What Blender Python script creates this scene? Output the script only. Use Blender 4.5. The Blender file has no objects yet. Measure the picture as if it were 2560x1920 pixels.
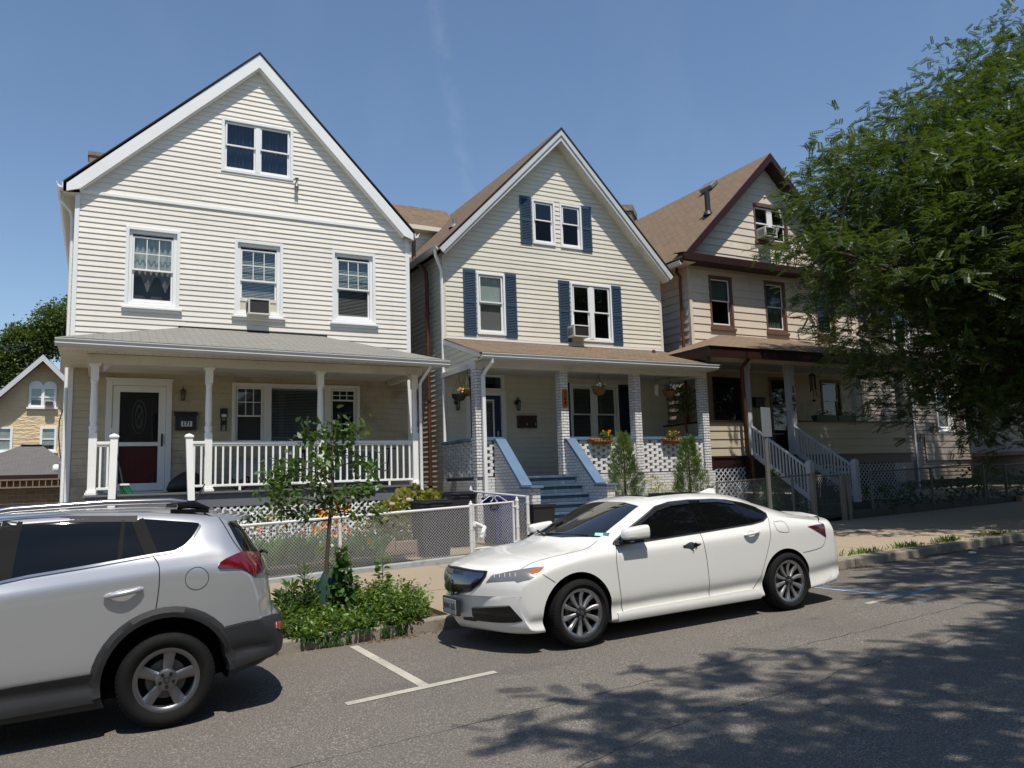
import bpy, bmesh, math, random
import numpy as np
from mathutils import Vector, Matrix, geometry
from mathutils.bvhtree import BVHTree
S = bpy.context.scene
C = S.collection
R = math.radians
# ---------------------------------------------------------------- camera
CAMZ = 1.7
YAW, PIT, ROL, FPX = R(28.0406), R(6.97404), R(-1.8265), 1943.74
def cam_axes():
    f = Vector((math.sin(YAW)*math.cos(PIT), math.cos(YAW)*math.cos(PIT), math.sin(PIT)))
    ri = Vector((math.cos(YAW), -math.sin(YAW), 0)); up = ri.cross(f)
    c, s = math.cos(ROL), math.sin(ROL)
    return c*ri+s*up, c*up-s*ri, f
RI, UP, FW = cam_axes()
cd = bpy.data.cameras.new('camera'); cam = bpy.data.objects.new('camera', cd); C.objects.link(cam)
cd.sensor_width = 36; cd.lens = FPX/2560*36; cd.clip_start = .05; cd.clip_end = 2000
M3 = Matrix((RI, UP, -FW)).transposed()
cam.matrix_world = Matrix.Translation((0, 0, CAMZ)) @ M3.to_4x4()
S.camera = cam
# ---------------------------------------------------------------- light
SUN = Vector((.13, 1, -2.3)).normalized()          # travel direction of the sunlight
wd = bpy.data.worlds.new('World'); S.world = wd; wd.use_nodes = True
nt = wd.node_tree; bg = nt.nodes['Background']
sky = nt.nodes.new('ShaderNodeTexSky'); sky.sky_type = 'NISHITA'; sky.sun_disc = False
el = math.asin(-SUN.z); sky.sun_elevation = el
sky.sun_rotation = math.atan2(-SUN.x, -SUN.y)
sky.air_density = 1.15; sky.dust_density = .15; sky.ozone_density = 3.5
SKY_STR = .115
bg.inputs[1].default_value = SKY_STR
# thin high cirrus / old contrail, mixed into the sky by direction
tc = nt.nodes.new('ShaderNodeTexCoord')
mp = nt.nodes.new('ShaderNodeMapping'); mp.inputs['Scale'].default_value = (9, 9, 2.2)
nz = nt.nodes.new('ShaderNodeTexNoise'); nz.inputs['Scale'].default_value = 1.6; nz.inputs['Detail'].default_value = 6
cr = nt.nodes.new('ShaderNodeValToRGB'); cr.color_ramp.elements[0].position = .52; cr.color_ramp.elements[1].position = .95
cr.color_ramp.elements[1].color = (.30, .30, .30, 1); cr.color_ramp.elements[0].color = (0, 0, 0, 1)
d1 = RI*(960-1280)/FPX*0 + (RI*((1085-1280)/FPX) + UP*((960-0)/FPX) + FW)
d2 = RI*((1160-1280)/FPX) + UP*((960-420)/FPX) + FW
trail_n = d1.cross(d2).normalized()
dp = nt.nodes.new('ShaderNodeVectorMath'); dp.operation = 'DOT_PRODUCT'; dp.inputs[1].default_value = trail_n
ab = nt.nodes.new('ShaderNodeMath'); ab.operation = 'ABSOLUTE'
mr = nt.nodes.new('ShaderNodeMapRange'); mr.inputs[1].default_value = 0; mr.inputs[2].default_value = .016; mr.inputs[3].default_value = .30; mr.inputs[4].default_value = 0
mr.interpolation_type = 'SMOOTHSTEP'
nz2 = nt.nodes.new('ShaderNodeTexNoise'); nz2.inputs['Scale'].default_value = 26; nz2.inputs['Detail'].default_value = 8; nz2.inputs['Roughness'].default_value = .75
mm = nt.nodes.new('ShaderNodeMath'); mm.operation = 'MULTIPLY'
ma = nt.nodes.new('ShaderNodeMath'); ma.operation = 'MULTIPLY'; ma.inputs[1].default_value = .35
mx = nt.nodes.new('ShaderNodeMix'); mx.data_type = 'RGBA'; mx.inputs[7].default_value = (6.0, 6.4, 7.0, 1)
L = nt.links.new
L(tc.outputs['Generated'], mp.inputs[0]); L(mp.outputs[0], nz.inputs['Vector']); L(nz.outputs[0], cr.inputs[0])
L(tc.outputs['Generated'], dp.inputs[0]); L(dp.outputs['Value'], ab.inputs[0]); L(ab.outputs[0], mr.inputs[0])
L(tc.outputs['Generated'], nz2.inputs['Vector']); cr2 = nt.nodes.new('ShaderNodeValToRGB'); cr2.color_ramp.elements[0].position = .42; cr2.color_ramp.elements[1].position = .78; L(nz2.outputs[0], cr2.inputs[0]); L(cr2.outputs[0], mm.inputs[0]); L(mr.outputs[0], mm.inputs[1])
ad = nt.nodes.new('ShaderNodeMath'); ad.operation = 'MULTIPLY_ADD'; ad.inputs[1].default_value = .12
L(cr.outputs[0], ad.inputs[0]); L(mm.outputs[0], ma.inputs[0]); L(ma.outputs[0], ad.inputs[2])
L(ad.outputs[0], mx.inputs[0]); L(sky.outputs[0], mx.inputs[6]); L(mx.outputs[2], bg.inputs[0])
ld = bpy.data.lights.new('sun', 'SUN'); sun = bpy.data.objects.new('sun', ld); C.objects.link(sun)
ld.energy = 4.8; ld.angle = R(.53); ld.color = (1, .94, .85)
sun.rotation_euler = SUN.to_track_quat('-Z', 'Y').to_euler(); sun.location = (0, -10, 40)
S.view_settings.view_transform = 'Standard'; S.view_settings.look = 'None'
S.view_settings.exposure = 0.14; S.view_settings.gamma = 1
try:
    S.cycles.max_bounces = 8; S.cycles.diffuse_bounces = 3; S.cycles.glossy_bounces = 4
    S.cycles.transparent_max_bounces = 10; S.cycles.caustics_reflective = False; S.cycles.caustics_refractive = False
    S.cycles.use_denoising = True; S.cycles.sample_clamp_indirect = 6
except Exception: pass
# ---------------------------------------------------------------- measuring: photo point on a known plane -> metres
ZS = dict(a=(2.0109,0,0),b=(3.0722,0,780),c=(3.0722,400,780),d=(2.765,960,300),e=(2.765,1060,820),f=(3.4563,1560,360),
          g=(2.5721,1700,840),h=(4.2538,1720,900),i=(5.53,2160,960),j=(5.53,1110,900),k=(5.53,1480,900),l=(4.424,900,1180),
          m=(3.072,0,740),n=(4.424,600,1030),o=(3.16,600,1360),p=(2.911,0,1240),q=(3.687,1100,1200),r=(3.687,1600,1200),
          t=(2.5721,1700,1300),D=(.86406,0,0),v=(5.267,640,1380),w=(1.4429,1860,0),s=(6.9125,300,560),x=(5.821,560,580))
def U(zz, x, y, Y=None, X=None, Z=None):
    s, ox, oy = ZS[zz]
    d = RI*((x/s+ox-1280)/FPX) - UP*((y/s+oy-960)/FPX) + FW
    k = Y/d.y if Y is not None else X/d.x if X is not None else (Z-CAMZ)/d.z
    return Vector((d.x*k, d.y*k, CAMZ+d.z*k))
rnd = random.Random(7)
# ---------------------------------------------------------------- materials
def rgb(h):                       # sRGB hex -> linear
    c = [int(h[i:i+2], 16)/255 for i in (0, 2, 4)]
    return tuple(v/12.92 if v <= .04045 else ((v+.055)/1.055)**2.4 for v in c)
def nodes(name):
    m = bpy.data.materials.new(name); m.use_nodes = True
    return m, m.node_tree, m.node_tree.nodes['Principled BSDF']
def N(nt, t, **kw):
    n = nt.nodes.new('ShaderNode'+t)
    for k, v in kw.items():
        if k[0] == '_': setattr(n, k[1:], v)
        else: n.inputs[k.replace('_', ' ')].default_value = v
    return n
def coord(nt, kind='Object'):
    t = N(nt, 'TexCoord'); return t.outputs[kind]
def mixc(nt, fac, a, b, typ='MIX'):
    m = N(nt, 'Mix', _data_type='RGBA', _blend_type=typ)
    for s, i in ((fac, 0), (a, 6), (b, 7)):
        if hasattr(s, 'links'): nt.links.new(s, m.inputs[i])
        elif i == 0: m.inputs[0].default_value = s
        else: m.inputs[i].default_value = (*s[:3], 1)
    return m.outputs[2]
def noise(nt, vec, scale, detail=3, rough=.55, stretch=None):
    if stretch:
        mp = N(nt, 'Mapping'); mp.inputs['Scale'].default_value = stretch; nt.links.new(vec, mp.inputs[0]); vec = mp.outputs[0]
    n = N(nt, 'TexNoise', Scale=scale, Detail=detail, Roughness=rough); nt.links.new(vec, n.inputs['Vector']); return n.outputs[0]
def ramp(nt, v, a, b, ca=(0,0,0), cb=(1,1,1)):
    r = N(nt, 'ValToRGB'); r.color_ramp.elements[0].position = a; r.color_ramp.elements[1].position = b
    r.color_ramp.elements[0].color = (*ca, 1); r.color_ramp.elements[1].color = (*cb, 1); nt.links.new(v, r.inputs[0]); return r.outputs[0]
def bump(nt, bs, h, strength=.3, dist=.01):
    b = N(nt, 'Bump', Strength=strength, Distance=dist); nt.links.new(h, b.inputs['Height']); nt.links.new(b.outputs[0], bs.inputs['Normal'])
def mat(name, col, rough=.6, var=.10, scale=3., big=.08, bscale=.7, bmp=0., bmps=60., metal=0., spec=.4, coat=0., dirt=None, stretch=None, island=0.):
    m, nt, bs = nodes(name)
    v = coord(nt)
    col = tuple(col)
    lo = tuple(c*(1-var) for c in col); hi = tuple(min(1, c*(1+var)) for c in col)
    c = mixc(nt, noise(nt, v, scale, 5, .6, stretch), lo, hi)
    if big: c = mixc(nt, ramp(nt, noise(nt, v, bscale, 4), .35, .75), c, tuple(x*(1-2.2*big) for x in col))
    if island:
        g = N(nt, 'NewGeometry'); c = mixc(nt, g.outputs['Random Per Island'], c, mixc(nt, island, c, (.25, .22, .17))); st_ = ramp(nt, noise(nt, v, 2.2, 5, .65, (3., 3., .22)), .52, .85); sm_ = N(nt, 'Math', _operation='MULTIPLY'); sm_.inputs[1].default_value = .16; nt.links.new(st_, sm_.inputs[0]); c = mixc(nt, sm_.outputs[0], c, tuple(x*.45 for x in col))
    if dirt:
        c = mixc(nt, ramp(nt, noise(nt, v, dirt[1], 6, .7), dirt[2], dirt[3]), c, dirt[0])
    nt.links.new(c, bs.inputs['Base Color'])
    bs.inputs['Roughness'].default_value = rough; bs.inputs['Metallic'].default_value = metal
    bs.inputs['Specular IOR Level'].default_value = spec; bs.inputs['Coat Weight'].default_value = coat; bs.inputs['Coat Roughness'].default_value = .03
    if bmp: bump(nt, bs, noise(nt, v, bmps, 4), bmp, .01)
    return m
M = {}
M['siding_white'] = mat('siding_white', rgb('e6e0d5'), .5, .035, 1.5, .05, .5, .12, 25, dirt=(rgb('b9b2a2'), 1.7, .62, .95), island=.10)
M['siding_cream'] = mat('siding_cream', rgb('dcd6c5'), .5, .035, 1.5, .05, .5, .12, 25, dirt=(rgb('bcb396'), 1.7, .62, .95), island=.10)
M['siding_peach'] = mat('siding_peach', rgb('dccfbd'), .55, .05, 1.6, .07, .6, .15, 22, dirt=(rgb('b09a82'), 1.6, .58, .9), island=.10)
M['siding_beige'] = mat('siding_beige', rgb('bfb39a'), .6, .05, 1.6, .08, .6, .15, 22, island=.10)
M['siding_grey'] = mat('siding_grey', rgb('8d837b'), .6, .06, 1.6, .1, .6, .15, 22, island=.10)
M['trim_white'] = mat('trim_white', rgb('e8e8e6'), .42, .03, 4, .03, 1.2, .05, 40, dirt=(rgb('b4b0a4'), 3, .66, .95))
M['post_white'] = mat('post_white', rgb('efeeea'), .4, .025, 4, .02, 1.2)
M['fascia_grey'] = mat('fascia_grey', rgb('c4c6c6'), .4, .04, 4, .05, 1.1, .06, 30, dirt=(rgb('8d8a80'), 2.2, .6, .95))
M['soffit'] = mat('soffit', rgb('d9d6cc'), .6, .05, 3, .1, .8, 0, dirt=(rgb('8f8470'), 1.8, .55, .9))
M['trim_blue'] = mat('trim_blue', rgb('5d7690'), .45, .08, 5, .08, 1.4, .1, 40, dirt=(rgb('8fa4b6'), 6, .6, .85))
M['stair_blue'] = mat('stair_blue', rgb('45596d'), .5, .10, 6, .1, 2, .12, 40, dirt=(rgb('7d93a8'), 5, .55, .85))
M['shutter_blue'] = mat('shutter_blue', rgb('344a5f'), .45, .05, 4, .05, 1, .05, 50)
M['shutter_navy'] = mat('shutter_navy', rgb('1d2440'), .45, .05, 4, .05, 1)
M['door_blue'] = mat('door_blue', rgb('1e2a5a'), .4, .05, 4, .05, 1)
M['door_red'] = mat('door_red', rgb('7c1228'), .4, .06, 4, .05, 1)
M['door_dark'] = mat('door_dark', rgb('2a1416'), .35, .08, 5, .05, 1)
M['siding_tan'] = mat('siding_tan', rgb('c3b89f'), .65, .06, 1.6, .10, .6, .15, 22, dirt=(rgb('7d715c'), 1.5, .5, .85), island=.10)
M['maroon'] = mat('maroon', rgb('2f1615'), .5, .10, 4, .1, 1.3, .08, 40)
M['skirt_grey'] = mat('skirt_grey', rgb('6f7176'), .55, .05, 3, .06, 1, .05, 30)
M['deck_grey'] = mat('deck_grey', rgb('6f6e6d'), .65, .10, 6, .1, 1, .1, 30)
M['copper'] = mat('copper', rgb('5e3a24'), .5, .22, 6, .2, 2, .05, 30, metal=.25, dirt=(rgb('2f1f18'), 3, .5, .8))
M['brown_metal'] = mat('brown_metal', rgb('6b3d28'), .45, .15, 5, .12, 2, metal=.2)
M['black_paint'] = mat('black_paint', (.012, .012, .013), .45, .15, 6, 0)
M['black_plastic'] = mat('black_plastic', (.02, .02, .022), .5, .15, 5, .1, 2, .05, 80)
M['navy_plastic'] = mat('navy_plastic', rgb('1f2c6b'), .45, .08, 4, .08, 2)
M['charcoal_plastic'] = mat('charcoal_plastic', rgb('2c2b33'), .5, .08, 4, .08, 2)
M['galv'] = mat('galv', rgb('8d8f90'), .45, .12, 8, .1, 2, metal=.55)
M['galv_dull'] = mat('galv_dull', rgb('716f68'), .6, .18, 8, .1, 2, metal=.3)
M['fence_white'] = mat('fence_white', rgb('d2d2d2'), .45, .05, 8, .06, 2)
M['weathered_wood'] = mat('weathered_wood', rgb('8f877c'), .8, .25, 7, .15, 2, .3, 40, stretch=(6, 6, .6))
M['grey_wood'] = mat('grey_wood', rgb('b9bcc2'), .6, .08, 6, .08, 2, .1, 40)
M['room_dark'] = mat('room_dark', (.03, .03, .033), .9, .1, 3, 0)
M['blind'] = mat('blind', rgb('e2e5e1'), .6, .04, 4, 0)
M['shade'] = mat('shade', rgb('c8ccc6'), .7, .05, 4, .05, 2)
M['shade_grey'] = mat('shade_grey', rgb('8b8f90'), .7, .05, 4, .05, 2)
M['curtain'] = mat('curtain', rgb('c9cfd0'), .8, .12, 7, .1, 3, .1, 80)
M['curtain_lace'] = mat('curtain_lace', rgb('d6d3cc'), .9, .15, 30, .2, 4, .1, 80)
M['curtain_blue'] = mat('curtain_blue', rgb('39526c'), .8, .15, 7, .1, 3)
M['curtain_green'] = mat('curtain_green', rgb('9db09a'), .8, .08, 7, .1, 3)
M['ac_white'] = mat('ac_white', rgb('d6d4cc'), .5, .05, 6, .08, 3, dirt=(rgb('8a8374'), 8, .55, .9))
M['ac_coil'] = mat('ac_coil', rgb('4f4b48'), .5, .35, 60, .15, 6, .3, 90, metal=.5)
M['accordion'] = mat('accordion', rgb('d8d2bd'), .6, .06, 8, .05, 2)
M['window_brown'] = mat('window_brown', rgb('6c5244'), .5, .08, 4, .08, 2)
M['terracotta'] = mat('terracotta', rgb('9c5a38'), .7, .12, 8, .1, 3)
M['coco'] = mat('coco', rgb('8a6138'), .95, .30, 50, .15, 6, .6, 80)
M['brass'] = mat('brass', rgb('6d5a3c'), .4, .15, 9, 0, metal=.6)
M['cloth_grey'] = mat('cloth_grey', rgb('8d9092'), .85, .08, 5, .1, 2, .1, 20)
M['bark'] = mat('bark', rgb('4c4036'), .9, .3, 9, .2, 2, .6, 30, stretch=(5, 5, 1))
M['bark_young'] = mat('bark_young', rgb('4d4638'), .85, .2, 14, .1, 3, .3, 40)
M['bag_green'] = mat('bag_green', rgb('1f3f33'), .5, .12, 5, .12, 2, .2, 12)
M['red_lens'] = mat('red_lens', rgb('8c0f16'), .08, .12, 9, 0, spec=.6, coat=1)
M['amber'] = mat('amber', rgb('b4571c'), .1, .1, 9, 0, coat=1)
M['paint_line'] = mat('paint_line', rgb('b5b0a2'), .8, .10, 40, .14, 2.5, .3, 160, dirt=(rgb('77736b'), 14, .55, .75))
M['paint_blue'] = mat('paint_blue', rgb('456f93'), .8, .10, 40, .14, 2.5, .3, 160, dirt=(rgb('5a5e62'), 14, .58, .78))
M['kerb'] = mat('kerb', rgb('8f877b'), .9, .22, 18, .14, 1.3, .5, 40, dirt=(rgb('4d463c'), 3, .5, .8))
M['wallbase'] = mat('wallbase', rgb('a3a6a6'), .9, .12, 16, .12, 1.3, .7, 24, dirt=(rgb('6e6e6c'), 5, .52, .8))
M['soil'] = mat('soil', rgb('5a4a3a'), .95, .25, 14, .2, 1.5, .6, 30)
M['pavers'] = mat('pavers', rgb('857a69'), .9, .15, 12, .12, 1.5, .3, 40)
M['stone_edge'] = mat('stone_edge', rgb('8a7668'), .9, .2, 10, .12, 1.5, .4, 30)
M['concrete_dark'] = mat('concrete_dark', rgb('55514b'), .9, .2, 10, .15, 1.5, .4, 30)
M['chimney_stone'] = mat('chimney_stone', rgb('8b8278'), .9, .25, 6, .2, 2, .5, 25, dirt=(rgb('3f3a36'), 2.5, .5, .8))
M['garage_wall'] = mat('garage_wall', rgb('8b7559'), .9, .12, 8, .1, .8, .3, 30)
def speck(name, base, dark, light, sc, rough=.9, big=None, bmp=.5):
    m, nt, bs = nodes(name); v = coord(nt)
    n1 = noise(nt, v, sc, 2, .5); n2 = noise(nt, v, sc*1.9, 2, .5)
    c = mixc(nt, ramp(nt, n1, .50, .66), base, light); c = mixc(nt, ramp(nt, n2, .50, .66), c, dark)
    w = noise(nt, v, 1.1, 5, .65); c = mixc(nt, ramp(nt, w, .35, .7), c, mixc(nt, .5, c, big or base)) 
    if name == 'asphalt':
        sp = N(nt, 'SeparateXYZ'); nt.links.new(v, sp.inputs[0]); k1 = N(nt, 'MapRange'); k1.inputs[1].default_value = 7.5; k1.inputs[2].default_value = 8.45; nt.links.new(sp.outputs[1], k1.inputs[0]); k2 = N(nt, 'Math', _operation='MULTIPLY'); nt.links.new(k1.outputs[0], k2.inputs[0]); nt.links.new(ramp(nt, noise(nt, v, 3.5, 6, .7), .35, .75), k2.inputs[1]); c = mixc(nt, k2.outputs[0], c, rgb('6b5d4b'))
        c = mixc(nt, ramp(nt, noise(nt, v, .9, 6, .7, (.35, 1, 1)), .55, .72), c, mixc(nt, .30, c, (.02, .02, .022))); c = mixc(nt, ramp(nt, noise(nt, v, 1.7, 3, .5), .70, .78), c, mixc(nt, .35, c, (.015, .014, .013)))
    w2 = noise(nt, v, .35, 4, .6); c = mixc(nt, ramp(nt, w2, .45, .75), c, mixc(nt, .35, c, tuple(x*.62 for x in base)))
    nt.links.new(c, bs.inputs['Base Color']); bs.inputs['Roughness'].default_value = rough; bs.inputs['Specular IOR Level'].default_value = .25
    bump(nt, bs, n1, bmp, .006); return m
M['asphalt'] = speck('asphalt', rgb('66615b'), rgb('3b3835'), rgb('9b958b'), 75., bmp=.8)
M['walk'] = speck('walk', rgb('9b8d79'), rgb('786a57'), rgb('ab9e88'), 95., bmp=.3)
M['stucco_yellow'] = mat('stucco_yellow', rgb('d8c29c'), .9, .06, 3, .05, .6, 0)
def stucco():
    m = M['stucco_yellow']; nt = m.node_tree; bs = nt.nodes['Principled BSDF']
    n = noise(nt, coord(nt), 2.2, 4, .6, (1, 1, 3)); bump(nt, bs, n, 1.0, .12)
stucco()
def shingle(name, c1, c2, mortar, w, h, bmp=.6, mort=.05, uv='UV', squash=1.):
    m, nt, bs = nodes(name); v = coord(nt, uv)
    b = N(nt, 'TexBrick', _offset=.5, _squash=squash, Scale=1.0, Mortar_Size=mort*h, Mortar_Smooth=.1, Bias=0., Brick_Width=w, Row_Height=h)
    b.inputs['Color1'].default_value = (*c1, 1); b.inputs['Color2'].default_value = (*c2, 1); b.inputs['Mortar'].default_value = (*mortar, 1)
    nt.links.new(v, b.inputs['Vector'])
    c = mixc(nt, ramp(nt, noise(nt, v, 1.3, 5, .65), .4, .75), b.outputs[0], tuple(x*.75 for x in c1))
    c = mixc(nt, noise(nt, v, 60, 2), mixc(nt, .25, c, (0, 0, 0)), mixc(nt, .12, c, (1, 1, 1)))
    nt.links.new(c, bs.inputs['Base Color']); bs.inputs['Roughness'].default_value = .95; bs.inputs['Specular IOR Level'].default_value = .15
    i = N(nt, 'Math', _operation='SUBTRACT'); i.inputs[0].default_value = 1; nt.links.new(b.outputs['Fac'], i.inputs[1])
    bump(nt, bs, i.outputs[0], bmp, .01); return m
M['shingle_grey'] = shingle('shingle_grey', rgb('838177'), rgb('78766d'), rgb('45443f'), .30, .14, .6, .06)
M['shingle_brown'] = shingle('shingle_brown', rgb('7a5d3a'), rgb('503d25'), rgb('3a2c1b'), .17, .125, .8, .05)
M['shingle_tan'] = shingle('shingle_tan', rgb('7e6240'), rgb('6a5132'), rgb('46351f'), .30, .14, .7, .08)
M['shingle_dark'] = shingle('shingle_dark', rgb('5d5653'), rgb('4d4745'), rgb('332f2e'), .30, .14, .6, .06)
M['roof_edge'] = mat('roof_edge', (.02, .019, .018), .9, .2, 8, 0)
def brickmat(name, c1, c2, mortar, w, h, mort=.1, bmp=1., wash=None):
    m, nt, bs = nodes(name); g = N(nt, 'NewGeometry'); s = N(nt, 'SeparateXYZ'); nt.links.new(coord(nt), s.inputs[0])
    a = N(nt, 'Math', _operation='ADD'); nt.links.new(s.outputs[0], a.inputs[0]); nt.links.new(s.outputs[1], a.inputs[1])
    cb = N(nt, 'CombineXYZ'); nt.links.new(a.outputs[0], cb.inputs[0]); nt.links.new(s.outputs[2], cb.inputs[1])
    b = N(nt, 'TexBrick', _offset=.5, Scale=1., Mortar_Size=mort*h, Mortar_Smooth=.3, Bias=0., Brick_Width=w, Row_Height=h)
    b.inputs['Color1'].default_value = (*c1, 1); b.inputs['Color2'].default_value = (*c2, 1); b.inputs['Mortar'].default_value = (*mortar, 1)
    nt.links.new(cb.outputs[0], b.inputs['Vector']); c = b.outputs[0]
    n = noise(nt, coord(nt), 22, 5, .65); c = mixc(nt, n, mixc(nt, .22, c, (0, 0, 0)), c)
    nt.links.new(c, bs.inputs['Base Color']); bs.inputs['Roughness'].default_value = .7; bs.inputs['Specular IOR Level'].default_value = .3
    i = N(nt, 'Math', _operation='MULTIPLY_ADD'); i.inputs[1].default_value = -1.; nt.links.new(b.outputs['Fac'], i.inputs[0])
    n3 = noise(nt, coord(nt), 30, 4); k = N(nt, 'Math', _operation='MULTIPLY'); k.inputs[1].default_value = .5; nt.links.new(n3, k.inputs[0]); nt.links.new(k.outputs[0], i.inputs[2])
    bump(nt, bs, i.outputs[0], bmp, .012); return m
M['brick_white'] = brickmat('brick_white', rgb('e6e5e4'), rgb('dad8d7'), rgb('8f8d8c'), .21, .068, .09)
M['brick_plain'] = mat('brick_plain', rgb('e2e1e0'), .7, .06, 14, .05, 2, .5, 30)
M['brick_red'] = brickmat('brick_red', rgb('6d4238'), rgb('54332c'), rgb('b5a99b'), .22, .075, .14)
M['block_tan'] = brickmat('block_tan', rgb('8f785c'), rgb('7d6850'), rgb('a89577'), .42, .21, .05, .4)
def glass(name, tint=(.80, .84, .84), refl=1.0):
    m = bpy.data.materials.new(name); m.use_nodes = True; nt = m.node_tree; nt.nodes.clear()
    o = N(nt, 'OutputMaterial'); t = N(nt, 'BsdfTransparent', Color=(*tint, 1)); g = N(nt, 'BsdfGlossy', Color=(.9, .95, 1, 1), Roughness=.02)
    f = N(nt, 'LayerWeight', Blend=.5); pw = N(nt, 'Math', _operation='POWER'); pw.inputs[1].default_value = 4.; nt.links.new(f.outputs['Facing'], pw.inputs[0]); mlt = N(nt, 'Math', _operation='MULTIPLY_ADD', _use_clamp=True); mlt.inputs[1].default_value = .9; mlt.inputs[2].default_value = .075*refl; nt.links.new(pw.outputs[0], mlt.inputs[0])
    bp = N(nt, 'Bump', Strength=.05, Distance=.02); nt.links.new(noise(nt, coord(nt), 2.2, 1), bp.inputs['Height']); nt.links.new(bp.outputs[0], g.inputs['Normal'])
    x = N(nt, 'MixShader'); nt.links.new(mlt.outputs[0], x.inputs[0]); nt.links.new(t.outputs[0], x.inputs[1]); nt.links.new(g.outputs[0], x.inputs[2]); nt.links.new(x.outputs[0], o.inputs[0])
    return m
M['glass'] = glass('glass', (.68, .75, .74), 1.); M['glass_door'] = glass('glass_door', (.6, .62, .63), .4); M['glass_dark'] = glass('glass_dark', (.5, .54, .56), .8); M['glass_screen'] = glass('glass_screen', (.46, .46, .46), .3)
def leaf(name, c1, c2, trans=.35, rough=.45, c3=None):
    m = bpy.data.materials.new(name); m.use_nodes = True; nt = m.node_tree; bs = nt.nodes['Principled BSDF']; o = nt.nodes['Material Output']
    v = coord(nt); g = N(nt, 'NewGeometry')
    c = mixc(nt, g.outputs['Random Per Island'], c1, c2)
    c = mixc(nt, ramp(nt, noise(nt, v, 1.3, 3), .35, .7), c, c3 or tuple(x*.7 for x in c1))
    nt.links.new(c, bs.inputs['Base Color']); bs.inputs['Roughness'].default_value = rough; bs.inputs['Specular IOR Level'].default_value = .45
    t = N(nt, 'BsdfTranslucent'); y = mixc(nt, .4, c, (.35, .5, .03), 'MIX'); nt.links.new(y, t.inputs[0])
    x = N(nt, 'MixShader'); x.inputs[0].default_value = trans; nt.links.new(bs.outputs[0], x.inputs[1]); nt.links.new(t.outputs[0], x.inputs[2]); nt.links.new(x.outputs[0], o.inputs[0])
    return m
M['leaf_locust'] = leaf('leaf_locust', rgb('2e4220'), rgb('4b642c'), .2, .5)
M['leaf_sapling'] = leaf('leaf_sapling', rgb('33501f'), rgb('56732e'), .28)
M['leaf_weed'] = leaf('leaf_weed', rgb('48662a'), rgb('82993c'), .32)
M['leaf_weed_dark'] = leaf('leaf_weed_dark', rgb('2f4f26'), rgb('466b30'), .3)
M['leaf_hydrangea'] = leaf('leaf_hydrangea', rgb('83822f'), rgb('a79a3f'), .35)
M['leaf_cypress'] = leaf('leaf_cypress', rgb('44642f'), rgb('7b8c45'), .25, .6, rgb('2d4a2c'))
M['leaf_gold'] = leaf('leaf_gold', rgb('a9a42c'), rgb('c9bb3c'), .4)
M['leaf_far'] = leaf('leaf_far', rgb('46592a'), rgb('5f7034'), .25, .55)
M['grass'] = leaf('grass', rgb('5f8a34'), rgb('86a94a'), .4)
M['petal_orange'] = mat('petal_orange', rgb('e08a1c'), .6, .1, 20, 0)
M['petal_pink'] = mat('petal_pink', rgb('c2244e'), .6, .1, 20, 0)
M['petal_white'] = mat('petal_white', rgb('e6e4de'), .6, .1, 20, 0)
M['petal_peach'] = mat('petal_peach', rgb('d99b80'), .6, .1, 20, 0)
M['flower_eye'] = mat('flower_eye', rgb('2b1a10'), .8, .1, 20, 0)
M['dead_leaf'] = leaf('dead_leaf', rgb('7a5230'), rgb('9c7446'), .1, .8)
M['number_white'] = mat('number_white', (.75, .75, .75), .5, .03, 9, 0)
M['brown_box'] = mat('brown_box', rgb('3a2722'), .4, .1, 6, .05, 2)
M['chrome'] = mat('chrome', (.6, .62, .65), .12, .05, 5, 0, metal=1)
M['pvc'] = mat('pvc', rgb('2b2b2c'), .5, .1, 6, .1, 2)
M['cardboard'] = mat('cardboard', rgb('b08a5a'), .85, .08, 8, .08, 2)
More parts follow.
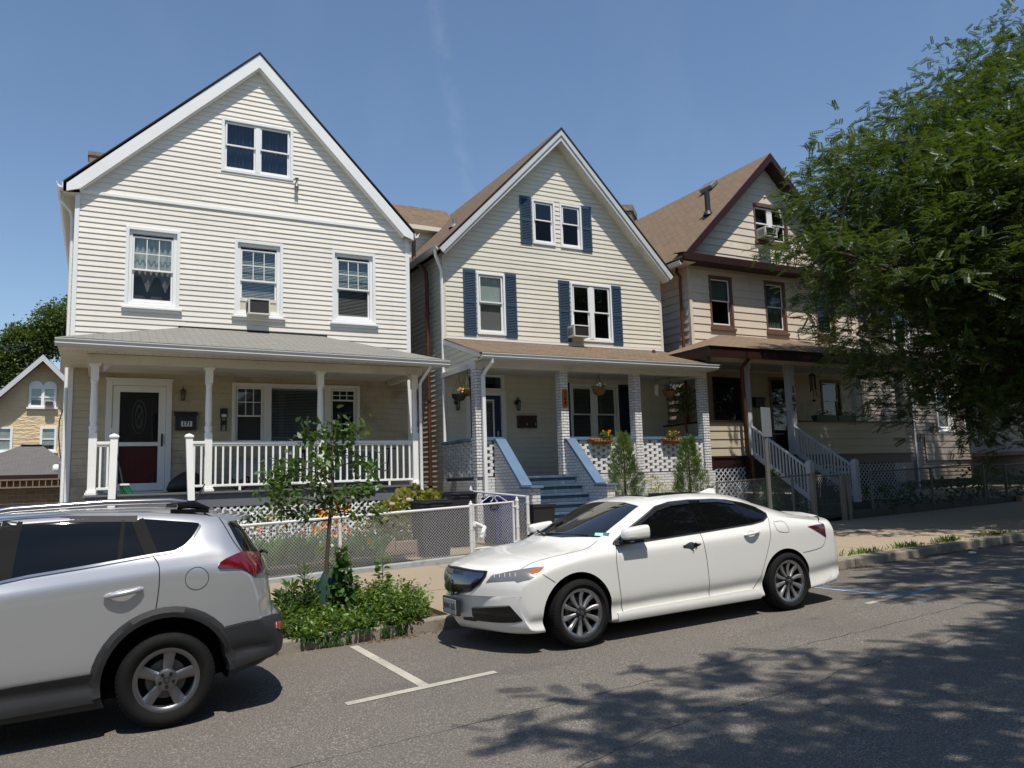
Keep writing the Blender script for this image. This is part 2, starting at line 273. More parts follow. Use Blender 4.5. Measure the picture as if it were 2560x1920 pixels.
# ---------------------------------------------------------------- mesh building
class MB:
    def __init__(s): s.v = []; s.f = []; s.m = []; s.uv = {}
    def add(s, verts, faces, mi=0, uvs=None):
        o = len(s.v); s.v += [tuple(v) for v in verts]
        for k, f in enumerate(faces):
            if uvs: s.uv[len(s.f)] = uvs[k]
            s.f.append(tuple(i+o for i in f)); s.m.append(mi)
        return s
    def quad(s, a, b, c, d, mi=0, uv=None): return s.add((a, b, c, d), ((0, 1, 2, 3),), mi, [uv] if uv else None)
    def poly(s, pts, mi=0, uv=None): return s.add(pts, (tuple(range(len(pts))),), mi, [uv] if uv else None)
    def box(s, x0, x1, y0, y1, z0, z1, mi=0):
        if x0 > x1: x0, x1 = x1, x0
        if y0 > y1: y0, y1 = y1, y0
        if z0 > z1: z0, z1 = z1, z0
        v = [(x0,y0,z0),(x1,y0,z0),(x1,y1,z0),(x0,y1,z0),(x0,y0,z1),(x1,y0,z1),(x1,y1,z1),(x0,y1,z1)]
        return s.add(v, ((0,3,2,1),(4,5,6,7),(0,1,5,4),(1,2,6,5),(2,3,7,6),(3,0,4,7)), mi)
    def obox(s, c, ax, ay, az, mi=0):          # oriented box, half-axis vectors
        c, ax, ay, az = map(Vector, (c, ax, ay, az))
        v = [c+sx*ax+sy*ay+sz*az for sz in (-1,1) for sx, sy in ((-1,-1),(1,-1),(1,1),(-1,1))]
        return s.add(v, ((0,3,2,1),(4,5,6,7),(0,1,5,4),(1,2,6,5),(2,3,7,6),(3,0,4,7)), mi)
    def bar(s, p, q, w, h, mi=0, up=(0,0,1)):   # rectangular bar from p to q (w across, h along up)
        p, q = Vector(p), Vector(q); d = (q-p); l = d.length; d.normalize(); up = Vector(up)
        sd = d.cross(up); sd = sd.normalized() if sd.length > 1e-6 else Vector((1,0,0)); u = sd.cross(d)
        return s.obox((p+q)/2, d*l/2, sd*w/2, u*h/2, mi)
    def prism(s, pts, ext, mi=0):               # polygon (3D list) extruded by vector
        n = len(pts); e = Vector(ext); a = [Vector(p) for p in pts]; b = [p+e for p in a]
        return s.add(a+b, [tuple(reversed(range(n))), tuple(range(n, 2*n))]+[(i, (i+1)%n, n+(i+1)%n, n+i) for i in range(n)], mi)
    def tube(s, pts, r, n=8, mi=0, cap=True):
        pts = [Vector(p) for p in pts]; rs = r if hasattr(r, '__len__') else [r]*len(pts)
        o = []; ref = None
        for i, p in enumerate(pts):
            t = (pts[min(i+1, len(pts)-1)]-pts[max(i-1, 0)]).normalized()
            if ref is None: ref = t.orthogonal().normalized()
            ref = (ref-t*ref.dot(t)); ref = ref.normalized() if ref.length > 1e-6 else t.orthogonal().normalized()
            b = t.cross(ref)
            o += [p+(ref*math.cos(2*math.pi*k/n)+b*math.sin(2*math.pi*k/n))*rs[i] for k in range(n)]
        f = [(i*n+k, i*n+(k+1)%n, (i+1)*n+(k+1)%n, (i+1)*n+k) for i in range(len(pts)-1) for k in range(n)]
        if cap: f += [tuple(reversed(range(n))), tuple(range((len(pts)-1)*n, len(pts)*n))]
        return s.add(o, f, mi)
    def lathe(s, prof, c, n=14, mi=0, axis='Z', cap=True):
        c = Vector(c); o = []
        for r, h in prof:
            for k in range(n):
                a = 2*math.pi*k/n; u, w = r*math.cos(a), r*math.sin(a)
                o.append(c+(Vector((u, w, h)) if axis == 'Z' else Vector((u, h, w)) if axis == 'Y' else Vector((h, u, w))))
        m_ = len(prof); f = [(i*n+k, i*n+(k+1)%n, (i+1)*n+(k+1)%n, (i+1)*n+k) for i in range(m_-1) for k in range(n)]
        if cap: f += [tuple(reversed(range(n))), tuple(range((m_-1)*n, m_*n))]
        if axis == 'Y': f = [tuple(reversed(x)) for x in f]
        return s.add(o, f, mi)
    def frame(s, x0, x1, z0, z1, y0, y1, w, mi=0, wb=None, wt=None):   # rectangular frame in the XZ plane
        wb = w if wb is None else wb; wt = w if wt is None else wt
        s.box(x0, x0+w, y0, y1, z0, z1, mi); s.box(x1-w, x1, y0, y1, z0, z1, mi)
        if wt: s.box(x0+w, x1-w, y0, y1, z1-wt, z1, mi)
        if wb: s.box(x0+w, x1-w, y0, y1, z0, z0+wb, mi)
        return s
    def each(s, name, mats, parent=None, **kw):     # every loose piece becomes a part of its own
        key = {}; par = list(range(len(s.f)))
        def find(i):
            while par[i] != i: par[i] = par[par[i]]; i = par[i]
            return i
        for fi, f in enumerate(s.f):
            for v in f:
                k = tuple(round(c, 4) for c in s.v[v])
                if k in key: par[find(fi)] = find(key[k])
                else: key[k] = fi
        groups = {}
        for fi in range(len(s.f)): groups.setdefault(find(fi), []).append(fi)
        out = []
        for g in groups.values():
            b = MB()
            for fi in g: b.add([s.v[v] for v in s.f[fi]], [tuple(range(len(s.f[fi])))], s.m[fi])
            o_ = b.build(name, mats, parent, **kw); mb_ = bmesh.new(); mb_.from_mesh(o_.data); bmesh.ops.remove_doubles(mb_, verts=mb_.verts, dist=1e-5); mb_.to_mesh(o_.data); mb_.free(); out.append(o_)
        return out
    def build(s, name, mats, parent=None, smooth=None, bevel=0, label=None, recalc=False):
        me = bpy.data.meshes.new(name); me.from_pydata(s.v, [], s.f)
        mats = mats if isinstance(mats, (list, tuple)) else [mats]
        for m in mats: me.materials.append(M[m] if isinstance(m, str) else m)
        if len(mats) > 1: me.polygons.foreach_set('material_index', s.m)
        if s.uv:
            ul = me.uv_layers.new(name='UVMap'); d = ul.data
            for fi, uvs in s.uv.items():
                for li, uv in zip(me.polygons[fi].loop_indices, uvs): d[li].uv = uv
        if recalc:
            b = bmesh.new(); b.from_mesh(me); bmesh.ops.recalc_face_normals(b, faces=b.faces); b.to_mesh(me); b.free()
        if smooth:
            b = bmesh.new(); b.from_mesh(me); bmesh.ops.remove_doubles(b, verts=b.verts, dist=2e-5); b.to_mesh(me); b.free()
            me.polygons.foreach_set('use_smooth', [True]*len(me.polygons)); me.set_sharp_from_angle(angle=R(smooth))
        me.update()
        return link(name, me, parent, bevel, label)
def link(name, me, parent=None, bevel=0, label=None):
    o = bpy.data.objects.new(name, me); C.objects.link(o)
    if parent is not None:
        o.parent = parent; o.matrix_parent_inverse = world_of(parent).inverted()
    if bevel:
        b = o.modifiers.new('bevel', 'BEVEL'); b.width = bevel; b.segments = 2; b.limit_method = 'ANGLE'; b.angle_limit = R(40)
    if label: o['label'] = label
    return o
def world_of(o):
    m = Matrix.LocRotScale(o.location, o.rotation_euler, o.scale)
    return world_of(o.parent) @ o.matrix_parent_inverse @ m if o.parent else m
def tag(o, label, cat, group=None, kind=None):
    o['label'] = label; o['category'] = cat
    if group: o['group'] = group
    if kind: o['kind'] = kind
    return o
def struct(o): o['kind'] = 'structure'; return o
def thing(name, label, cat, loc=(0,0,0), group=None):
    o = bpy.data.objects.new(name, None); C.objects.link(o); o.location = loc; o.empty_display_size = .2
    return tag(o, label, cat, group)
def children(o): return [c for c in C.objects if c.parent == o]
def copy_tree(o, parent=None, label=None, loc=None, rot=None):
    kids = children(o)
    c = o.copy(); C.objects.link(c)
    if parent: c.parent = parent
    if label: c['label'] = label
    if loc is not None: c.location = loc
    if rot is not None: c.rotation_euler = rot
    for k in kids: copy_tree(k, c)
    return c
def text(name, s, size, loc, m, parent=None, rot=(R(90),0,0), ext=.004, align='CENTER', sx=1.0, bold=0.0):
    cu = bpy.data.curves.new(name, 'FONT'); cu.body = s; cu.size = size; cu.extrude = ext; cu.align_x = align; cu.align_y = 'CENTER'; cu.offset = bold
    t = bpy.data.objects.new(name+'_c', cu); C.objects.link(t)
    dg = bpy.context.evaluated_depsgraph_get(); me = bpy.data.meshes.new_from_object(t.evaluated_get(dg)); bpy.data.objects.remove(t); bpy.data.curves.remove(cu)
    mt = Matrix.LocRotScale(Vector(loc), __import__('mathutils').Euler(rot), Vector((sx, 1, 1))); me.transform(mt); me.materials.clear(); me.materials.append(M[m])
    return link(name, me, parent)
# ---------------------------------------------------------------- house parts
sr = random.Random(99)
def siding(mb, P, z0, z1, xl, xr, course, lap=.014, holes=(), mi=0, joints=True):
    """lapped boards. P(u, out, z) -> point; xl, xr functions of z; holes (u0,u1,z0,z1)"""
    z = z0
    while z < z1-1e-4:
        zt = min(z+course, z1)
        cuts = sorted({z, zt, *[h[k] for h in holes for k in (2, 3) if z < h[k] < zt]})
        for a, b in zip(cuts, cuts[1:]):
            mid = (a+b)/2
            oa = lap*(1-(a-z)/course); ob = lap*(1-(b-z)/course)
            segs = [(None, None)]
            hs = sorted([h for h in holes if h[2] < mid < h[3]])
            pts = [('e', 0)]
            for h in hs: pts += [('h', h[0]), ('h', h[1])]
            pts.append(('e', 1))
            for k in range(0, len(pts), 2):
                A, B = pts[k], pts[k+1]
                la = xl(a) if A[0] == 'e' else A[1]; lb = xl(b) if A[0] == 'e' else A[1]
                ra = xr(a) if B[0] == 'e' else B[1]; rb = xr(b) if B[0] == 'e' else B[1]
                if ra-la < .004 and rb-lb < .004: continue
                ra = max(ra, la); rb = max(rb, lb)
                cutx = [(0, 0.)]; t_ = sr.uniform(1.6, 4.2) if joints else 99
                while la+t_ < min(ra, rb)-.5: cutx.append((la+t_, sr.uniform(.0015, .004))); t_ += sr.uniform(2.6, 4.2)
                for ci, (cx, do) in enumerate(cutx):
                    A0, B0 = (la, lb) if ci == 0 else (cx, cx); A1, B1 = (ra, rb) if ci == len(cutx)-1 else (cutx[ci+1][0]+.02, cutx[ci+1][0]+.02)
                    mb.quad(P(A0, oa+do, a), P(A1, oa+do, a), P(B1, ob+do*.3, b), P(B0, ob+do*.3, b), mi)
                    if a == z: mb.quad(P(A0, -.004, a), P(A1, -.004, a), P(A1, oa+do, a), P(A0, oa+do, a), mi)
        z = zt
def front(Y): return lambda u, o, z: (u, Y-o, z)
def leftside(X): return lambda u, o, z: (X-o, u, z)      # faces -X, u runs along Y
def rightside(X): return lambda u, o, z: (X+o, u, z)
def const(v): return lambda z: v
def window(parent, x0, x1, z0, z1, Y, cas=.07, zm=None, trim='trim_white', sash='trim_white', grid=None, cover=None, lowglass='glass_screen', upglass='glass',
           sill=True, cols=1, out=.035, mull=.12, deep=.05, name='window', header=0., lowgrid=None, label=None, jamb=.05):
    """a double-hung window (cols units side by side); returns the opening to leave in the siding"""
    w = MB(); w.frame(x0, x1, z0, z1, Y-out, Y+.02, cas, 0)
    ix0, ix1, iz0, iz1 = x0+cas, x1-cas, z0+cas, z1-cas-header
    w.frame(ix0-.002, ix1+.002, iz0-.002, iz1+header+.002, Y+.0205, Y+deep+.08, jamb*.5, 0)
    w.box(ix0-.05, ix1+.05, Y+.9, Y+.92, iz0-.05, iz1+.05, 1)                          # dark room behind
    for a in (ix0-.06, ix1+.03): w.box(a, a+.03, Y+deep+.081, Y+.9, iz0-.06, iz1+.06, 1)
    for a in (iz0-.06, iz1+.03): w.box(ix0-.03, ix1+.03, Y+deep+.081, Y+.9, a, a+.03, 1)
    W = w.build(name, [trim, 'room_dark'], parent, bevel=.004, label=label)
    j = jamb*.5; ux0, ux1 = ix0+j, ix1-j; zb, zt = iz0+j, iz1-j
    zm = (zb+zt)/2 if zm is None else zm
    f = MB(); gu = MB(); gl = MB(); cw = (ux1-ux0-mull*(cols-1))/cols; sw = .035
    for c in range(cols):
        a = ux0+c*(cw+mull); b = a+cw
        f.frame(a, b, zm-.02, zt, Y+deep-.02, Y+deep+.015, sw, 0); f.frame(a, b, zb, zm+.02, Y+deep+.016, Y+deep+.05, sw, 0, wb=.05)
        gu.quad((a+sw, Y+deep, zm+.01), (b-sw, Y+deep, zm+.01), (b-sw, Y+deep, zt-sw), (a+sw, Y+deep, zt-sw))
        gl.quad((a+sw, Y+deep+.03, zb+.04), (b-sw, Y+deep+.03, zb+.04), (b-sw, Y+deep+.03, zm), (a+sw, Y+deep+.03, zm))
        for g, (p, q), yy in ((grid, (zm+.015, zt-sw), Y+deep), (lowgrid, (zb+.05, zm-.02), Y+deep+.03)):
            if g:
                nx, nz_ = g
                for k in range(1, nx): xx = a+sw+(b-a-2*sw)*k/nx; f.box(xx-.009, xx+.009, yy-.008, yy+.008, p, q)
                for k in range(1, nz_): z_ = p+(q-p)*k/nz_; f.box(a+sw, b-sw, yy-.0075, yy+.0075, z_-.009, z_+.009)
        if c: f.box(a-mull, a, Y+deep-.03, Y+deep+.05, zb, zt, 0)
        if cover:
            kinds = cover if isinstance(cover, list) else [cover]*cols
            covering(kinds[c], a+.01, b-.01, zb+.01, zt-.01, zm, Y+deep+.075, W)
    f.build('sash', sash, W, bevel=.003); gu.build('pane', upglass, W); gl.build('pane', lowglass, W)
    if sill:
        s_ = MB(); s_.box(x0-.05, x1+.05, Y-out-.05, Y+.015, z0-.045, z0-.002); s_.box(x0-.01, x1+.01, Y-out-.005, Y+.012, z0-.10, z0-.047); s_.build('sill', trim, W, bevel=.004)
    return (x0+.02, x1-.02, z0+.02, z1-.02)
def covering(kind, x0, x1, z0, z1, zm, Y, W):
    k, *arg = kind if isinstance(kind, tuple) else (kind,)
    if k == 'blind':
        lo = arg[0] if arg else z0; b = MB(); z = z1-.03
        b.box(x0, x1, Y-.02, Y+.02, z1-.03, z1)
        while z > lo:
            b.quad((x0, Y-.012, z-.012), (x1, Y-.012, z-.012), (x1, Y+.012, z+.010), (x0, Y+.012, z+.010)); z -= .034
        b.box(x0, x1, Y-.012, Y+.012, max(lo-.03, z0), lo); b.build('blind', 'blind', W)
    elif k == 'shade':
        lo = arg[0] if arg else z0; b = MB(); b.box(x0, x1, Y, Y+.006, lo, z1); b.build('shade', arg[1] if len(arg) > 1 else 'shade', W)
    elif k == 'curtain':
        m = arg[0]; top = arg[1] if len(arg) > 1 else z1; b = MB(); n = 36; a0 = x0; amp = .03
        ys = [Y+.04+amp*math.sin(i*1.35+.8*math.sin(i*.7)) for i in range(n+1)]
        xs = [x0+(x1-x0)*i/n for i in range(n+1)]
        for i in range(n): b.quad((xs[i], ys[i], z0), (xs[i+1], ys[i+1], z0), (xs[i+1], ys[i+1], top), (xs[i], ys[i], top))
        b.build('curtain', m, W, smooth=60)
    elif k == 'swag':                      # lace panels with scalloped hem over a dark lower half
        m = arg[0]; b = MB(); n = 40
        for i in range(n):
            def zz(t): return z0+(zm-z0)*(.28+.55*abs(math.sin(t*math.pi*2.2+.5)))
            xa, xb = x0+(x1-x0)*i/n, x0+(x1-x0)*(i+1)/n; ya, yb = Y+.02*math.sin(i*1.1), Y+.02*math.sin((i+1)*1.1)
            b.quad((xa, ya, zz(i/n)), (xb, yb, zz((i+1)/n)), (xb, yb, z1), (xa, ya, z1))
        b.build('curtain', m, W, smooth=60)
        b = MB(); b.box(x0, x1, Y+.12, Y+.125, z0, z1); b.build('shade', arg[1] if len(arg) > 1 else 'shade_grey', W)
def shutter(parent, x0, x1, z0, z1, Y, m='shutter_blue', arch=True, split=.5):
    s = MB(); w = .045; zm = z0+(z1-z0)*split
    s.frame(x0, x1, z0, z1, Y-.03, Y, w, 0, wb=.08, wt=.09); s.box(x0+w, x1-w, Y-.03, Y, zm-.035, zm+.035)
    s.box(x0+w, x1-w, Y-.006, Y, z0+.08, z1-.09)
    for a, b in ((z0+.085, zm-.04), (zm+.04, z1-.095)):
        n = int((b-a)/.042)
        for i in range(n):
            z = a+(b-a)*(i+.5)/n; s.quad((x0+w, Y-.026, z-.012), (x1-w, Y-.026, z-.012), (x1-w, Y-.007, z+.014), (x0+w, Y-.007, z+.014))
    s.build('shutter', m, parent, bevel=.004)
def roof_slope(mb, a, b, c, d, mi=0, th=.0, along=None):
    """quad a-b (eave), c-d (ridge, c above b); UV in metres with u along the eave"""
    a, b, c, d = map(Vector, (a, b, c, d)); u = (b-a).normalized(); n = (b-a).cross(d-a).normalized(); v = n.cross(u)
    uv = [((p-a).dot(u)+a.x, (p-a).dot(v)) for p in (a, b, c, d)]
    mb.quad(a, b, c, d, mi, uv)
def gutter(name, p, q, m, parent, depth=.12, h=.12, outv=(0,-1,0), smooth=None):
    p, q = Vector(p), Vector(q); o = Vector(outv); up = Vector((0,0,1)); g = MB()
    prof = [(0, 0), (.55*depth, 0), (.85*depth, .35*h), (.8*depth, .55*h), (depth, .85*h), (depth, h), (depth-.012, h), (depth-.012, h*.85), (.78*depth, .6*h), (.02, .02), (.012, h), (0, h)]
    pts = [p+o*a+up*b for a, b in prof]; g.prism(pts, q-p); return g.build(name, m, parent, recalc=True)
# ================================================================ SETTING
def zroad(x, y): return .0525+.022*x-.01245*y
def zwalk(x, y): return .08+.022*x+.010*(y-8.6)
def zyard(x, y): return .15+.022*x+.012*(y-8.6)
def sheet(name, xs, ys, zf, m, th=0):
    b = MB()
    for x0, x1 in zip(xs, xs[1:]):
        for y0, y1 in zip(ys, ys[1:]):
            b.quad((x0,y0,zf(x0,y0)), (x1,y0,zf(x1,y0)), (x1,y1,zf(x1,y1)), (x0,y1,zf(x0,y1)))
    return struct(b.build(name, m))
def zfar(x, y): return .022*max(-90, min(130, x))-.45
sheet('ground', [-900, -90, 0, 60, 130, 900], [-900, -60, -10, 30, 120, 900], zfar, 'soil')
sheet('road', [-85, -20, -5, 0, 5, 10, 20, 40, 125], [-1.6, 3, 8.44], zroad, 'asphalt')
FARK = zroad(0, -1.6)
sheet('pavement', [-85, 125], [-6, -1.75], lambda x, y: FARK+.13+.022*x, 'walk')
sheet('lawn', [-85, 125], [-40, -6], lambda x, y: FARK+.13+.022*x, 'grass')
k = MB()
for i in range(-20, 40):
    a, b = i*3., i*3.+2.99
    k.prism([(a,-1.6,FARK+.022*a-.3),(a,-1.75,FARK+.022*a-.3),(a,-1.75,FARK+.022*a+.131),(a,-1.6,FARK+.022*a+.13)], (b-a, 0, .022*(b-a)))
struct(k.build('kerb', 'kerb', bevel=.02))
XJ = [-60, -40, -20, -12, -9, -7.5, -6, -4.5, -3, -1.45, .1, 1.62, 3.66, 5.28, 6.85, 8.4, 9.95, 11.5, 13.1, 14.6, 16.2, 17.8, 19.4, 21, 22.6, 24.2, 26, 29, 33, 40, 60, 125]
YJ = [8.6, 10.4, 11.75, 13.02]
b = MB(); g = .006
for x0, x1 in zip(XJ, XJ[1:]):
    for y0, y1 in zip(YJ, YJ[1:]):
        if x0 == 1.62 and y0 == 8.6: continue
        dz = rnd.uniform(-.004, .004)
        b.prism([(x0+g, y0+g, zwalk(x0,y0)-.1), (x1-g, y0+g, zwalk(x1,y0)-.1), (x1-g, y1-g, zwalk(x1,y1)-.1), (x0+g, y1-g, zwalk(x0,y1)-.1)], (0, 0, .1+dz))
struct(b.build('sidewalk', 'walk', recalc=True))
sheet('sidewalk_bed', [-60, 0, 60, 125], [8.5, 13.5], lambda x, y: zwalk(x, y)-.06, 'soil')
k = MB(); x = -30.
while x < 60:
    ln = rnd.uniform(1.1, 2.3) if x < 30 else 4; e = x+ln-.008
    dy = rnd.uniform(-.012, .012); dz = rnd.uniform(-.008, .008)
    k.prism([(x, 8.43+dy, .08+.022*x-.35), (x, 8.60, .08+.022*x-.35), (x, 8.598, .085+.022*x+dz), (x, 8.45+dy, .08+.022*x+dz)], (e-x, 0, .022*(e-x)))
    x += ln
struct(k.build('kerb', 'kerb', bevel=.018))
sheet('yard', [-14, -2, 3, 7, 12, 18, 24, 40], [13.12, 15, 18, 24, 34], zyard, 'pavers')
sheet('yard', [-60, -30, -14.02], [13.12, 34, 80], lambda x, y: zyard(-14, 13), 'soil')
sheet('yard', [-14, 40], [34.02, 90], lambda x, y: zyard(x, 34), 'soil')
# painted parking marks
def paint(name, quads, m):
    b = MB()
    for q in quads:
        b.poly([(x, y, zroad(x, y)+.004) for x, y in q])
    return struct(b.build(name, m))
paint('parking_marking', [[(2.385,6.36),(2.475,6.36),(2.475,8.30),(2.385,8.30)], [(1.74,6.115),(3.10,6.245),(3.10,6.335),(2.475,6.282),(2.475,6.358),(2.385,6.358),(2.385,6.272),(1.74,6.21)]], 'paint_line')
paint('parking_marking', [[(8.44,8.0),(8.40,8.0),(8.47,6.34),(8.53,6.34)], [(7.86,6.20),(8.53,6.255),(8.53,6.338),(7.86,6.285)]], 'paint_line')
paint('parking_marking', [[(8.445,8.0),(8.56,8.0),(8.63,6.38),(8.535,6.34)], [(8.535,6.255),(9.42,6.345),(9.40,6.435),(8.635,6.375),(8.535,6.338)]], 'paint_blue')
# tar-dark hairline cracks in the asphalt
def crack(pts, w):
    b = MB(); P = []
    for (x0,y0),(x1,y1) in zip(pts, pts[1:]):
        n = max(2, int(math.hypot(x1-x0, y1-y0)/.12))
        for i in range(n): P.append((x0+(x1-x0)*i/n+rnd.uniform(-.01,.01), y0+(y1-y0)*i/n+rnd.uniform(-.018,.018)))
    P.append(pts[-1])
    for (x0,y0),(x1,y1) in zip(P, P[1:]):
        a = w*rnd.uniform(.5, 1.2)
        b.quad(*[(x, y, zroad(x,y)+.003) for x, y in ((x0,y0-a/2),(x1,y1-a/2),(x1,y1+a/2),(x0,y0+a/2))])
    return struct(b.build('road_crack', 'roof_edge'))
crack([(-6,4.3),(1.5,5.05),(4.23,5.19),(7.35,5.36),(14,5.9)], .006)
crack([(2.2,3.9),(3.40,4.21),(4.03,4.29),(4.98,4.35),(5.15,4.46),(5.92,4.45),(7.5,4.62)], .006)
# ================================================================ HOUSE with the red door (white siding)
def turned_post(parent, x, y, z0, z1, wz):
    """square base and head, turned shaft, ball at rail height"""
    b = MB(); w = .066
    b.box(x-.105, x+.105, y-.105, y+.105, z0, z0+.045); b.box(x-.085, x+.085, y-.085, y+.085, z0+.0455, z0+.085)
    b.box(x-w, x+w, y-w, y+w, z0+.0855, wz)
    b.box(x-w, x+w, y-w, y+w, z1-.30, z1-.04); b.box(x-.095, x+.095, y-.095, y+.095, z1-.0395, z1)
    h = z1-.30-wz
    prof = [(.066,0),(.058,.02),(.064,.045),(.072,.085),(.070,.12),(.050,.15),(.058,.165),(.05,.18),(.060,.22),(.062,.45*h),(.056,.75*h),(.052,.88*h),(.060,.90*h),(.052,.92*h),(.056,.955*h),(.064,.975*h),(.058,.985*h),(.066,h)]
    b.lathe(prof, (x, y, wz), 18)
    return b.build('porch_post', 'post_white', parent, smooth=40, bevel=.003)
H1 = thing('clapboard_house', 'tall white lap-sided house with a red storm door and turned porch posts', 'house', (3.0, 17.6, .4))
Y1 = 17.6; EZ = 7.86
def xl1(z): return -.50 if z < 7.86 else -.50+(z-7.86)*(3.52/3.46)
def xr1(z): return 6.51 if z < 7.86 else 6.51-(z-7.86)*(3.47/3.46)
ho = []
ho.append(window(H1, .36, 1.41, 5.50, 7.21, Y1, cas=.065, zm=6.31, grid=(3, 2), cover=[('swag', 'curtain_lace')], header=.05, lowglass='glass_screen', jamb=.14))
ho.append(window(H1, 2.52, 3.57, 5.46, 7.18, Y1, cas=.065, zm=6.28, grid=(3, 2), cover=[('blind', 5.90)], header=.06, lowglass='glass', jamb=.14))
ho.append(window(H1, 4.69, 5.74, 5.45, 7.18, Y1, cas=.065, zm=6.28, grid=(3, 2), cover=[('blind', 5.68)], header=.06, jamb=.14))
ho.append(window(H1, 2.21, 3.79, 8.71, 9.97, Y1, cas=.065, zm=9.355, cols=2, cover=[('curtain', 'curtain_blue'), ('curtain', 'curtain_blue')], sill=False, lowglass='glass_dark', upglass='glass_dark', mull=.10, deep=.02))
# filler strip where the window stands open over the air conditioner
f = MB(); f.box(2.62, 2.80, Y1+.06, Y1+.075, 5.53, 5.80); f.box(3.235, 3.45, Y1+.06, Y1+.075, 5.53, 5.80)
for i in range(9): f.box(2.63+i*.019, 2.637+i*.019, Y1+.052, Y1+.0595, 5.53, 5.80); f.box(3.245+i*.022, 3.252+i*.022, Y1+.052, Y1+.0595, 5.53, 5.80)
f.box(2.60, 3.48, Y1+.045, Y1+.08, 5.805, 5.88); f.build('filler_panel', 'accordion', H1)
# ground floor: front window group and door
tr = [(2.50, 3.245), (3.245, 4.555), (4.555, 5.33)]
def unit(x0, x1, z0, z1, kind, grid=None, lowgrid=None, zm=None, cover=None, lg='glass_dark'):
    return window(H1, x0, x1, z0, z1, Y1, cas=.07, zm=zm, grid=grid, cover=[cover], sill=False, lowglass=lg, upglass='glass_dark', deep=.03, lowgrid=lowgrid)
ho.append(unit(2.50, 3.245, 2.58, 3.97, 0, grid=(3, 2), zm=3.25, cover=('shade', 2.65, 'shade_grey'), lg='glass_screen'))
ho.append(unit(4.58, 5.33, 2.58, 3.97, 0, grid=(3, 2), lowgrid=None, zm=3.63, cover=None))
w = MB(); w.frame(3.247, 4.578, 2.58, 3.97, Y1-.035, Y1+.02, .07); w.frame(3.315, 4.51, 2.648, 3.902, Y1+.0205, Y1+.10, .03)
w.box(3.2, 4.6, Y1+.9, Y1+.92, 2.5, 4.0, 1)
W = w.build('window', ['trim_white', 'room_dark'], H1, bevel=.004)
p = MB(); p.quad((3.34, Y1+.05, 2.67), (4.49, Y1+.05, 2.67), (4.49, Y1+.05, 3.88), (3.34, Y1+.05, 3.88)); p.build('pane', 'glass_dark', W)
covering(('blind', 2.7), 3.35, 4.48, 2.68, 3.87, 3.2, Y1+.12, W)
ho.append((3.26, 4.565, 2.6, 3.95))
d = MB(); d.box(.09, .20, Y1-.04, Y1+.02, 1.67, 3.96); d.box(1.20, 1.31, Y1-.04, Y1+.02, 1.67, 3.96); d.box(.2005, 1.1995, Y1-.04, Y1+.02, 3.85, 3.96); d.box(.07, 1.33, Y1-.06, Y1+.01, 3.9605, 4.0)
d.box(.2, 1.2, Y1+.005, Y1+.10, 1.655, 1.70)
D = d.build('door', 'trim_white', H1, bevel=.004)
d = MB(); d.frame(.205, 1.195, 1.705, 3.845, Y1-.02, Y1+.02, .135, wb=.15, wt=.13); d.box(.34, 1.06, Y1-.019, Y1+.019, 2.61, 2.69); d.build('storm_frame', 'trim_white', D, bevel=.004)
d = MB(); d.box(.30, 1.10, Y1+.05, Y1+.09, 1.72, 2.62)
for a, b_ in ((.42, .66), (.74, .98)): d.frame(a, b_, 1.92, 2.55, Y1+.035, Y1+.0495, .02)
d.build('door_panel', 'door_red', D, bevel=.004, label='dark red lower door panel')
d = MB(); d.box(.30, 1.10, Y1+.05, Y1+.09, 2.625, 3.80); d.frame(.42, .98, 2.76, 3.66, Y1+.035, Y1+.0495, .05); d.build('door_panel', 'door_dark', D, bevel=.004)
o_ = MB()
for i in range(64):          # leaded oval pattern
    a, b_ = 2*math.pi*i/64, 2*math.pi*(i+1)/64
    for rx, rz in ((.13, .34), (.07, .24)):
        o_.bar((.70+rx*math.cos(a), Y1+.046, 3.21+rz*math.sin(a)), (.70+rx*math.cos(b_), Y1+.046, 3.21+rz*math.sin(b_)), .008, .008)
for sx in (-1, 1):
    o_.tube([(.70, Y1+.046, 2.98), (.70+sx*.05, Y1+.046, 3.1), (.70+sx*.01, Y1+.046, 3.22), (.70+sx*.05, Y1+.046, 3.34), (.70, Y1+.046, 3.45)], .006, 5)
o_.build('door_tracery', 'cloth_grey', D)
q = MB(); q.quad((.34, Y1+.005, 1.86), (1.06, Y1+.005, 1.86), (1.06, Y1+.005, 2.61), (.34, Y1+.005, 2.61)); q.quad((.34, Y1+.005, 2.69), (1.06, Y1+.005, 2.69), (1.06, Y1+.005, 3.71), (.34, Y1+.005, 3.71)); q.build('pane', 'glass_door', D)
h = MB(); h.box(1.115, 1.15, Y1-.035, Y1-.021, 2.60, 2.86); h.tube([(1.13, Y1-.03, 2.64), (1.13, Y1-.075, 2.66), (1.13, Y1-.075, 2.80), (1.13, Y1-.03, 2.82)], .012, 6); h.build('door_handle', 'black_paint', D)
ho.append((.12, 1.28, 1.5, 3.98))
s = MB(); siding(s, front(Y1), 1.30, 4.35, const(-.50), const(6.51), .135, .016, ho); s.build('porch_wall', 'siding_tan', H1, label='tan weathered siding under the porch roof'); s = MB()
siding(s, front(Y1), 4.35, 7.80, const(-.50), const(6.51), .1145, .017, ho)
siding(s, front(Y1), 7.86, 11.30, xl1, xr1, .1145, .017, ho)
siding(s, rightside(6.6), 1.0, 7.6, const(17.68), const(29), .1145, .017); siding(s, leftside(-.58), 1.0, 7.6, const(17.68), const(29), .1145, .017)
s.box(-.55, 6.57, 28.9, 29, .2, 7.8); s.poly([(-.55, 29, 7.8), (6.57, 29, 7.8), (3.0, 29, 11.3)])
s.box(-.55, 6.57, 17.7, 28.8, .1, 1.0)
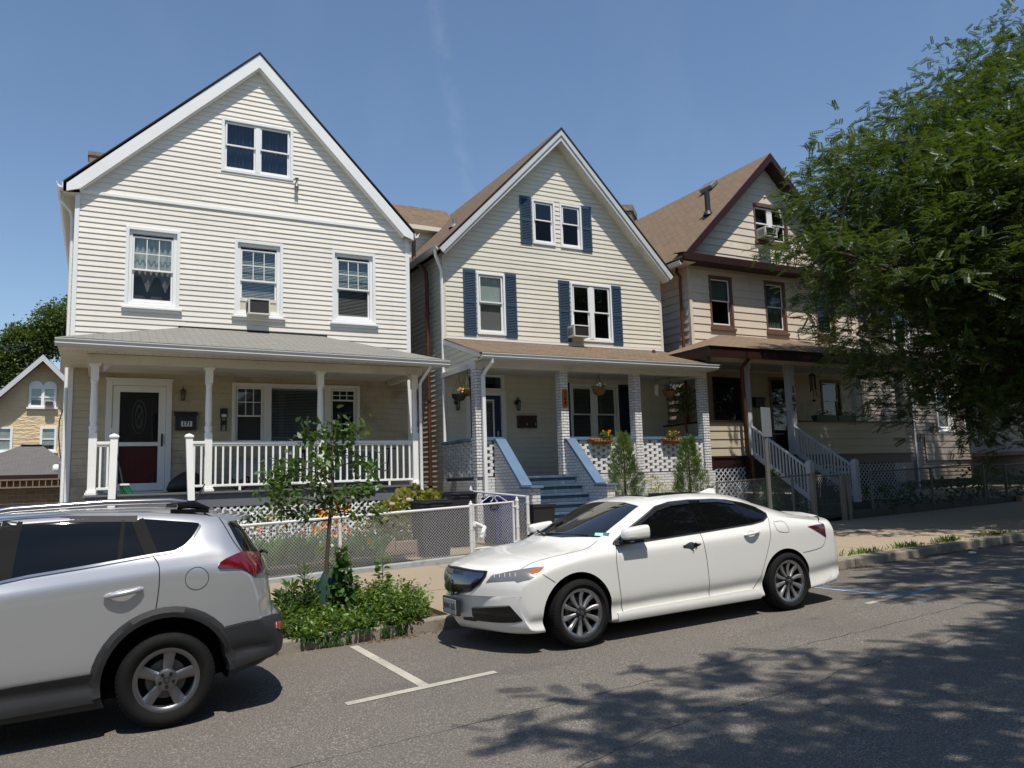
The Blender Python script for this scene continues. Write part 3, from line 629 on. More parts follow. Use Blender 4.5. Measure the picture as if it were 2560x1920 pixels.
s.build('wall', 'siding_white', H1)
t = MB(); t.box(-.50, 6.51, Y1-.035, Y1+.01, 7.795, 7.862)
t.box(-.585, -.50, Y1-.025, Y1+.08, .9, 7.80); t.box(6.51, 6.61, Y1-.025, Y1+.08, 1.3, 7.74); t.each('corner_board', 'trim_white', H1, bevel=.004)
# main roof with rake boards
ap = Vector((2.995, 17.42, 11.62)); le = Vector((-.80, 17.42, 7.95)); ri_ = Vector((6.73, 17.42, 7.80))
r = MB(); back = Vector((0, 11.9, 0))
roof_slope(r, le+back, le, ap, ap+back); roof_slope(r, ri_, ri_+back, ap+back, ap)
for p_ in (le, ri_):
    r.prism([p_+Vector((0,-.02,-.035)), p_+Vector((0,-.02,-.002)), ap+Vector((0,-.02,-.002)), ap+Vector((0,-.02,-.045))], (0, 11.9, 0), 1)
r.build('roof', ['shingle_grey', 'roof_edge'], H1, recalc=False)
r = MB()
for a, b_, dd in ((le, Vector((-.74, 17.42, 7.78)), 1), (ri_, Vector((6.66, 17.42, 7.68)), -1)):
    top0, top1 = a+Vector((0, 0, -.04)), ap+Vector((0, 0, -.05)); n = Vector((0, 0, -.30))
    r.prism([top0+Vector((.06*dd, 0, .0)), top1, top1+Vector((0, 0, -.33)), top0+Vector((.30*dd, 0, -.08)), top0+Vector((.06*dd, 0, -.16))], (0, .035, 0))
    r.prism([top0+Vector((.28*dd, .036, -.06)), top1+Vector((0, .036, -.32)), top1+Vector((0, .036, -.36)), top0+Vector((.30*dd, .036, -.10))], (0, .16, 0))
r.build('rake_board', 'trim_white', H1, recalc=True, bevel=.003)
gutter('gutter', (-.80, 17.40, 7.80), (-.80, 29, 7.80), 'trim_white', H1, .12, .12, (-1, 0, 0)); gutter('gutter', (6.70, 17.40, 7.66), (6.70, 29, 7.66), 'trim_white', H1, .12, .12, (1, 0, 0))
so = MB(); so.box(-.80, -.58, 17.5, 29, 7.74, 7.76); so.box(6.6, 6.72, 17.5, 29, 7.62, 7.64); so.each('soffit', 'soffit', H1)
b = MB(); b.tube([(-.86, 17.7, 7.80), (-.86, 17.75, 7.68), (-.66, 17.85, 7.45), (-.63, 17.86, 7.3), (-.63, 17.86, .8)], .035, 8); b.build('downspout', 'trim_white', H1, smooth=50)
ch = MB(); ch.box(-.50, -.02, 24, 24.5, 9.0, 11.15); ch.box(-.53, .01, 23.97, 24.53, 11.1502, 11.27); ch.build('chimney', 'chimney_stone', H1)
# porch
fl = MB(); fl.box(-.24, 6.16, 15.55, Y1-.002, 1.615, 1.65)
for i in range(60): fl.box(-.24, 6.16, 15.56+i*.034, 15.56+i*.034+.03, 1.6502, 1.652)
fl.build('porch_floor', 'deck_grey', H1, bevel=.003)
sk = MB(); sk.box(-.20, 6.12, 15.60, 15.63, 1.36, 1.6145); sk.box(-.2, -.17, 15.632, Y1-.05, .35, 1.6145); sk.box(6.09, 6.12, 15.632, Y1-.05, .35, 1.6145)
for xx in (-.2, 1.30, 3.95, 6.0): sk.box(xx, xx+.12, 15.6005, 15.632, .35, 1.359)
sk.build('porch_skirt', 'skirt_grey', H1)
def lattice(parent, x0, x1, z0, z1, y, m, pitch=.085, w=.036, th=.008):
    b = MB(); h = z1-z0
    for sgn, yo in ((1, 0), (-1, th+.001)):
        u = x0-h
        while u < x1+h:
            pts = []
            a, c = (u, u+h) if sgn > 0 else (u+h, u)      # x at z0, z1
            def clip(xa, za, xb, zb):
                t0, t1 = 0., 1.
                for lim, s_ in ((x0, 1), (x1, -1)):
                    d0, d1_ = (xa-lim)*s_, (xb-lim)*s_
                    if d0 < 0 and d1_ < 0: return None
                    if d0 < 0: t0 = max(t0, d0/(d0-d1_))
                    elif d1_ < 0: t1 = min(t1, d0/(d0-d1_))
                return None if t1-t0 < .02 else ((xa+(xb-xa)*t0, za+(zb-za)*t0), (xa+(xb-xa)*t1, za+(zb-za)*t1))
            cc = clip(a, z0, c, z1)
            if cc: b.bar((cc[0][0], y+yo, cc[0][1]), (cc[1][0], y+yo, cc[1][1]), th, w, up=(0, 0, 1) if True else None)
            u += pitch*1.414
    b.build('lattice', m, parent)
    k = MB(); k.box(x0, x1, y+.35, y+.36, z0-.1, z1+.02); k.build('crawl_space_shade', 'room_dark', parent)  # near-black sheet put in for the shade under the porch
lattice(H1, -.08, 1.30, .35, 1.36, 15.612, 'trim_white'); lattice(H1, 1.42, 3.95, .35, 1.36, 15.612, 'trim_white'); lattice(H1, 4.07, 6.0, .35, 1.36, 15.612, 'trim_white')
PX = [-.11, 1.82, 3.95, 5.985]
for x_ in PX: turned_post(H1, x_, 15.75, 1.652, 4.0, 2.75)
def railing(parent, x0, x1, y, z0, zt, n, m='post_white', feet=()):
    b = MB(); b.box(x0, x1, y-.035, y+.035, zt-.055, zt); b.box(x0, x1, y-.022, y+.022, zt-.09, zt-.0555)
    Rl = b.build('railing', m, parent, bevel=.005); b = MB(); b.box(x0, x1, y-.022, y+.022, z0, z0+.045)
    for f_ in feet: b.box(f_-.022, f_+.022, y-.02, y+.02, 1.652, z0-.0005)
    b.build('bottom_rail', m, Rl, bevel=.005)
    for i in range(n):
        xx = x0+(x1-x0)*(i+.5)/n; b = MB(); b.box(xx-.017, xx+.017, y-.017, y+.017, z0+.0455, zt-.0905); b.build('baluster', m, Rl)
railing(H1, 1.89, 3.88, 15.75, 1.735, 2.59, 15, feet=(2.4,)); railing(H1, 4.02, 5.92, 15.75, 1.745, 2.59, 14, feet=(5.4,))
railing(H1, -.04, .19, 15.62, 1.735, 2.59, 2); railing(H1, 1.50, 1.75, 15.62, 1.735, 2.59, 2)
for x0, sx, wx in ((.225, -.018, .066), (1.455, .06, .066)):
    b = MB(); c0 = Vector((x0, 15.45, 2.65)); c1 = Vector((x0+sx*1.3, 15.35, .75))
    b.bar(c1, c0, .12, .12, up=(0, 1, 0)); b.obox(c0+Vector((0,0,.015)), (.078,0,0), (0,.078,0), (0,0,.016)); b.lathe([(.085,0),(.06,.02),(.0,.045)], c0+Vector((0,0,.032)), 4)
    b.build('newel_post', 'post_white', H1, bevel=.004)
for i in range(6):                                   # front steps, behind the parked car
    if i == 0: st = MB()
    st.box(.3, 1.42, 15.53-.28*(i+1), 15.53-.28*i, .3, 1.62-.19*(i+1))
st.build('front_steps', 'deck_grey', H1)
# beam, ceiling, soffit, hip roof
b = MB(); b.box(-.24, 6.14, 15.66, 15.84, 4.0005, 4.17); b.box(-.235, -.10, 15.85, Y1-.03, 4.0005, 4.17); b.box(6.0, 6.135, 15.85, Y1-.03, 4.0005, 4.17)
for xx in (0.02, 5.80): b.prism([(xx, 15.72, 3.999), (xx+.14, 15.72, 3.999), (xx+(0 if xx < 1 else .14), 15.72, 3.86)], (0, .05, 0))
b.build('porch_beam', 'soffit', H1)
b = MB(); b.box(-.10, 6.0, 15.842, Y1-.002, 4.10, 4.12); b.build('porch_ceiling', 'soffit', H1)
b = MB(); b.box(-.68, 6.50, 15.10, 15.655, 4.178, 4.195); b.box(-.68, -.24, 15.656, Y1-.002, 4.178, 4.195); b.box(6.14, 6.50, 15.656, Y1-.002, 4.178, 4.195)
for i in range(46): b.box(-.55+i*.15, -.53+i*.15, 15.45, 15.47, 4.1735, 4.1779, 1)
b.build('soffit', ['soffit', 'black_paint'], H1)
ez = 4.345; e0, e1 = -.70, 6.50; zl, zr = 4.34, 4.25
r = MB(); A = Vector((e0, 15.04, zl)); B_ = Vector((e1, 15.04, zr)); T0 = Vector((1.50, Y1-.01, 5.12)); T1 = Vector((4.47, Y1-.01, 5.10))
A2 = Vector((e0, Y1-.01, zl)); B2 = Vector((e1, Y1-.01, zr))
roof_slope(r, A, B_, T1, T0); r.add([A2, A, T0], [(0, 1, 2)], 0, [[(0, 0), (2.5, 0), (2.5, 2)]]); r.add([B_, B2, T1], [(0, 1, 2)], 0, [[(0, 0), (2.5, 0), (0, 2)]])
for p_, q_ in ((A, B_), (A2, A), (B_, B2)): r.prism([p_+Vector((0,0,-.002)), q_+Vector((0,0,-.002)), q_+Vector((0,0,-.035)), p_+Vector((0,0,-.035))], (0, .03, 0), 1)
r.build('porch_roof', ['shingle_grey', 'roof_edge'], H1)
fl = MB(); fl.bar(T0+Vector((-.1, -.01, 0)), T1+Vector((.1, -.01, .0)), .01, .06); fl.build('flashing', 'roof_edge', H1)
gutter('gutter', (-.72, 15.10, 4.19), (6.52, 15.10, 4.10), 'fascia_grey', H1, .12, .13)
b = MB(); b.tube([(6.12, 15.12, 4.15), (6.12, 15.16, 4.08), (6.06, 15.50, 3.86), (6.05, 15.56, 3.78), (6.05, 15.56, 1.62), (6.06, 15.45, .6)], .036, 8); b.build('downspout', 'trim_white', H1, smooth=50)
# things standing on or fixed to this house
def ac_unit(label, x0, x1, z0, z1, Yf, Yb, group=None):
    t = thing('air_conditioner', label, 'air conditioner', ((x0+x1)/2, Yf, z0), group)
    b = MB(); b.box(x0, x1, Yf+.012, Yb, z0, z1); b.frame(x0, x1, z0, z1, Yf-.012, Yf+.0115, .03)
    for i in range(7): b.box(x0-.003, x0-.0005, Yf+.06+i*.035, Yf+.078+i*.035, z0+.06, z1-.06, 1)
    b.build('casing', ['ac_white', 'black_paint'], t, bevel=.006)
    g = MB(); n = int((x1-x0)/.012)
    g.quad((x0+.03, Yf+.006, z0+.03), (x1-.03, Yf+.006, z0+.03), (x1-.03, Yf+.006, z1-.03), (x0+.03, Yf+.006, z1-.03))
    for i in range(n): xx = x0+.03+(x1-x0-.06)*i/n; g.box(xx, xx+.003, Yf+.0005, Yf+.0055, z0+.03, z1-.03)
    g.build('coil_grille', 'ac_coil', t); return t
ac_unit('white window air conditioner under the blinds of the white house', 2.775, 3.235, 5.45, 5.80, 17.28, 17.7)
def wall_lantern(label, x, z, Y, h, m='black_paint', group=None):
    t = thing('wall_lantern', label, 'lantern', (x, Y, z), group); s_ = h/.36
    b = MB(); b.lathe([(.055*s_, 0), (.055*s_, .012), (.03*s_, .03)], (x, Y-.03, z+.06*s_), 12, axis='Y'); b.tube([(x, Y-.03, z+.08*s_), (x, Y-.08*s_, z+.19*s_), (x, Y-.13*s_, z+.18*s_), (x, Y-.13*s_, z+.14*s_)], .009*s_, 6); b.build('bracket', m, t, smooth=40)
    c = (x, Y-.13*s_, z)
    b = MB(); b.lathe([(.0, .15*s_), (.02*s_, .13*s_), (.075*s_, .085*s_), (.075*s_, .075*s_), (.06*s_, .07*s_)], c, 6)
    b.lathe([(.035*s_, -.15*s_), (.05*s_, -.14*s_), (.05*s_, -.125*s_), (.02*s_, -.125*s_)], c, 6)
    for k_ in range(6):
        a = 2*math.pi*k_/6; b.bar((c[0]+.058*s_*math.cos(a), c[1]+.058*s_*math.sin(a), c[2]+.075*s_), (c[0]+.045*s_*math.cos(a), c[1]+.045*s_*math.sin(a), c[2]-.13*s_), .008*s_, .008*s_)
    b.build('cage', m, t)
    b = MB(); b.lathe([(.04*s_, -.125*s_), (.053*s_, .07*s_)], c, 6); b.build('glass', 'glass', t)
wall_lantern('small brass lantern on white siding beside the red door', 1.515, 3.68, Y1, .32, 'brass')
t = thing('mailbox', 'black mailbox with white number 171 plate beside the red door', 'mailbox', (1.575, 17.5, 2.93))
b = MB(); b.box(1.375, 1.785, 17.48, Y1-.02, 2.93, 3.235); b.build('box', 'charcoal_plastic', t, bevel=.006)
b = MB(); b.prism([(1.35, 17.455, 3.236), (1.35, Y1-.02, 3.236), (1.35, Y1-.02, 3.325), (1.35, 17.50, 3.30), (1.35, 17.455, 3.27)], (.46, 0, 0)); b.build('lid', 'charcoal_plastic', t, bevel=.006)
b = MB(); b.box(1.485, 1.70, 17.474, 17.479, 3.005, 3.115); b.build('number_plate', 'number_white', t)
text('number', '171', .115, (1.592, 17.472, 3.06), 'black_paint', t, ext=.001, bold=.004)
t = thing('intercom', 'black door phone bracket on white siding left of the porch window', 'intercom', (2.335, 17.5, 2.92))
b = MB(); b.box(2.26, 2.41, 17.545, Y1-.018, 3.20, 3.40); b.box(2.275, 2.30, 17.55, Y1-.018, 2.92, 3.2); b.box(2.37, 2.395, 17.55, Y1-.018, 2.92, 3.2); b.box(2.28, 2.39, 17.553, Y1-.018, 3.05, 3.14); b.build('holder', 'black_plastic', t, bevel=.01)
b = MB(); b.box(2.285, 2.385, 17.53, 17.544, 3.215, 3.275); b.build('label_plate', 'number_white', t)
t = thing('broom', 'green broom leaning on porch wall beside the corner post', 'broom', (.35, 15.9, 1.66))
b = MB(); b.tube([(.40, 15.85, 1.80), (.24, 15.98, 2.6)], .012, 8); b.build('handle', 'bag_green', t, smooth=40)
b = MB(); b.tube([(.24, 15.98, 2.6), (.19, 16.02, 2.86)], .013, 8); b.build('grip', 'number_white', t, smooth=40)
b = MB(); b.box(.33, .50, 15.79, 15.86, 1.80, 1.84); b.build('head', 'number_white', t, bevel=.01)
b = MB()
for i in range(60):
    x_ = .335+.16*rnd.random(); y_ = 15.80+.05*rnd.random(); b.tube([(x_, y_, 1.80), (x_+(x_-.40)*.5+.06, y_+rnd.uniform(-.03, .03), 1.655)], .004, 4)
M['bristle_green'] = mat('bristle_green', rgb('1f7a4a'), .6, .1, 9, 0); b.build('bristles', 'bristle_green', t)
t = thing('bag', 'black sack slumped on the porch floor beside the red door', 'bag', (1.5, 16.6, 1.65))
b = MB(); n = 14
for i in range(9):
    pass
b.lathe([(.30, 0), (.36, .08), (.33, .22), (.22, .33), (.12, .38), (.0, .40)], (1.55, 16.7, 1.653), 14)
b.v = [(x+.03*math.sin(9*y+7*z), y+.03*math.sin(8*x+5*z), z+.02*math.sin(9*x)*(z > 1.7)) for x, y, z in b.v]
b.build('sack', 'black_plastic', t, smooth=80)
# covered chest and pram wheels behind the rail
t = thing('covered_cart', 'grey sheet draped over a wheeled cart on the porch', 'cart', (3.0, 16.6, 1.65))
b = MB(); nx, ny = 18, 10
gr = [[None]*(ny+1) for _ in range(nx+1)]
for i in range(nx+1):
    for j in range(ny+1):
        u, w_ = i/nx*2-1, j/ny*2-1; e = max(abs(u), abs(w_)); x_ = 2.95+.62*u; y_ = 16.6+.38*w_
        z_ = 2.30-.10*u*u+.03*math.sin(7*u)+.03*math.cos(6*w_) if e < .75 else 2.28-(e-.75)*1.6+.05*math.sin(11*u+5*w_)
        gr[i][j] = (x_, y_, z_)
for i in range(nx):
    for j in range(ny): b.quad(gr[i][j], gr[i+1][j], gr[i+1][j+1], gr[i][j+1])
b.build('sheet', 'cloth_grey', t, smooth=70)
b = MB(); b.box(2.5, 3.4, 16.35, 16.85, 1.90, 2.15); b.build('tray', 'black_plastic', t)
for xx in (2.5, 3.45): b = MB(); b.lathe([(.16, -.02), (.18, -.01), (.18, .01), (.16, .02)], (xx, 16.35, 1.835), 18, axis='Y', cap=False); b.build('wheel', 'black_plastic', t, smooth=40)
t = thing('exercise_bike', 'black bicycle seat and frame standing behind porch rail', 'bicycle', (3.75, 16.5, 1.65))
b = MB(); b.lathe([(.22, -.02), (.24, 0), (.22, .02)], (3.55, 16.5, 1.895), 20, axis='Y', cap=False); b.build('wheel', 'black_plastic', t, smooth=40)
b = MB(); b.tube([(3.55, 16.5, 1.89), (3.85, 16.5, 2.1), (4.05, 16.5, 1.9), (3.85, 16.5, 2.1), (3.8, 16.5, 2.38)], .018, 6); b.tube([(4.05, 16.5, 1.68), (4.05, 16.5, 2.5), (3.95, 16.45, 2.56)], .018, 6); b.build('frame', 'black_plastic', t)
b = MB(); b.lathe([(.0, .0), (.10, .01), (.11, .04), (.06, .07), (0, .075)], (3.78, 16.5, 2.38), 12); b.build('saddle', 'black_plastic', t, smooth=50)
t = thing('storage_cabinet', 'grey storage cabinet against the porch wall behind the rail', 'cabinet', (5.0, 17.1, 1.65))
b = MB(); b.box(4.62, 5.55, 16.9, 17.5, 1.652, 2.42); b.build('body', 'shade_grey', t, bevel=.008)
b = MB(); b.box(4.64, 5.08, 16.88, 16.899, 1.70, 2.38); b.box(5.10, 5.53, 16.88, 16.899, 1.70, 2.38); b.build('door', 'skirt_grey', t, bevel=.004)
b = MB(); b.box(4.58, 5.60, 16.87, 17.55, 2.4205, 2.46); b.build('lid', 'shade', t, bevel=.004)
t = thing('scooter', 'thin black kick scooter leaning beside the corner porch post', 'scooter', (5.5, 16.3, 1.66))
b = MB(); b.tube([(5.52, 16.3, 1.75), (5.60, 16.3, 2.45)], .014, 6); b.tube([(5.45, 16.3, 2.45), (5.75, 16.3, 2.45)], .016, 6); b.build('handlebar', 'black_plastic', t)
b = MB(); b.bar((5.5, 16.3, 1.73), (5.1, 16.3, 1.72), .1, .02); b.build('deck', 'black_plastic', t)
for xx in (5.53, 5.08): b = MB(); b.lathe([(.05, -.014), (.06, 0), (.05, .014)], (xx, 16.3, 1.713), 12, axis='Y'); b.build('wheel', 'galv_dull', t)
t = thing('wall_bracket', 'small grey insulator bracket on siding below the gable window', 'bracket', (3.85, 17.5, 8.55))
b = MB(); b.lathe([(.05, -.11), (.045, -.08), (.018, -.02), (.018, .03), (.045, .08), (.05, .10)], (3.85, 17.49, 8.66), 10); b.build('spool', 'galv', t, smooth=40)
b = MB(); b.box(3.83, 3.87, 17.5, Y1-.005, 8.63, 8.68); b.box(3.815, 3.825, 17.46, 17.52, 8.44, 8.6); b.box(3.875, 3.885, 17.46, 17.52, 8.44, 8.6); b.build('arm', 'galv_dull', t)
t = thing('electric_meter', 'round grey utility meter on left corner of the white house', 'meter', (-.68, 18.2, 2.0))
b = MB(); b.box(-.72, -.585, 18.12, 18.32, 1.98, 2.32); b.build('box', 'galv', t, bevel=.01)
b = MB(); b.lathe([(.085, 0), (.085, .08), (.06, .10)], (-.72, 18.22, 2.2), 16, axis='X'); b.v = [(2*-.72-x, y, z) for x, y, z in b.v]; b.build('dial', 'trim_white', t, smooth=40, recalc=True)
t = MB(); t.tube([U('m', 524, 795, Y=18.3), U('m', 480, 880, Y=18.3), U('m', 456, 960, Y=18.3), U('m', 450, 1080, Y=18.3), U('m', 462, 1220, Y=18.3), U('m', 488, 1335, Y=18.3)], .012, 6)
tag(t.build('cable', 'black_plastic'), 'loose black cable looping down to the meter on the white house', 'cable')
# ================================================================ HOUSE with blue shutters (cream siding, white brick porch)
H2 = thing('cream_house', 'cream lap-sided house with blue shutters and white brick porch', 'house', (10.9, 17.5, .5))
Y2 = 17.5
def xl2(z): return 7.52 if z < 7.45 else 7.52+(z-7.45)*(3.42/3.42)
def xr2(z): return 14.23 if z < 7.45 else 14.23-(z-7.45)*(3.29/3.42)
ho = []
ho.append(window(H2, 10.085, 10.785, 7.93, 9.165, Y2, cas=.05, zm=8.61, sill=False, out=.045, deep=0, upglass='glass_dark', lowglass='glass_screen', cover=None))
ho.append(window(H2, 10.955, 11.65, 7.92, 9.165, Y2, cas=.05, zm=8.61, sill=False, out=.045, deep=0, upglass='glass_dark', lowglass='glass_screen', cover=None))
ho.append(window(H2, 8.375, 9.185, 5.37, 6.98, Y2, cas=.05, zm=6.22, sill=False, out=.045, deep=0, upglass='glass', lowglass='glass_screen', cover=[('shade', 5.45)]))
ho.append(window(H2, 11.20, 12.54, 5.36, 6.97, Y2, cas=.05, zm=6.19, sill=False, out=.045, deep=0, upglass='glass_dark', lowglass='glass_dark', cols=2, mull=.14, cover=None))
for x0, x1, z0, z1 in ((9.71, 10.06, 7.905, 9.215), (11.65, 11.98, 7.895, 9.20), (8.0, 8.35, 5.335, 7.02), (9.185, 9.52, 5.335, 7.02), (10.815, 11.165, 5.31, 6.995), (12.545, 12.87, 5.31, 7.0)):
    shutter(H2, x0, x1, z0, z1, Y2-.015)
ac_unit('dented white air conditioner in the double window between blue shutters', 11.05, 11.54, 5.41, 5.73, 17.15, 17.56)
# ground floor openings
ho.append(window(H2, 11.04, 12.62, 2.62, 4.19, Y2, cas=.07, zm=3.37, sill=False, cols=2, mull=.16, upglass='glass_dark', lowglass='glass_screen', cover=[('blind', 2.75), ('blind', 2.75)], deep=.02))
shutter(H2, 12.63, 12.97, 2.60, 4.20, Y2-.015, 'shutter_navy'); shutter(H2, 10.69, 11.03, 2.60, 4.20, Y2-.015, 'shutter_navy')
d = MB(); d.box(8.0, 8.11, Y2-.045, Y2+.02, 1.76, 3.93); d.box(8.98, 9.11, Y2-.045, Y2+.02, 1.76, 3.93); d.box(8.1105, 8.9795, Y2-.045, Y2+.02, 3.815, 3.93)
d.frame(8.0, 9.08, 3.935, 4.36, Y2-.04, Y2+.02, .09, wb=.06, wt=.08); d.box(8.1, 9.0, Y2+.3, Y2+.31, 3.9, 4.4, 1)
D = d.build('door', ['trim_white', 'room_dark'], H2, bevel=.004)
d = MB(); d.frame(8.12, 8.97, 1.78, 3.81, Y2+.03, Y2+.07, .17, wb=.45, wt=.10); d.box(8.2, 8.9, Y2+.071, Y2+.075, 1.8, 3.8); d.build('door_leaf', 'door_blue', D, bevel=.004)
d = MB(); d.frame(8.30, 8.80, 2.25, 3.715, Y2+.018, Y2+.0295, .045); d.build('glazing_frame', 'trim_white', D)
q = MB(); q.quad((8.34, Y2+.025, 2.29), (8.76, Y2+.025, 2.29), (8.76, Y2+.025, 3.67), (8.34, Y2+.025, 3.67)); q.quad((8.09, Y2+.0, 3.99), (9.0, Y2, 3.99), (9.0, Y2, 4.29), (8.09, Y2, 4.29)); q.build('pane', 'glass_dark', D)
covering(('blind', 2.3), 8.35, 8.75, 2.3, 3.66, 3, Y2+.055, D)
h = MB(); h.lathe([(.03, 0), (.03, .012), (.016, .02), (.032, .045), (.03, .06), (0, .065)], (8.885, Y2+.03, 2.72), 10, axis='Y'); h.v = [(x, 2*(Y2+.03)-y, z) for x, y, z in h.v]; h.box(8.86, 8.91, Y2+.012, Y2+.0295, 2.78, 2.92); h.build('door_handle', 'chrome', D, recalc=True)
ho.append((8.03, 9.08, 1.6, 4.33))
s = MB(); siding(s, front(Y2), 1.60, 7.42, const(7.50), const(14.25), .127, .016, ho); siding(s, front(Y2), 7.42, 10.85, xl2, xr2, .127, .016, ho)
siding(s, leftside(7.45), 1.3, 7.4, const(17.56), const(30), .127, .016); siding(s, rightside(14.3), 1.3, 7.4, const(17.56), const(30), .127, .016)
s.box(7.48, 14.27, 29.9, 30, .2, 7.4); s.box(7.47, 14.28, 17.56, 29.9, .1, 1.3); s.build('wall', 'siding_cream', H2)
t = MB(); t.box(7.44, 7.52, Y2-.025, Y2+.06, 1.3, 7.40); t.box(14.22, 14.305, Y2-.025, Y2+.06, 1.3, 7.40); t.each('corner_board', 'siding_cream', H2, bevel=.004)
ap = Vector((10.90, 17.13, 11.20)); le = Vector((7.20, 17.13, 7.44)); ri_ = Vector((14.55, 17.13, 7.40)); back = Vector((0, 13, 0))
r = MB(); roof_slope(r, le+back, le, ap, ap+back); roof_slope(r, ri_, ri_+back, ap+back, ap)
for p_ in (le, ri_): r.prism([p_+Vector((0,-.02,-.035)), p_+Vector((0,-.02,-.003)), ap+Vector((0,-.02,-.003)), ap+Vector((0,-.02,-.05))], (0, 13, 0), 1)
# taller rear wing seen behind the left slope
Z0 = 9.66
roof_slope(r, (2.5, 22.0, Z0), (10.2, 22.0, Z0), (10.2, 23.6, 10.85), (2.5, 23.6, 10.85)); roof_slope(r, (10.2, 25.2, Z0), (2.5, 25.2, Z0), (2.5, 23.6, 10.85), (10.2, 23.6, 10.85))
r.build('roof', ['shingle_brown', 'roof_edge'], H2)
s = MB(); siding(s, front(22.3), 7.4, Z0-.02, const(6.9), const(10.2), .127, .016); s.box(6.92, 10.1, 22.4, 25, 1, Z0-.02); s.build('wall', 'siding_cream', H2)
s = MB(); s.box(2.5, 10.2, 21.98, 22.02, Z0-.14, Z0-.005); s.box(2.5, 10.2, 22.021, 22.3, Z0-.14, Z0-.12); s.build('fascia', 'siding_cream', H2)
r = MB()
for a, lo, dd in ((le, Vector((7.28, 17.13, 7.32)), 1), (ri_, Vector((14.40, 17.13, 7.28)), -1)):
    t0, t1 = a+Vector((.03*dd, 0, -.045)), ap+Vector((0, 0, -.055))
    r.prism([t0, t1, t1+Vector((0, 0, -.17)), t0+Vector((.10*dd, 0, -.10))], (0, .03, 0), 0)
    r.prism([t0+Vector((.06*dd, .0305, -.07)), t1+Vector((0, .0305, -.16)), t1+Vector((0, .0305, -.32)), t0+Vector((.16*dd, .0305, -.12))], (0, .03, 0), 0)
r.build('rake_board', 'fascia_grey', H2, recalc=True, bevel=.003)
so = MB()
for a, dd in ((le, 1), (ri_, -1)):
    t0, t1 = a+Vector((.16*dd, .062, -.18)), ap+Vector((0, .062, -.37)); n_ = 26
    for i in range(n_):
        p0 = t0+(t1-t0)*(i/n_); p1 = t0+(t1-t0)*((i+.93)/n_); so.quad(p0, p1, p1+Vector((0, .33, 0)), p0+Vector((0, .33, 0)))
    so.quad(t0+Vector((0,0,.012)), t1+Vector((0,0,.012)), t1+Vector((0,.33,.012)), t0+Vector((0,.33,.012)))
so.build('soffit', 'soffit', H2)
gutter('gutter', (7.24, 17.15, 7.36), (7.24, 30, 7.36), 'fascia_grey', H2, .12, .12, (-1, 0, 0))
b = MB(); b.tube([(7.18, 17.3, 7.38), (7.18, 17.28, 7.24), (7.33, 17.42, 7.05), (7.395, 17.44, 6.9), (7.395, 17.44, 1.6), (7.40, 17.42, 1.15), (7.30, 16.9, .95), (6.55, 13.6, .80), (6.30, 13.25, .62)], .042, 8); b.build('downspout', 'trim_white', H2, smooth=50)
b = MB()
b.tube([U('d', 205, 830, X=7.25), U('d', 205, 950, X=7.25)], .055, 10, 1); b.tube([U('d', 205, 950, X=7.25), U('d', 220, 990, X=7.25), U('d', 265, 1015, X=7.25), U('d', 290, 1050, X=7.25), Vector((7.25, 18.05, 6.7)), Vector((7.25, 18.05, 1.0))], .05, 10, 0)
for z_ in (3.7, 5.9, 1.6): b.lathe([(.07, 0), (.07, .05)], (7.25, 18.05, z_), 10)
b.build('drain_pipe', ['copper', 'black_plastic'], H2, smooth=50)
b = MB(); b.tube([(8.26, 18.5, 8.2), (8.26, 18.5, 8.72)], .05, 10); b.lathe([(.17, 0), (.09, .1), (.06, .12)], (8.26, 18.5, 8.43), 12); b.build('vent_pipe', 'galv', H2, smooth=50)
ch = MB(); ch.box(18.05, 19.05, 24.3, 25.2, 10, 12.02)
# ---- brick porch
PZ = 1.755
fl = MB(); fl.box(7.46, 14.05, 15.62, Y2-.03, PZ-.06, PZ); fl.build('porch_floor', 'deck_grey', H2)
bw = MB()                                   # solid brick base, front split for the stairs
bw.box(7.32, 7.96, 15.53, 15.68, .3, PZ-.001); bw.box(9.60, 14.10, 15.53, 15.68, .3, PZ-.001); bw.box(7.33, 7.48, 15.681, Y2-.06, .3, PZ-.062); bw.box(13.95, 14.09, 15.681, Y2-.06, .3, PZ-.062)
bw.box(7.97, 9.59, 15.64, 15.68, .3, PZ-.07)
bw.each('brick_base', 'brick_white', H2)
def screen(x0, x1, y, z0, z1, axis='x'):
    """open-work brick screen: alternate headers left out"""
    b = MB(); h = .066; n = int((z1-z0)/h); h = (z1-z0)/n; L_ = .205; gap = .085; stp = L_+gap
    for i in range(n):
        u = x0-(stp/2 if i % 2 else 0)
        while u < x1:
            a, e = max(u, x0), min(u+L_, x1)
            if e-a > .01:
                j = rnd.uniform(-.004, .004)
                if axis == 'x': b.box(a, e, y+j, y+.10+j, z0+i*h+.003, z0+(i+1)*h-.003)
                else: b.box(y+j, y+.10+j, a, e, z0+i*h+.003, z0+(i+1)*h-.003)
            u += stp
    return b.build('brick_screen', 'brick_plain', H2, bevel=.004)
SZ0, SZ1 = PZ, 2.565
screen(9.75, 11.67, 15.55, SZ0+.02, SZ1); screen(11.88, 13.83, 15.55, SZ0+.02, SZ1); screen(7.53, 7.96, 15.55, SZ0+.02, SZ1)
screen(15.72, Y2-.08, 7.34, SZ0+.02, SZ1, 'y'); screen(15.72, Y2-.08, 13.97, SZ0+.02, SZ1, 'y')
c = MB(); c.box(9.72, 11.665, 15.51, 15.69, SZ1+.001, SZ1+.075); c.box(11.89, 13.83, 15.51, 15.69, SZ1+.001, SZ1+.075); c.box(7.54, 7.99, 15.51, 15.69, SZ1+.001, SZ1+.075)
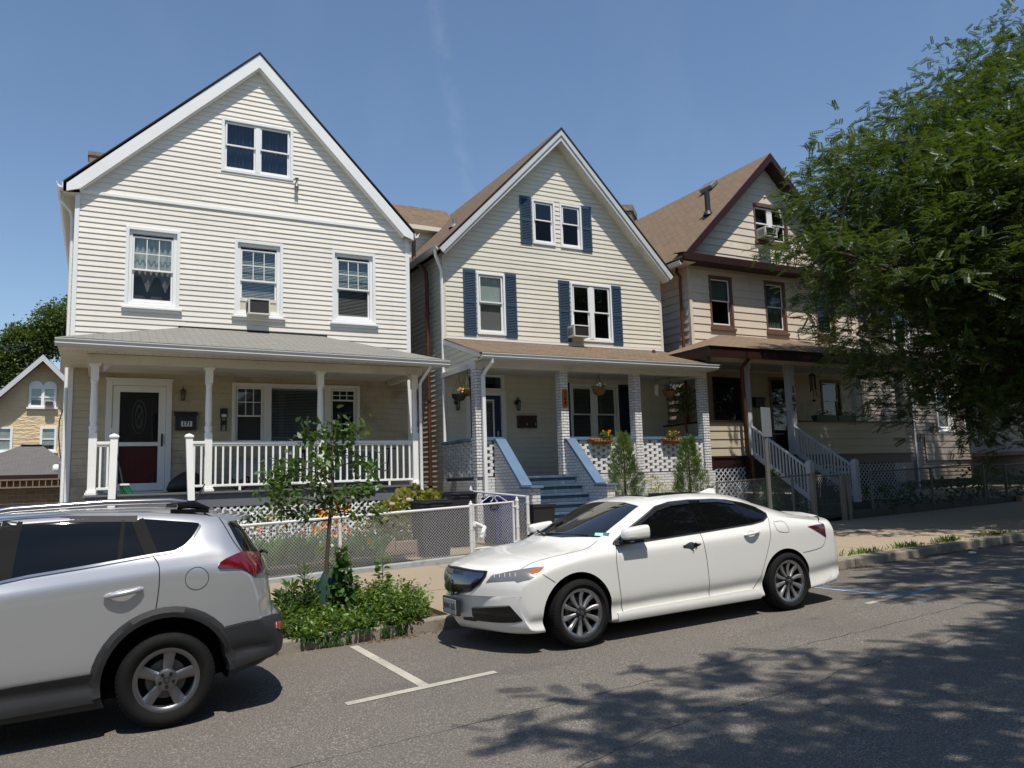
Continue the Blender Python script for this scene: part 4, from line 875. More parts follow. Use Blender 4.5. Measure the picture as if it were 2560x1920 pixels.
c.box(7.30, 7.47, 15.73, Y2-.05, SZ1+.001, SZ1+.075); c.box(13.94, 14.10, 15.73, Y2-.05, SZ1+.001, SZ1+.075); c.each('rail_cap', 'trim_blue', H2, bevel=.006)
for xc in (7.43, 9.645, 11.775, 13.955):
    b = MB(); b.box(xc-.10, xc+.10, 15.505, 15.72, PZ-.0005, 4.205)
    for i in range(36): b.box(xc-.104, xc+.104, 15.501, 15.724, PZ+.008+i*.068, PZ+.060+i*.068)
    b.build('brick_pillar', 'brick_white', H2, bevel=.004)
b = MB(); b.box(13.90, 14.14, 15.48, 15.75, .4, PZ-.002); b.build('brick_pier', 'brick_white', H2, bevel=.004)
# stairs with sloping cheek walls
n_ = 7; yT = 15.30; tread = .245; ris = (PZ-.40)/n_
for i in range(n_):
    st = MB(); z1 = PZ-.01-ris*i; y1 = yT-tread*i+(0 if i else .35)
    st.box(7.965, 9.595, yT-tread*(i+1)+(.22 if 0 else 0), y1, z1-.045, z1); st.box(7.966, 9.594, yT-tread*(i+1)+.03, y1-.01, z1-ris, z1-.046)
    st.build('stair_step', 'stair_blue', H2, bevel=.006)
for x0, x1 in ((7.76, 7.955), (9.605, 9.80)):
    w_ = MB(); prof = [(15.50, .3), (15.50, 2.53), (15.40, 2.53), (14.25, 1.50), (13.86, 1.50), (13.86, .3)]
    w_.prism([(x0, y, z) for y, z in prof], (x1-x0, 0, 0)); w_.build('cheek_wall', 'brick_white', H2, recalc=True)
    c = MB(); c.prism([(x0-.03, 15.49, 2.531), (x0-.03, 15.49, 2.60), (x0-.03, 15.38, 2.60), (x0-.03, 14.23, 1.565), (x0-.03, 14.26, 1.501), (x0-.03, 15.405, 2.531)], (x1-x0+.06, 0, 0))
    c.box(x0-.05, x1+.05, 13.80, 14.30, 1.5015, 1.545); c.build('cheek_cap', 'trim_blue', H2, recalc=True, bevel=.005)
# porch beam, ceiling, shed roof with boxed gable ends
b = MB(); b.box(7.34, 14.06, 15.50, 15.73, 4.206, 4.36); b.box(7.34, 7.50, 15.731, Y2-.03, 4.206, 4.33); b.box(13.90, 14.06, 15.731, Y2-.03, 4.206, 4.33); b.build('porch_beam', 'soffit', H2, bevel=.004)
b = MB()
for i in range(14): b.box(7.5, 13.9, 15.735+i*.125, 15.735+i*.125+.12, 4.335, 4.35)
b.build('porch_ceiling', 'soffit', H2)
b = MB(); b.box(7.28, 14.10, 15.10, 15.50, 4.33, 4.345); b.build('soffit', 'soffit', H2)
r = MB(); A, B_ = Vector((7.24, 15.03, 4.47)), Vector((14.16, 15.03, 4.47)); T0, T1 = Vector((7.46, Y2-.01, 5.21)), Vector((14.28, Y2-.01, 5.21))
T0.x = 7.40
roof_slope(r, A, B_, T1, T0); r.prism([A+Vector((0,0,-.003)), B_+Vector((0,0,-.003)), B_+Vector((0,0,-.04)), A+Vector((0,0,-.04))], (0, .03, 0), 1); r.build('porch_roof', ['shingle_brown', 'roof_edge'], H2)
s = MB()
def zr(y): return 4.44+(y-15.06)*(.74/2.43)-.05
for X_, P_ in ((7.42, leftside(7.42)), (14.05, rightside(14.05))):
    z = 4.206
    while z < 5.1:
        zt = z+.127; ylo = max(15.5, 15.06+(zt-4.42)*2.43/.74)
        if ylo > Y2-.05: break
        ylo0 = max(15.5, 15.06+(z-4.42)*2.43/.74)
        s.quad(P_(ylo0, .014, z), P_(Y2-.03, .014, z), P_(Y2-.03, 0, zt), P_(ylo, 0, zt)); s.quad(P_(ylo0, -.004, z), P_(Y2-.03, -.004, z), P_(Y2-.03, .014, z), P_(ylo0, .014, z)); z = zt
s.each('porch_gable', 'siding_cream', H2)
t = MB()
for x0 in (7.385, 14.06):
    t.prism([(x0, 15.10, 4.33), (x0, 15.10, 4.45), (x0, Y2-.012, 5.185), (x0, Y2-.012, 5.07)], (.035, 0, 0)); t.box(x0, x0+.035, 15.10, 15.5, 4.33, 4.36)
t.each('fascia', 'trim_white', H2, recalc=True)
t = MB(); t.box(7.5, 14.25, Y2-.03, Y2-.005, 5.215, 5.265); t.build('flashing', 'trim_white', H2)
gutter('gutter', (7.28, 15.10, 4.335), (14.06, 15.10, 4.335), 'fascia_grey', H2, .11, .12)
b = MB(); b.tube([(7.56, 15.06, 4.36), (7.56, 15.08, 4.26), (7.50, 15.30, 4.10), (7.485, 15.40, 4.0)], .042, 8); b.box(7.445, 7.525, 15.38, 15.455, 1.0, 4.02); b.build('downspout', 'trim_white', H2, bevel=.008)
b = MB(); b.lathe([(.05, 0), (.05, .08), (.02, .1)], (13.55, 17.0, 5.05), 8); b.build('vent_pipe', 'brown_metal', H2)
# chimney standing behind, on the neighbour's ridge line
C2 = MB(); C2.prism([(18.15, 25.0, 10.5), (18.95, 24.7, 10.5), (19.75, 25.5, 10.5), (18.95, 25.8, 10.5)], (0, 0, 1.9)); C2.prism([(18.08, 25.0, 12.401), (18.95, 24.62, 12.401), (19.85, 25.5, 12.401), (18.95, 25.88, 12.401)], (0, 0, .28))
# things on this porch
wall_lantern('black lantern on cream siding right of the dark blue door', 9.42, 3.58, Y2, .37)
wall_lantern('black lantern under the hanging pots left of the blue door', 7.73, 3.56, Y2, .36)
t = thing('mailbox', 'dark brown double mailbox marked 1 and 2 on cream siding', 'mailbox', (9.69, 17.4, 2.98))
b = MB(); b.box(9.42, 9.96, 17.39, Y2-.017, 2.99, 3.28); b.build('box', 'brown_box', t, bevel=.006)
b = MB(); b.box(9.41, 9.97, 17.375, Y2-.017, 3.2805, 3.305); b.box(9.685, 9.69, 17.386, 17.3895, 3.0, 3.27); b.build('lid', 'brown_box', t)
for sx, s_ in ((9.66, '1'), (9.915, '2')): text('number', s_, .09, (sx, 17.386, 3.085), 'number_white', t, ext=.001)
t = thing('house_number_plaque', 'wooden plaque with number 169 on a white brick pillar', 'plaque', (9.648, 15.49, 3.3))
b = MB(); b.prism([(9.648+sx*.076, 15.478, z) for sx, z in ((-.6, 3.325), (.6, 3.325), (1, 3.37), (1, 3.72), (.6, 3.765), (-.6, 3.765), (-1, 3.72), (-1, 3.37))], (0, .02, 0)); b.build('board', 'terracotta', t, recalc=True, bevel=.004)
for s_, z_ in (('1', 3.665), ('6', 3.545), ('9', 3.425)): text('number', s_, .125, (9.648, 15.475, z_), 'black_paint', t, ext=.002, bold=.004)
def foliage_mesh(name, m, n, fn, size, parent=None, seed=1, asp=.45, fold=True, smoothup=.0):
    """n single leaves placed by fn(rng) -> (pos, outward dir)"""
    rg = random.Random(seed); V = []; F = []
    for _ in range(n):
        p, d = fn(rg); d = Vector(d)+Vector((rg.gauss(0, .45), rg.gauss(0, .45), rg.gauss(0, .45)-.1)); d.normalize()
        sd = d.cross(Vector((rg.gauss(0, .4), rg.gauss(0, .4), 1))).normalized(); up = sd.cross(d); l = size*rg.uniform(.6, 1.25); w_ = l*asp/2
        o = len(V); V += [p, p+d*l*.45+sd*w_+up*l*.08, p+d*l-up*l*.12, p+d*l*.45-sd*w_+up*l*.08]; F += [(o, o+1, o+2, o+3)]
    me = bpy.data.meshes.new(name); me.from_pydata([tuple(v) for v in V], [], F); me.materials.append(M[m]); return link(name, me, parent)
def blob(c, r):
    c = Vector(c); r = r if hasattr(r, '__len__') else (r, r, r)
    def fn(g):
        d = Vector((g.gauss(0,1), g.gauss(0,1), g.gauss(0,1))).normalized(); k_ = g.random()**.4
        return c+Vector((d.x*r[0]*k_, d.y*r[1]*k_, d.z*r[2]*k_)), d+Vector((0, 0, .3))
    return fn
def flowers(name, parent, pts, m, size=.03, eye=None):
    b = MB(); b2 = MB()
    for p in pts:
        p = Vector(p); n_ = 7
        for k_ in range(n_):
            a = 2*math.pi*k_/n_+rnd.random(); d = Vector((math.cos(a), -.45, math.sin(a))).normalized()*size; sd = d.cross(Vector((0, 1, 0))).normalized()*size*.38
            b.quad(p, p+d*.55+sd, p+d, p+d*.55-sd)
        if eye: b2.lathe([(0, -.3*size), (.3*size, -.1*size), (.3*size, .1*size), (0, .35*size)], p+Vector((0, -.008, 0)), 6, axis='Y')
    o = b.build(name, m, parent)
    if eye: b2.build('flower_eye', 'flower_eye', o)
    return o
def hanging_basket(label, x, y, z, ztop, m_pot, flower, pot=True, seed=1, trail=False):
    t = thing('hanging_basket', label, 'hanging basket', (x, y, z), 'baskets hanging from the white brick porch')
    b = MB(); b.lathe([(.02, -.13), (.10, -.11), (.155, -.04), (.17, .03), (.16, .035), (.15, .02)], (x, y, z), 16); b.build('pot', m_pot, t, smooth=50)
    b = MB()
    for k_ in range(3):
        a = 2*math.pi*k_/3+.5; b.tube([(x+.165*math.cos(a), y+.165*math.sin(a), z+.03), (x, y, z+(ztop-z)*.75)], .004, 4)
    b.tube([(x, y, z+(ztop-z)*.75), (x+.02, y, z+(ztop-z)*.88), (x, y, ztop)], .007, 5); b.build('chain', 'black_paint', t)
    foliage_mesh('leaves', 'leaf_sapling', 70, blob((x, y, z+.08), (.15, .15, .09)), .07, t, seed)
    if flower: flowers('flower', t, [(x+rnd.uniform(-.12, .12), y-.10, z+rnd.uniform(.08, .19)) for _ in range(5)], flower, .035)
    if trail:
        b = MB(); b.tube([(x+.01, y-.02, z-.13), (x+.03, y-.02, z-.5), (x+.0, y-.02, z-.95)], .004, 4); b.build('trailing_stem', 'grass', t); foliage_mesh('leaves', 'leaf_weed', 22, lambda g: (Vector((x+.02, y-.02, z-.15-.8*g.random())), (g.gauss(0,1), g.gauss(0,1), 0)), .05, t, 9)
hanging_basket('black hanging pot with peach flowers at the left porch corner', 7.11, 15.9, 3.60, 4.12, 'black_plastic', 'petal_peach', seed=2)
hanging_basket('brown hanging basket beside the black pot near the left pillar', 7.33, 15.93, 3.72, 4.3, 'coco', None, seed=3)
hanging_basket('hanging basket with white flower and long trailing stem at window', 10.84, 15.8, 3.80, 4.3, 'coco', 'petal_white', seed=4, trail=True)
hanging_basket('hanging basket of white flowers next to the dried topiary', 13.04, 15.8, 3.80, 4.3, 'coco', 'petal_white', seed=5)
def trough(label, x0, x1, fl, seed):
    t = thing('window_box', label, 'planter', ((x0+x1)/2, 15.4, 2.5), 'coconut fibre planters on the blue rail'); xc, hw = (x0+x1)/2, (x1-x0)/2
    b = MB(); n_ = 14
    for i in range(n_):
        a, e = -1+2*i/n_, -1+2*(i+1)/n_; ra, re = .115*math.sqrt(max(.15, 1-a**4)), .115*math.sqrt(max(.15, 1-e**4))
        for k_ in range(6):
            p, q = math.pi*k_/6, math.pi*(k_+1)/6
            P_ = lambda s_, r_, an: (xc+s_*hw, 15.50-abs(math.sin(an))*r_*1.1-.0, 2.61-r_*1.05*(1-math.cos(an))/2*1.3)
            b.quad(P_(a, ra, p), P_(e, re, p), P_(e, re, q), P_(a, ra, q))
    b.build('liner', 'coco', t, smooth=60)
    b = MB(); b.tube([(x0, 15.46, 2.615), (x0+.05, 15.38, 2.615), (x1-.05, 15.38, 2.615), (x1, 15.46, 2.615)], .008, 5)
    for i in range(7):
        xx = x0+.06+(x1-x0-.12)*i/6; b.tube([(xx, 15.38, 2.615), (xx, 15.365, 2.55), (xx, 15.42, 2.475), (xx, 15.5, 2.46)], .006, 5)
    b.build('basket_frame', 'black_paint', t)
    foliage_mesh('leaves', 'leaf_weed', 110, blob((xc+.12*fl, 15.42, 2.68), (.17, .07, .07)), .06, t, seed); foliage_mesh('leaves', 'leaf_gold', 40, blob((xc+.15*fl, 15.42, 2.70), (.12, .06, .08)), .05, t, seed+1)
    flowers('flower', t, [(xc+.12*fl+rnd.uniform(-.16, .16), 15.33, 2.66+rnd.uniform(0, .14)) for _ in range(6)], 'petal_orange', .026)
trough('long fibre planter of yellow flowers on rail, nearer the stairs', 10.28, 10.94, 1, 21); trough('long fibre planter on the blue rail between the two right pillars', 12.45, 13.09, -.3, 31)
t = thing('topiary_tree', 'shrivelled brown potted standard tree on the porch beside right pillar', 'potted tree', (13.95, 16.2, PZ))
b = MB(); b.tube([(13.93, 16.2, 1.95), (13.90, 16.2, 2.6), (13.86, 16.2, 3.1), (13.80, 16.2, 3.5), (13.82, 16.2, 3.95)], [.035, .03, .028, .02, .008], 8); b.build('trunk', 'copper', t, smooth=50)
foliage_mesh('crown', 'leaf_weed_dark', 620, blob((13.80, 16.2, 3.68), (.44, .35, .40)), .085, t, 41); foliage_mesh('crown', 'dead_leaf', 240, blob((13.78, 16.15, 3.55), (.46, .35, .45)), .07, t, 42)
b = MB(); b.lathe([(.13, 0), (.18, .28), (.19, .28), (.17, .25)], (13.93, 16.2, PZ+.001), 14); b.build('pot', 'terracotta', t, smooth=50)
t = thing('wind_chime', 'white wind chime hanging at the right end of the porch', 'wind chime', (12.62, 15.9, 3.9))
b = MB(); b.lathe([(.0, .12), (.05, .1), (.05, .08)], (12.70, 15.9, 3.9), 10)
for k_ in range(5): a = 2*math.pi*k_/5; b.tube([(12.70+.04*math.cos(a), 15.9+.04*math.sin(a), 3.98), (12.70+.04*math.cos(a), 15.9+.04*math.sin(a), 3.78-.02*k_)], .01, 6)
b.build('tubes', 'trim_white', t); b = MB(); b.tube([(12.7, 15.9, 4.0), (12.7, 15.9, 4.34)], .003, 4); b.build('cord', 'black_paint', t)
# ================================================================ HOUSE with maroon trim (peach siding) and the grey house beyond
H3 = thing('peach_house', 'peach sided house with maroon trim and tan shingle roof behind the tree', 'house', (19.1, 17.6, .7))
Y3 = 17.6
ho = []
def wb(x0, x1, z0, z1, zm, cols=1, cover=None, sill=True, lg=None, ug='glass_dark', label=None):
    o_ = window(H3, x0, x1, z0, z1, Y3, cas=.075, zm=zm, trim='window_brown', sash='trim_white', sill=False, cols=cols, cover=cover, out=.02, deep=.06, lowglass=lg or 'glass_dark', upglass=ug, mull=.17)
    if sill:
        s_ = MB(); s_.box(x0-.03, x1+.03, Y3-.07, Y3+.01, z0-.09, z0-.002); s_.build('window_sill', 'window_brown', H3, bevel=.004)
    return o_
ho.append(wb(18.34, 19.84, 9.02, 10.27, 9.65, 2, None)); ho.append(wb(16.26, 17.21, 6.08, 7.70, 6.93, 1, [('shade', 6.95, 'curtain_green')])); ho.append(wb(18.57, 19.50, 6.08, 7.745, 6.91, 1, [('curtain', 'curtain_green', 7.6)], lg='glass_screen')); ho.append(wb(20.85, 21.75, 6.08, 7.745, 6.91, 1, [('shade', 6.9)]))
ac_unit('small white air conditioner in gable window of the peach house', 18.42, 18.93, 9.08, 9.40, 17.22, 17.7)
ho.append(window(H3, 16.16, 17.29, 3.10, 4.55, Y3, cas=.08, trim='maroon', sash='black_paint', sill=False, cover=None, upglass='glass_dark', lowglass='glass_dark'))
ho.append(window(H3, 20.78, 21.75, 3.25, 4.62, Y3, cas=.08, trim='window_brown', sash='trim_white', sill=False, cover=None, upglass='glass_dark', lowglass='glass_dark'))
bars = MB()
for i in range(12): bars.box(16.20+i*.093, 16.212+i*.093, Y3-.07, Y3-.058, 3.05, 4.55)
for z_ in (3.08, 3.5, 4.5): bars.box(16.18, 17.28, Y3-.0575, Y3-.045, z_, z_+.02)
bars.build('window_grille', 'black_paint', H3)
d = MB(); d.frame(18.48, 19.34, 2.15, 4.63, Y3-.03, Y3+.03, .09, wb=.03); d.box(18.57, 19.25, Y3+.04, Y3+.08, 2.18, 4.54, 1); d.box(18.575, 19.245, Y3+.02, Y3+.0395, 3.68, 3.74, 0)
D = d.build('door', ['window_brown', 'room_dark'], H3); q = MB(); q.quad((18.57, Y3+.03, 2.3), (19.25, Y3+.03, 2.3), (19.25, Y3+.03, 4.5), (18.57, Y3+.03, 4.5)); q.build('pane', 'glass_dark', D)
ho.append((18.5, 19.32, 2.0, 4.6))
def xl3(z): return 15.72+(z-8.33)*(3.40/3.30)
def xr3(z): return 22.55-(z-8.33)*(3.43/3.30)
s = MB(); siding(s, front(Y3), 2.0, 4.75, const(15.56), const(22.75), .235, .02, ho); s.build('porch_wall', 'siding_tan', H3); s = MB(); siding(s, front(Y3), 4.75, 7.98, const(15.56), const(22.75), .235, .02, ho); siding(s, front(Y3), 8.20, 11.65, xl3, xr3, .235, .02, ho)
siding(s, leftside(15.47), 1.0, 7.95, const(17.66), const(30), .235, .02); siding(s, rightside(22.85), 1.0, 7.95, const(17.66), const(30), .235, .02); s.box(15.5, 22.8, 29.9, 30, .2, 8); s.build('wall', 'siding_peach', H3)
t = MB(); t.box(15.46, 15.565, Y3-.03, Y3+.06, 1.0, 7.96); t.box(22.745, 22.86, Y3-.03, Y3+.06, 1.0, 7.96); t.each('corner_board', 'siding_peach', H3, bevel=.004)
ap = Vector((18.85, 17.18, 11.88)); le = Vector((15.0, 17.18, 8.10)); ri_ = Vector((22.70, 17.18, 8.10)); back = Vector((0, 13, 0)); apb = ap+back
r = MB(); le_ = Vector((15.0, 17.35, 8.02)); 
roof_slope(r, Vector((14.95, 30, 8.02)), Vector((14.95, 17.2, 8.02)), ap, apb); roof_slope(r, Vector((22.75, 17.2, 8.02)), Vector((22.75, 30, 8.02)), apb, ap)
r.build('roof', ['shingle_tan', 'roof_edge'], H3)
r = MB()
for a, dd in ((le, 1), (ri_, -1)):
    t0, t1 = a+Vector((0, -.02, -.01)), ap+Vector((0, -.02, -.02)); r.prism([t0, t1, t1+Vector((0, 0, -.26)), t0+Vector((.26*dd, 0, 0))], (0, .05, 0)); r.prism([t0+Vector((.2*dd, .05, -.02)), t1+Vector((0, .05, -.20)), t1+Vector((0, .05, -.24)), t0+Vector((.26*dd, .05, -.02))], (0, .40, 0))
r.build('rake_board', 'maroon', H3, recalc=True)
r = MB(); r.box(14.96, 22.74, 17.10, 17.16, 7.93, 8.14); r.box(14.96, 22.74, 17.161, Y3+.02, 7.93, 7.96); r.prism([(14.96, 17.10, 8.141), (22.74, 17.10, 8.141), (22.74, Y3, 8.22), (14.96, Y3, 8.22)], (0, 0, .015)); r.box(14.93, 14.98, 17.2, 30, 7.86, 8.0)
r.build('cornice', 'maroon', H3, bevel=.004)
so = MB(); so.box(14.98, 15.46, 17.2, 30, 7.90, 7.915); so.box(22.86, 22.75, 17.2, 30, 7.9, 7.915); so.each('soffit', 'soffit', H3)
gutter('gutter', (14.98, 17.25, 7.80), (14.98, 30, 7.80), 'trim_white', H3, .10, .12, (-1, 0, 0))
b = MB(); b.tube([U('f', 455, 1075, X=15.28), U('f', 455, 1110, X=15.28), U('f', 485, 1150, X=15.28), Vector((15.28, 17.75, 7.4)), Vector((15.28, 17.75, 1.0))], .045, 8); b.build('drain_pipe', 'brown_metal', H3, smooth=50)
# roof furniture: points measured on the left roof plane
def on_roof(px, py):
    n_ = Vector((-(11.88-8.02), 0, ap.x-14.95)).normalized(); p0 = Vector((14.95, 20, 8.02)); d_ = U('f', px, py, Y=20)-Vector((0, 0, CAMZ)); o_ = Vector((0, 0, CAMZ)); return o_+d_*((p0-o_).dot(n_)/d_.dot(n_))
p0 = on_roof(728, 618); b = MB(); b.tube([p0-Vector((0,0,.1)), p0+Vector((0, 0, .78))], .085, 12); b.lathe([(.17, 0), (.13, .1), (.10, .14)], p0, 12); b.build('vent_pipe', 'pvc', H3, smooth=50)
p0 = on_roof(745, 385); sl = (ap-Vector((14.95, 17.18, 8.02))).normalized(); nn = sl.cross(Vector((0, 1, 0))).normalized(); nn = nn if nn.z > 0 else -nn
b = MB(); b.obox(p0+nn*.1, sl*.2, Vector((0, .3, 0)), nn*.08); b.build('skylight', 'galv', H3, bevel=.03)
C2.build('chimney', 'chimney_stone', H3, bevel=.02)
# ---- porch
P3 = 2.13
fl = MB(); fl.box(14.20, 22.3, 15.55, Y3-.03, P3-.05, P3); fl.build('porch_floor', 'maroon', H3)
s = MB(); siding(s, front(15.66), P3, 3.03, const(14.16), const(15.46), .225, .02); siding(s, front(15.66), P3, 3.05, const(17.36), const(22.1), .225, .02); siding(s, leftside(14.17), P3, 3.03, const(15.68), const(Y3), .225, .02)
s.box(14.18, 15.46, 15.67, 15.76, P3, 3.0); s.box(17.36, 22.1, 15.67, 15.76, P3, 3.02); s.build('porch_wall', 'siding_beige', H3)
c = MB(); c.box(14.14, 15.47, 15.60, 15.80, 3.031, 3.075); c.box(17.36, 22.14, 15.60, 15.80, 3.051, 3.09); c.box(14.14, 14.2, 15.8, Y3, 3.031, 3.075); c.each('rail_cap', 'maroon', H3, bevel=.004)
c = MB(); c.box(14.16, 15.30, 15.58, 15.62, 1.83, P3-.001); c.box(15.30, 15.47, 15.54, 15.70, 1.75, P3-.001); c.box(17.36, 22.2, 15.58, 15.62, 1.83, P3-.001); c.each('porch_skirt', 'maroon', H3, bevel=.004)
lattice(H3, 14.20, 15.30, .75, 1.83, 15.60, 'grey_wood', .11, .03); lattice(H3, 17.5, 21.9, .75, 1.83, 15.60, 'grey_wood', .11, .03)
for xc, w_ in ((15.58, .16), (17.25, .20), (19.95, .18), (22.0, .18)):
    b = MB(); z0_ = 3.092 if xc > 18 else P3+.001
    b.box(xc-w_/2, xc+w_/2, 15.56, 15.56+w_, z0_, 4.66); b.box(xc-w_/2-.02, xc+w_/2+.02, 15.54, 15.58+w_, 4.5, 4.60); b.build('porch_post', 'grey_wood', H3, bevel=.006)
for s_, z_ in (('1', 3.95), ('6', 3.70), ('7', 3.44)): text('number', s_, .27, (17.27, 15.555, z_), 'black_paint', H3, ext=.003, bold=.006)
b = MB(); b.tube([(15.27, 15.15, 4.72), (15.27, 15.30, 4.6), (15.27, 15.45, 4.5), (15.27, 15.45, 2.2), (15.38, 15.40, 2.02), (15.40, 15.40, .8)], .055, 8); b.build('downspout', 'copper', H3, smooth=50)
b = MB(); b.box(14.3, 22.2, 15.55, 15.72, 4.661, 4.80); b.build('porch_beam', 'siding_peach', H3)
b = MB(); b.box(13.75, 22.6, 15.0, Y3-.02, 4.80, 4.82); b.build('porch_ceiling', 'soffit', H3)
b = MB(); b.box(13.72, 22.65, 14.96, 15.0, 4.66, 4.93); b.box(13.72, 13.76, 15.001, Y3-.02, 4.66, 4.93); b.box(22.61, 22.65, 15.001, Y3-.02, 4.66, 4.93); b.build('fascia', 'maroon', H3, bevel=.004)
r = MB(); A, B_ = Vector((13.68, 14.92, 4.935)), Vector((22.7, 14.92, 4.935)); T0, T1 = Vector((17.3, Y3-.01, 5.86)), Vector((20.6, Y3-.01, 5.86)); A2, B2 = Vector((13.68, Y3-.01, 4.935)), Vector((22.7, Y3-.01, 4.935))
T0 = Vector((16.6, Y3-.01, 5.86))
roof_slope(r, A, B_, T1, T0); r.add([A2, A, T0], [(0, 1, 2)], 0, [[(0, 0), (2.7, 0), (2.7, 2.8)]]); r.add([B_, B2, T1], [(0, 1, 2)], 0, [[(0, 0), (2.7, 0), (0, 2.8)]]); r.build('porch_roof', 'shingle_tan', H3)
# wooden stairs with slatted rails
n_ = 8; yT = 15.5; yB = 13.75; zB = .75
st = MB()
for i in range(n_):
    z1 = P3-(P3-zB)*(i+1)/n_; y1 = yT-(yT-yB)*i/n_; st.box(15.68, 17.2, y1-(yT-yB)/n_-.02, y1, z1-.05, z1); st.box(15.68, 17.2, y1-.02, y1, z1, z1+(P3-zB)/n_-.05)
st.build('front_steps', 'concrete_dark', H3)
for xr_ in (15.60, 17.25):
    b = MB(); b.bar((xr_, 13.72, 1.72), (xr_, 15.56, 2.90), .07, .05, up=(0, 0, 1)); Rl = b.build('stair_railing', 'grey_wood', H3, bevel=.005); b = MB(); b.bar((xr_, 13.72, .98), (xr_, 15.56, 2.17), .05, .13); b.build('bottom_rail', 'grey_wood', Rl, bevel=.005)
    for i in range(17):
        f_ = (i+.5)/17; y_ = 13.75+1.8*f_; zb_ = 1.02+1.19*f_; b = MB(); b.box(xr_-.018, xr_+.018, y_-.018, y_+.018, zb_, zb_+.69); b.build('baluster', 'grey_wood', Rl)
    b = MB(); b.box(xr_-.075, xr_+.075, 13.64, 13.79, .55, 1.90); b.box(xr_-.085, xr_+.085, 13.63, 13.80, 1.80, 1.83); b.lathe([(.10, 0), (.07, .03), (.0, .045)], (xr_, 13.715, 1.9), 4); b.build('newel_post', 'grey_wood', H3, bevel=.005)
t = thing('satellite_dish', 'grey satellite dish on the peach house behind the leaves', 'satellite dish', (20.3, 17.2, 6.2))
c_ = U('w', 240, 1145, Y=17.0); b = MB(); b.lathe([(0, -.09), (.16, -.07), (.28, -.02), (.33, .02), (.325, .025), (.27, -.01), (.15, -.06), (0, -.08)], (0, 0, 0), 20, axis='Y', cap=False); mt = Matrix.Translation(c_) @ Matrix.Rotation(R(-25), 4, 'X') @ Matrix.Rotation(R(35), 4, 'Z')
b.v = [tuple(mt @ Vector((x, -y, z))) for x, y, z in b.v]; b.build('reflector', 'galv', t, smooth=60, recalc=True)
b = MB(); b.tube([c_+Vector((0, .1, 0)), c_+Vector((.05, .4, -.3)), c_+Vector((.05, .6, -.3))], .03, 6); b.tube([c_+Vector((0, 0, -.3)), c_+Vector((0, -.45, -.15))], .015, 5); b.build('arm', 'galv_dull', t)
for i, (xa, xb) in enumerate(((18.2, 19.05), (19.1, 19.95))):
    t = thing('flower_box', ['green trough of pale pink flowers on rail right of number post', 'green trough of pale pink flowers nearer the third porch post'][i], 'planter', ((xa+xb)/2, 15.7, 3.09), 'flower troughs on the peach house rail')
    b = MB(); b.prism([(xa+.03, 15.62, 3.0915), (xa+.03, 15.79, 3.0915), (xa, 15.81, 3.25), (xa, 15.60, 3.25)], (xb-xa, 0, 0)); b.build('trough', 'bag_green', t, recalc=True)
    foliage_mesh('leaves', 'leaf_weed_dark', 160, blob(((xa+xb)/2, 15.7, 3.30), (.40, .08, .08)), .06, t, 50+i); flowers('flower', t, [(xa+.08+rnd.random()*.7, 15.60, 3.34+rnd.random()*.08) for _ in range(12)], 'petal_white', .03)
t = thing('ceramic_pot', 'round white ceramic pot on the peach house rail', 'pot', (20.55, 15.7, 3.09)); b = MB(); b.lathe([(.10, 0), (.16, .05), (.17, .12), (.12, .19), (.07, .20)], (20.35, 15.7, 3.0915), 16); b.build('jar', 'trim_white', t, smooth=50)
t = thing('chair', 'dark folding chair on the peach house porch behind the stairs', 'chair', (16.5, 16.7, P3))
b = MB(); b.box(16.3, 16.75, 16.5, 16.9, 2.55, 2.60); b.build('seat', 'navy_plastic', t); b = MB(); b.box(16.3, 16.75, 16.9, 16.93, 2.65, 3.0); b.build('backrest', 'navy_plastic', t)
for xx in (16.31, 16.72):
    for yy in (16.52, 16.9): b = MB(); b.tube([(xx, yy, P3), (xx, yy, 2.55 if yy < 16.8 else 3.0)], .014, 6); b.build('leg', 'black_paint', t)
t = thing('side_table', 'small table with a white bag on the porch beside number post', 'table', (17.9, 16.5, P3))
b = MB(); b.box(17.1, 17.7, 16.4, 16.9, 2.75, 2.78); b.build('tabletop', 'grey_wood', t)
for xx in (17.13, 17.66):
    for yy in (16.43, 16.86): b = MB(); b.tube([(xx, yy, P3), (xx, yy, 2.75)], .015, 6); b.build('leg', 'black_paint', t)
t = thing('wind_chime', 'dark wind chime hanging under the peach house porch roof', 'wind chime', (19.9, 16.5, 4.2)); c_ = U('h', 1320, 170, Y=16.4)
b = MB(); b.lathe([(.10, 0), (.10, .03), (.02, .08)], c_, 10)
for k_ in range(5): a = 2*math.pi*k_/5; b.tube([c_+Vector((.08*math.cos(a), .08*math.sin(a), 0)), c_+Vector((.08*math.cos(a), .08*math.sin(a), -.4-.05*k_))], .014, 6)
b.tube([c_, c_+Vector((0, 0, -.75))], .004, 4); b.lathe([(0, 0), (.05, .04), (.05, .06), (0, .1)], c_+Vector((0, 0, -.8)), 8); b.tube([c_+Vector((0, 0, .05)), Vector((c_.x, c_.y, 4.8))], .004, 4); b.build('tubes', 'black_paint', t)
t = thing('mailbox', 'black mailbox on dim siding left of the peach house door', 'mailbox', (18.0, 17.5, 3.6)); b = MB(); b.box(17.72, 18.12, 17.45, Y3-.021, 3.65, 3.92); b.build('box', 'black_plastic', t, bevel=.01); b = MB(); b.box(17.70, 18.14, 17.43, Y3-.021, 3.921, 3.96); b.build('lid', 'black_plastic', t)
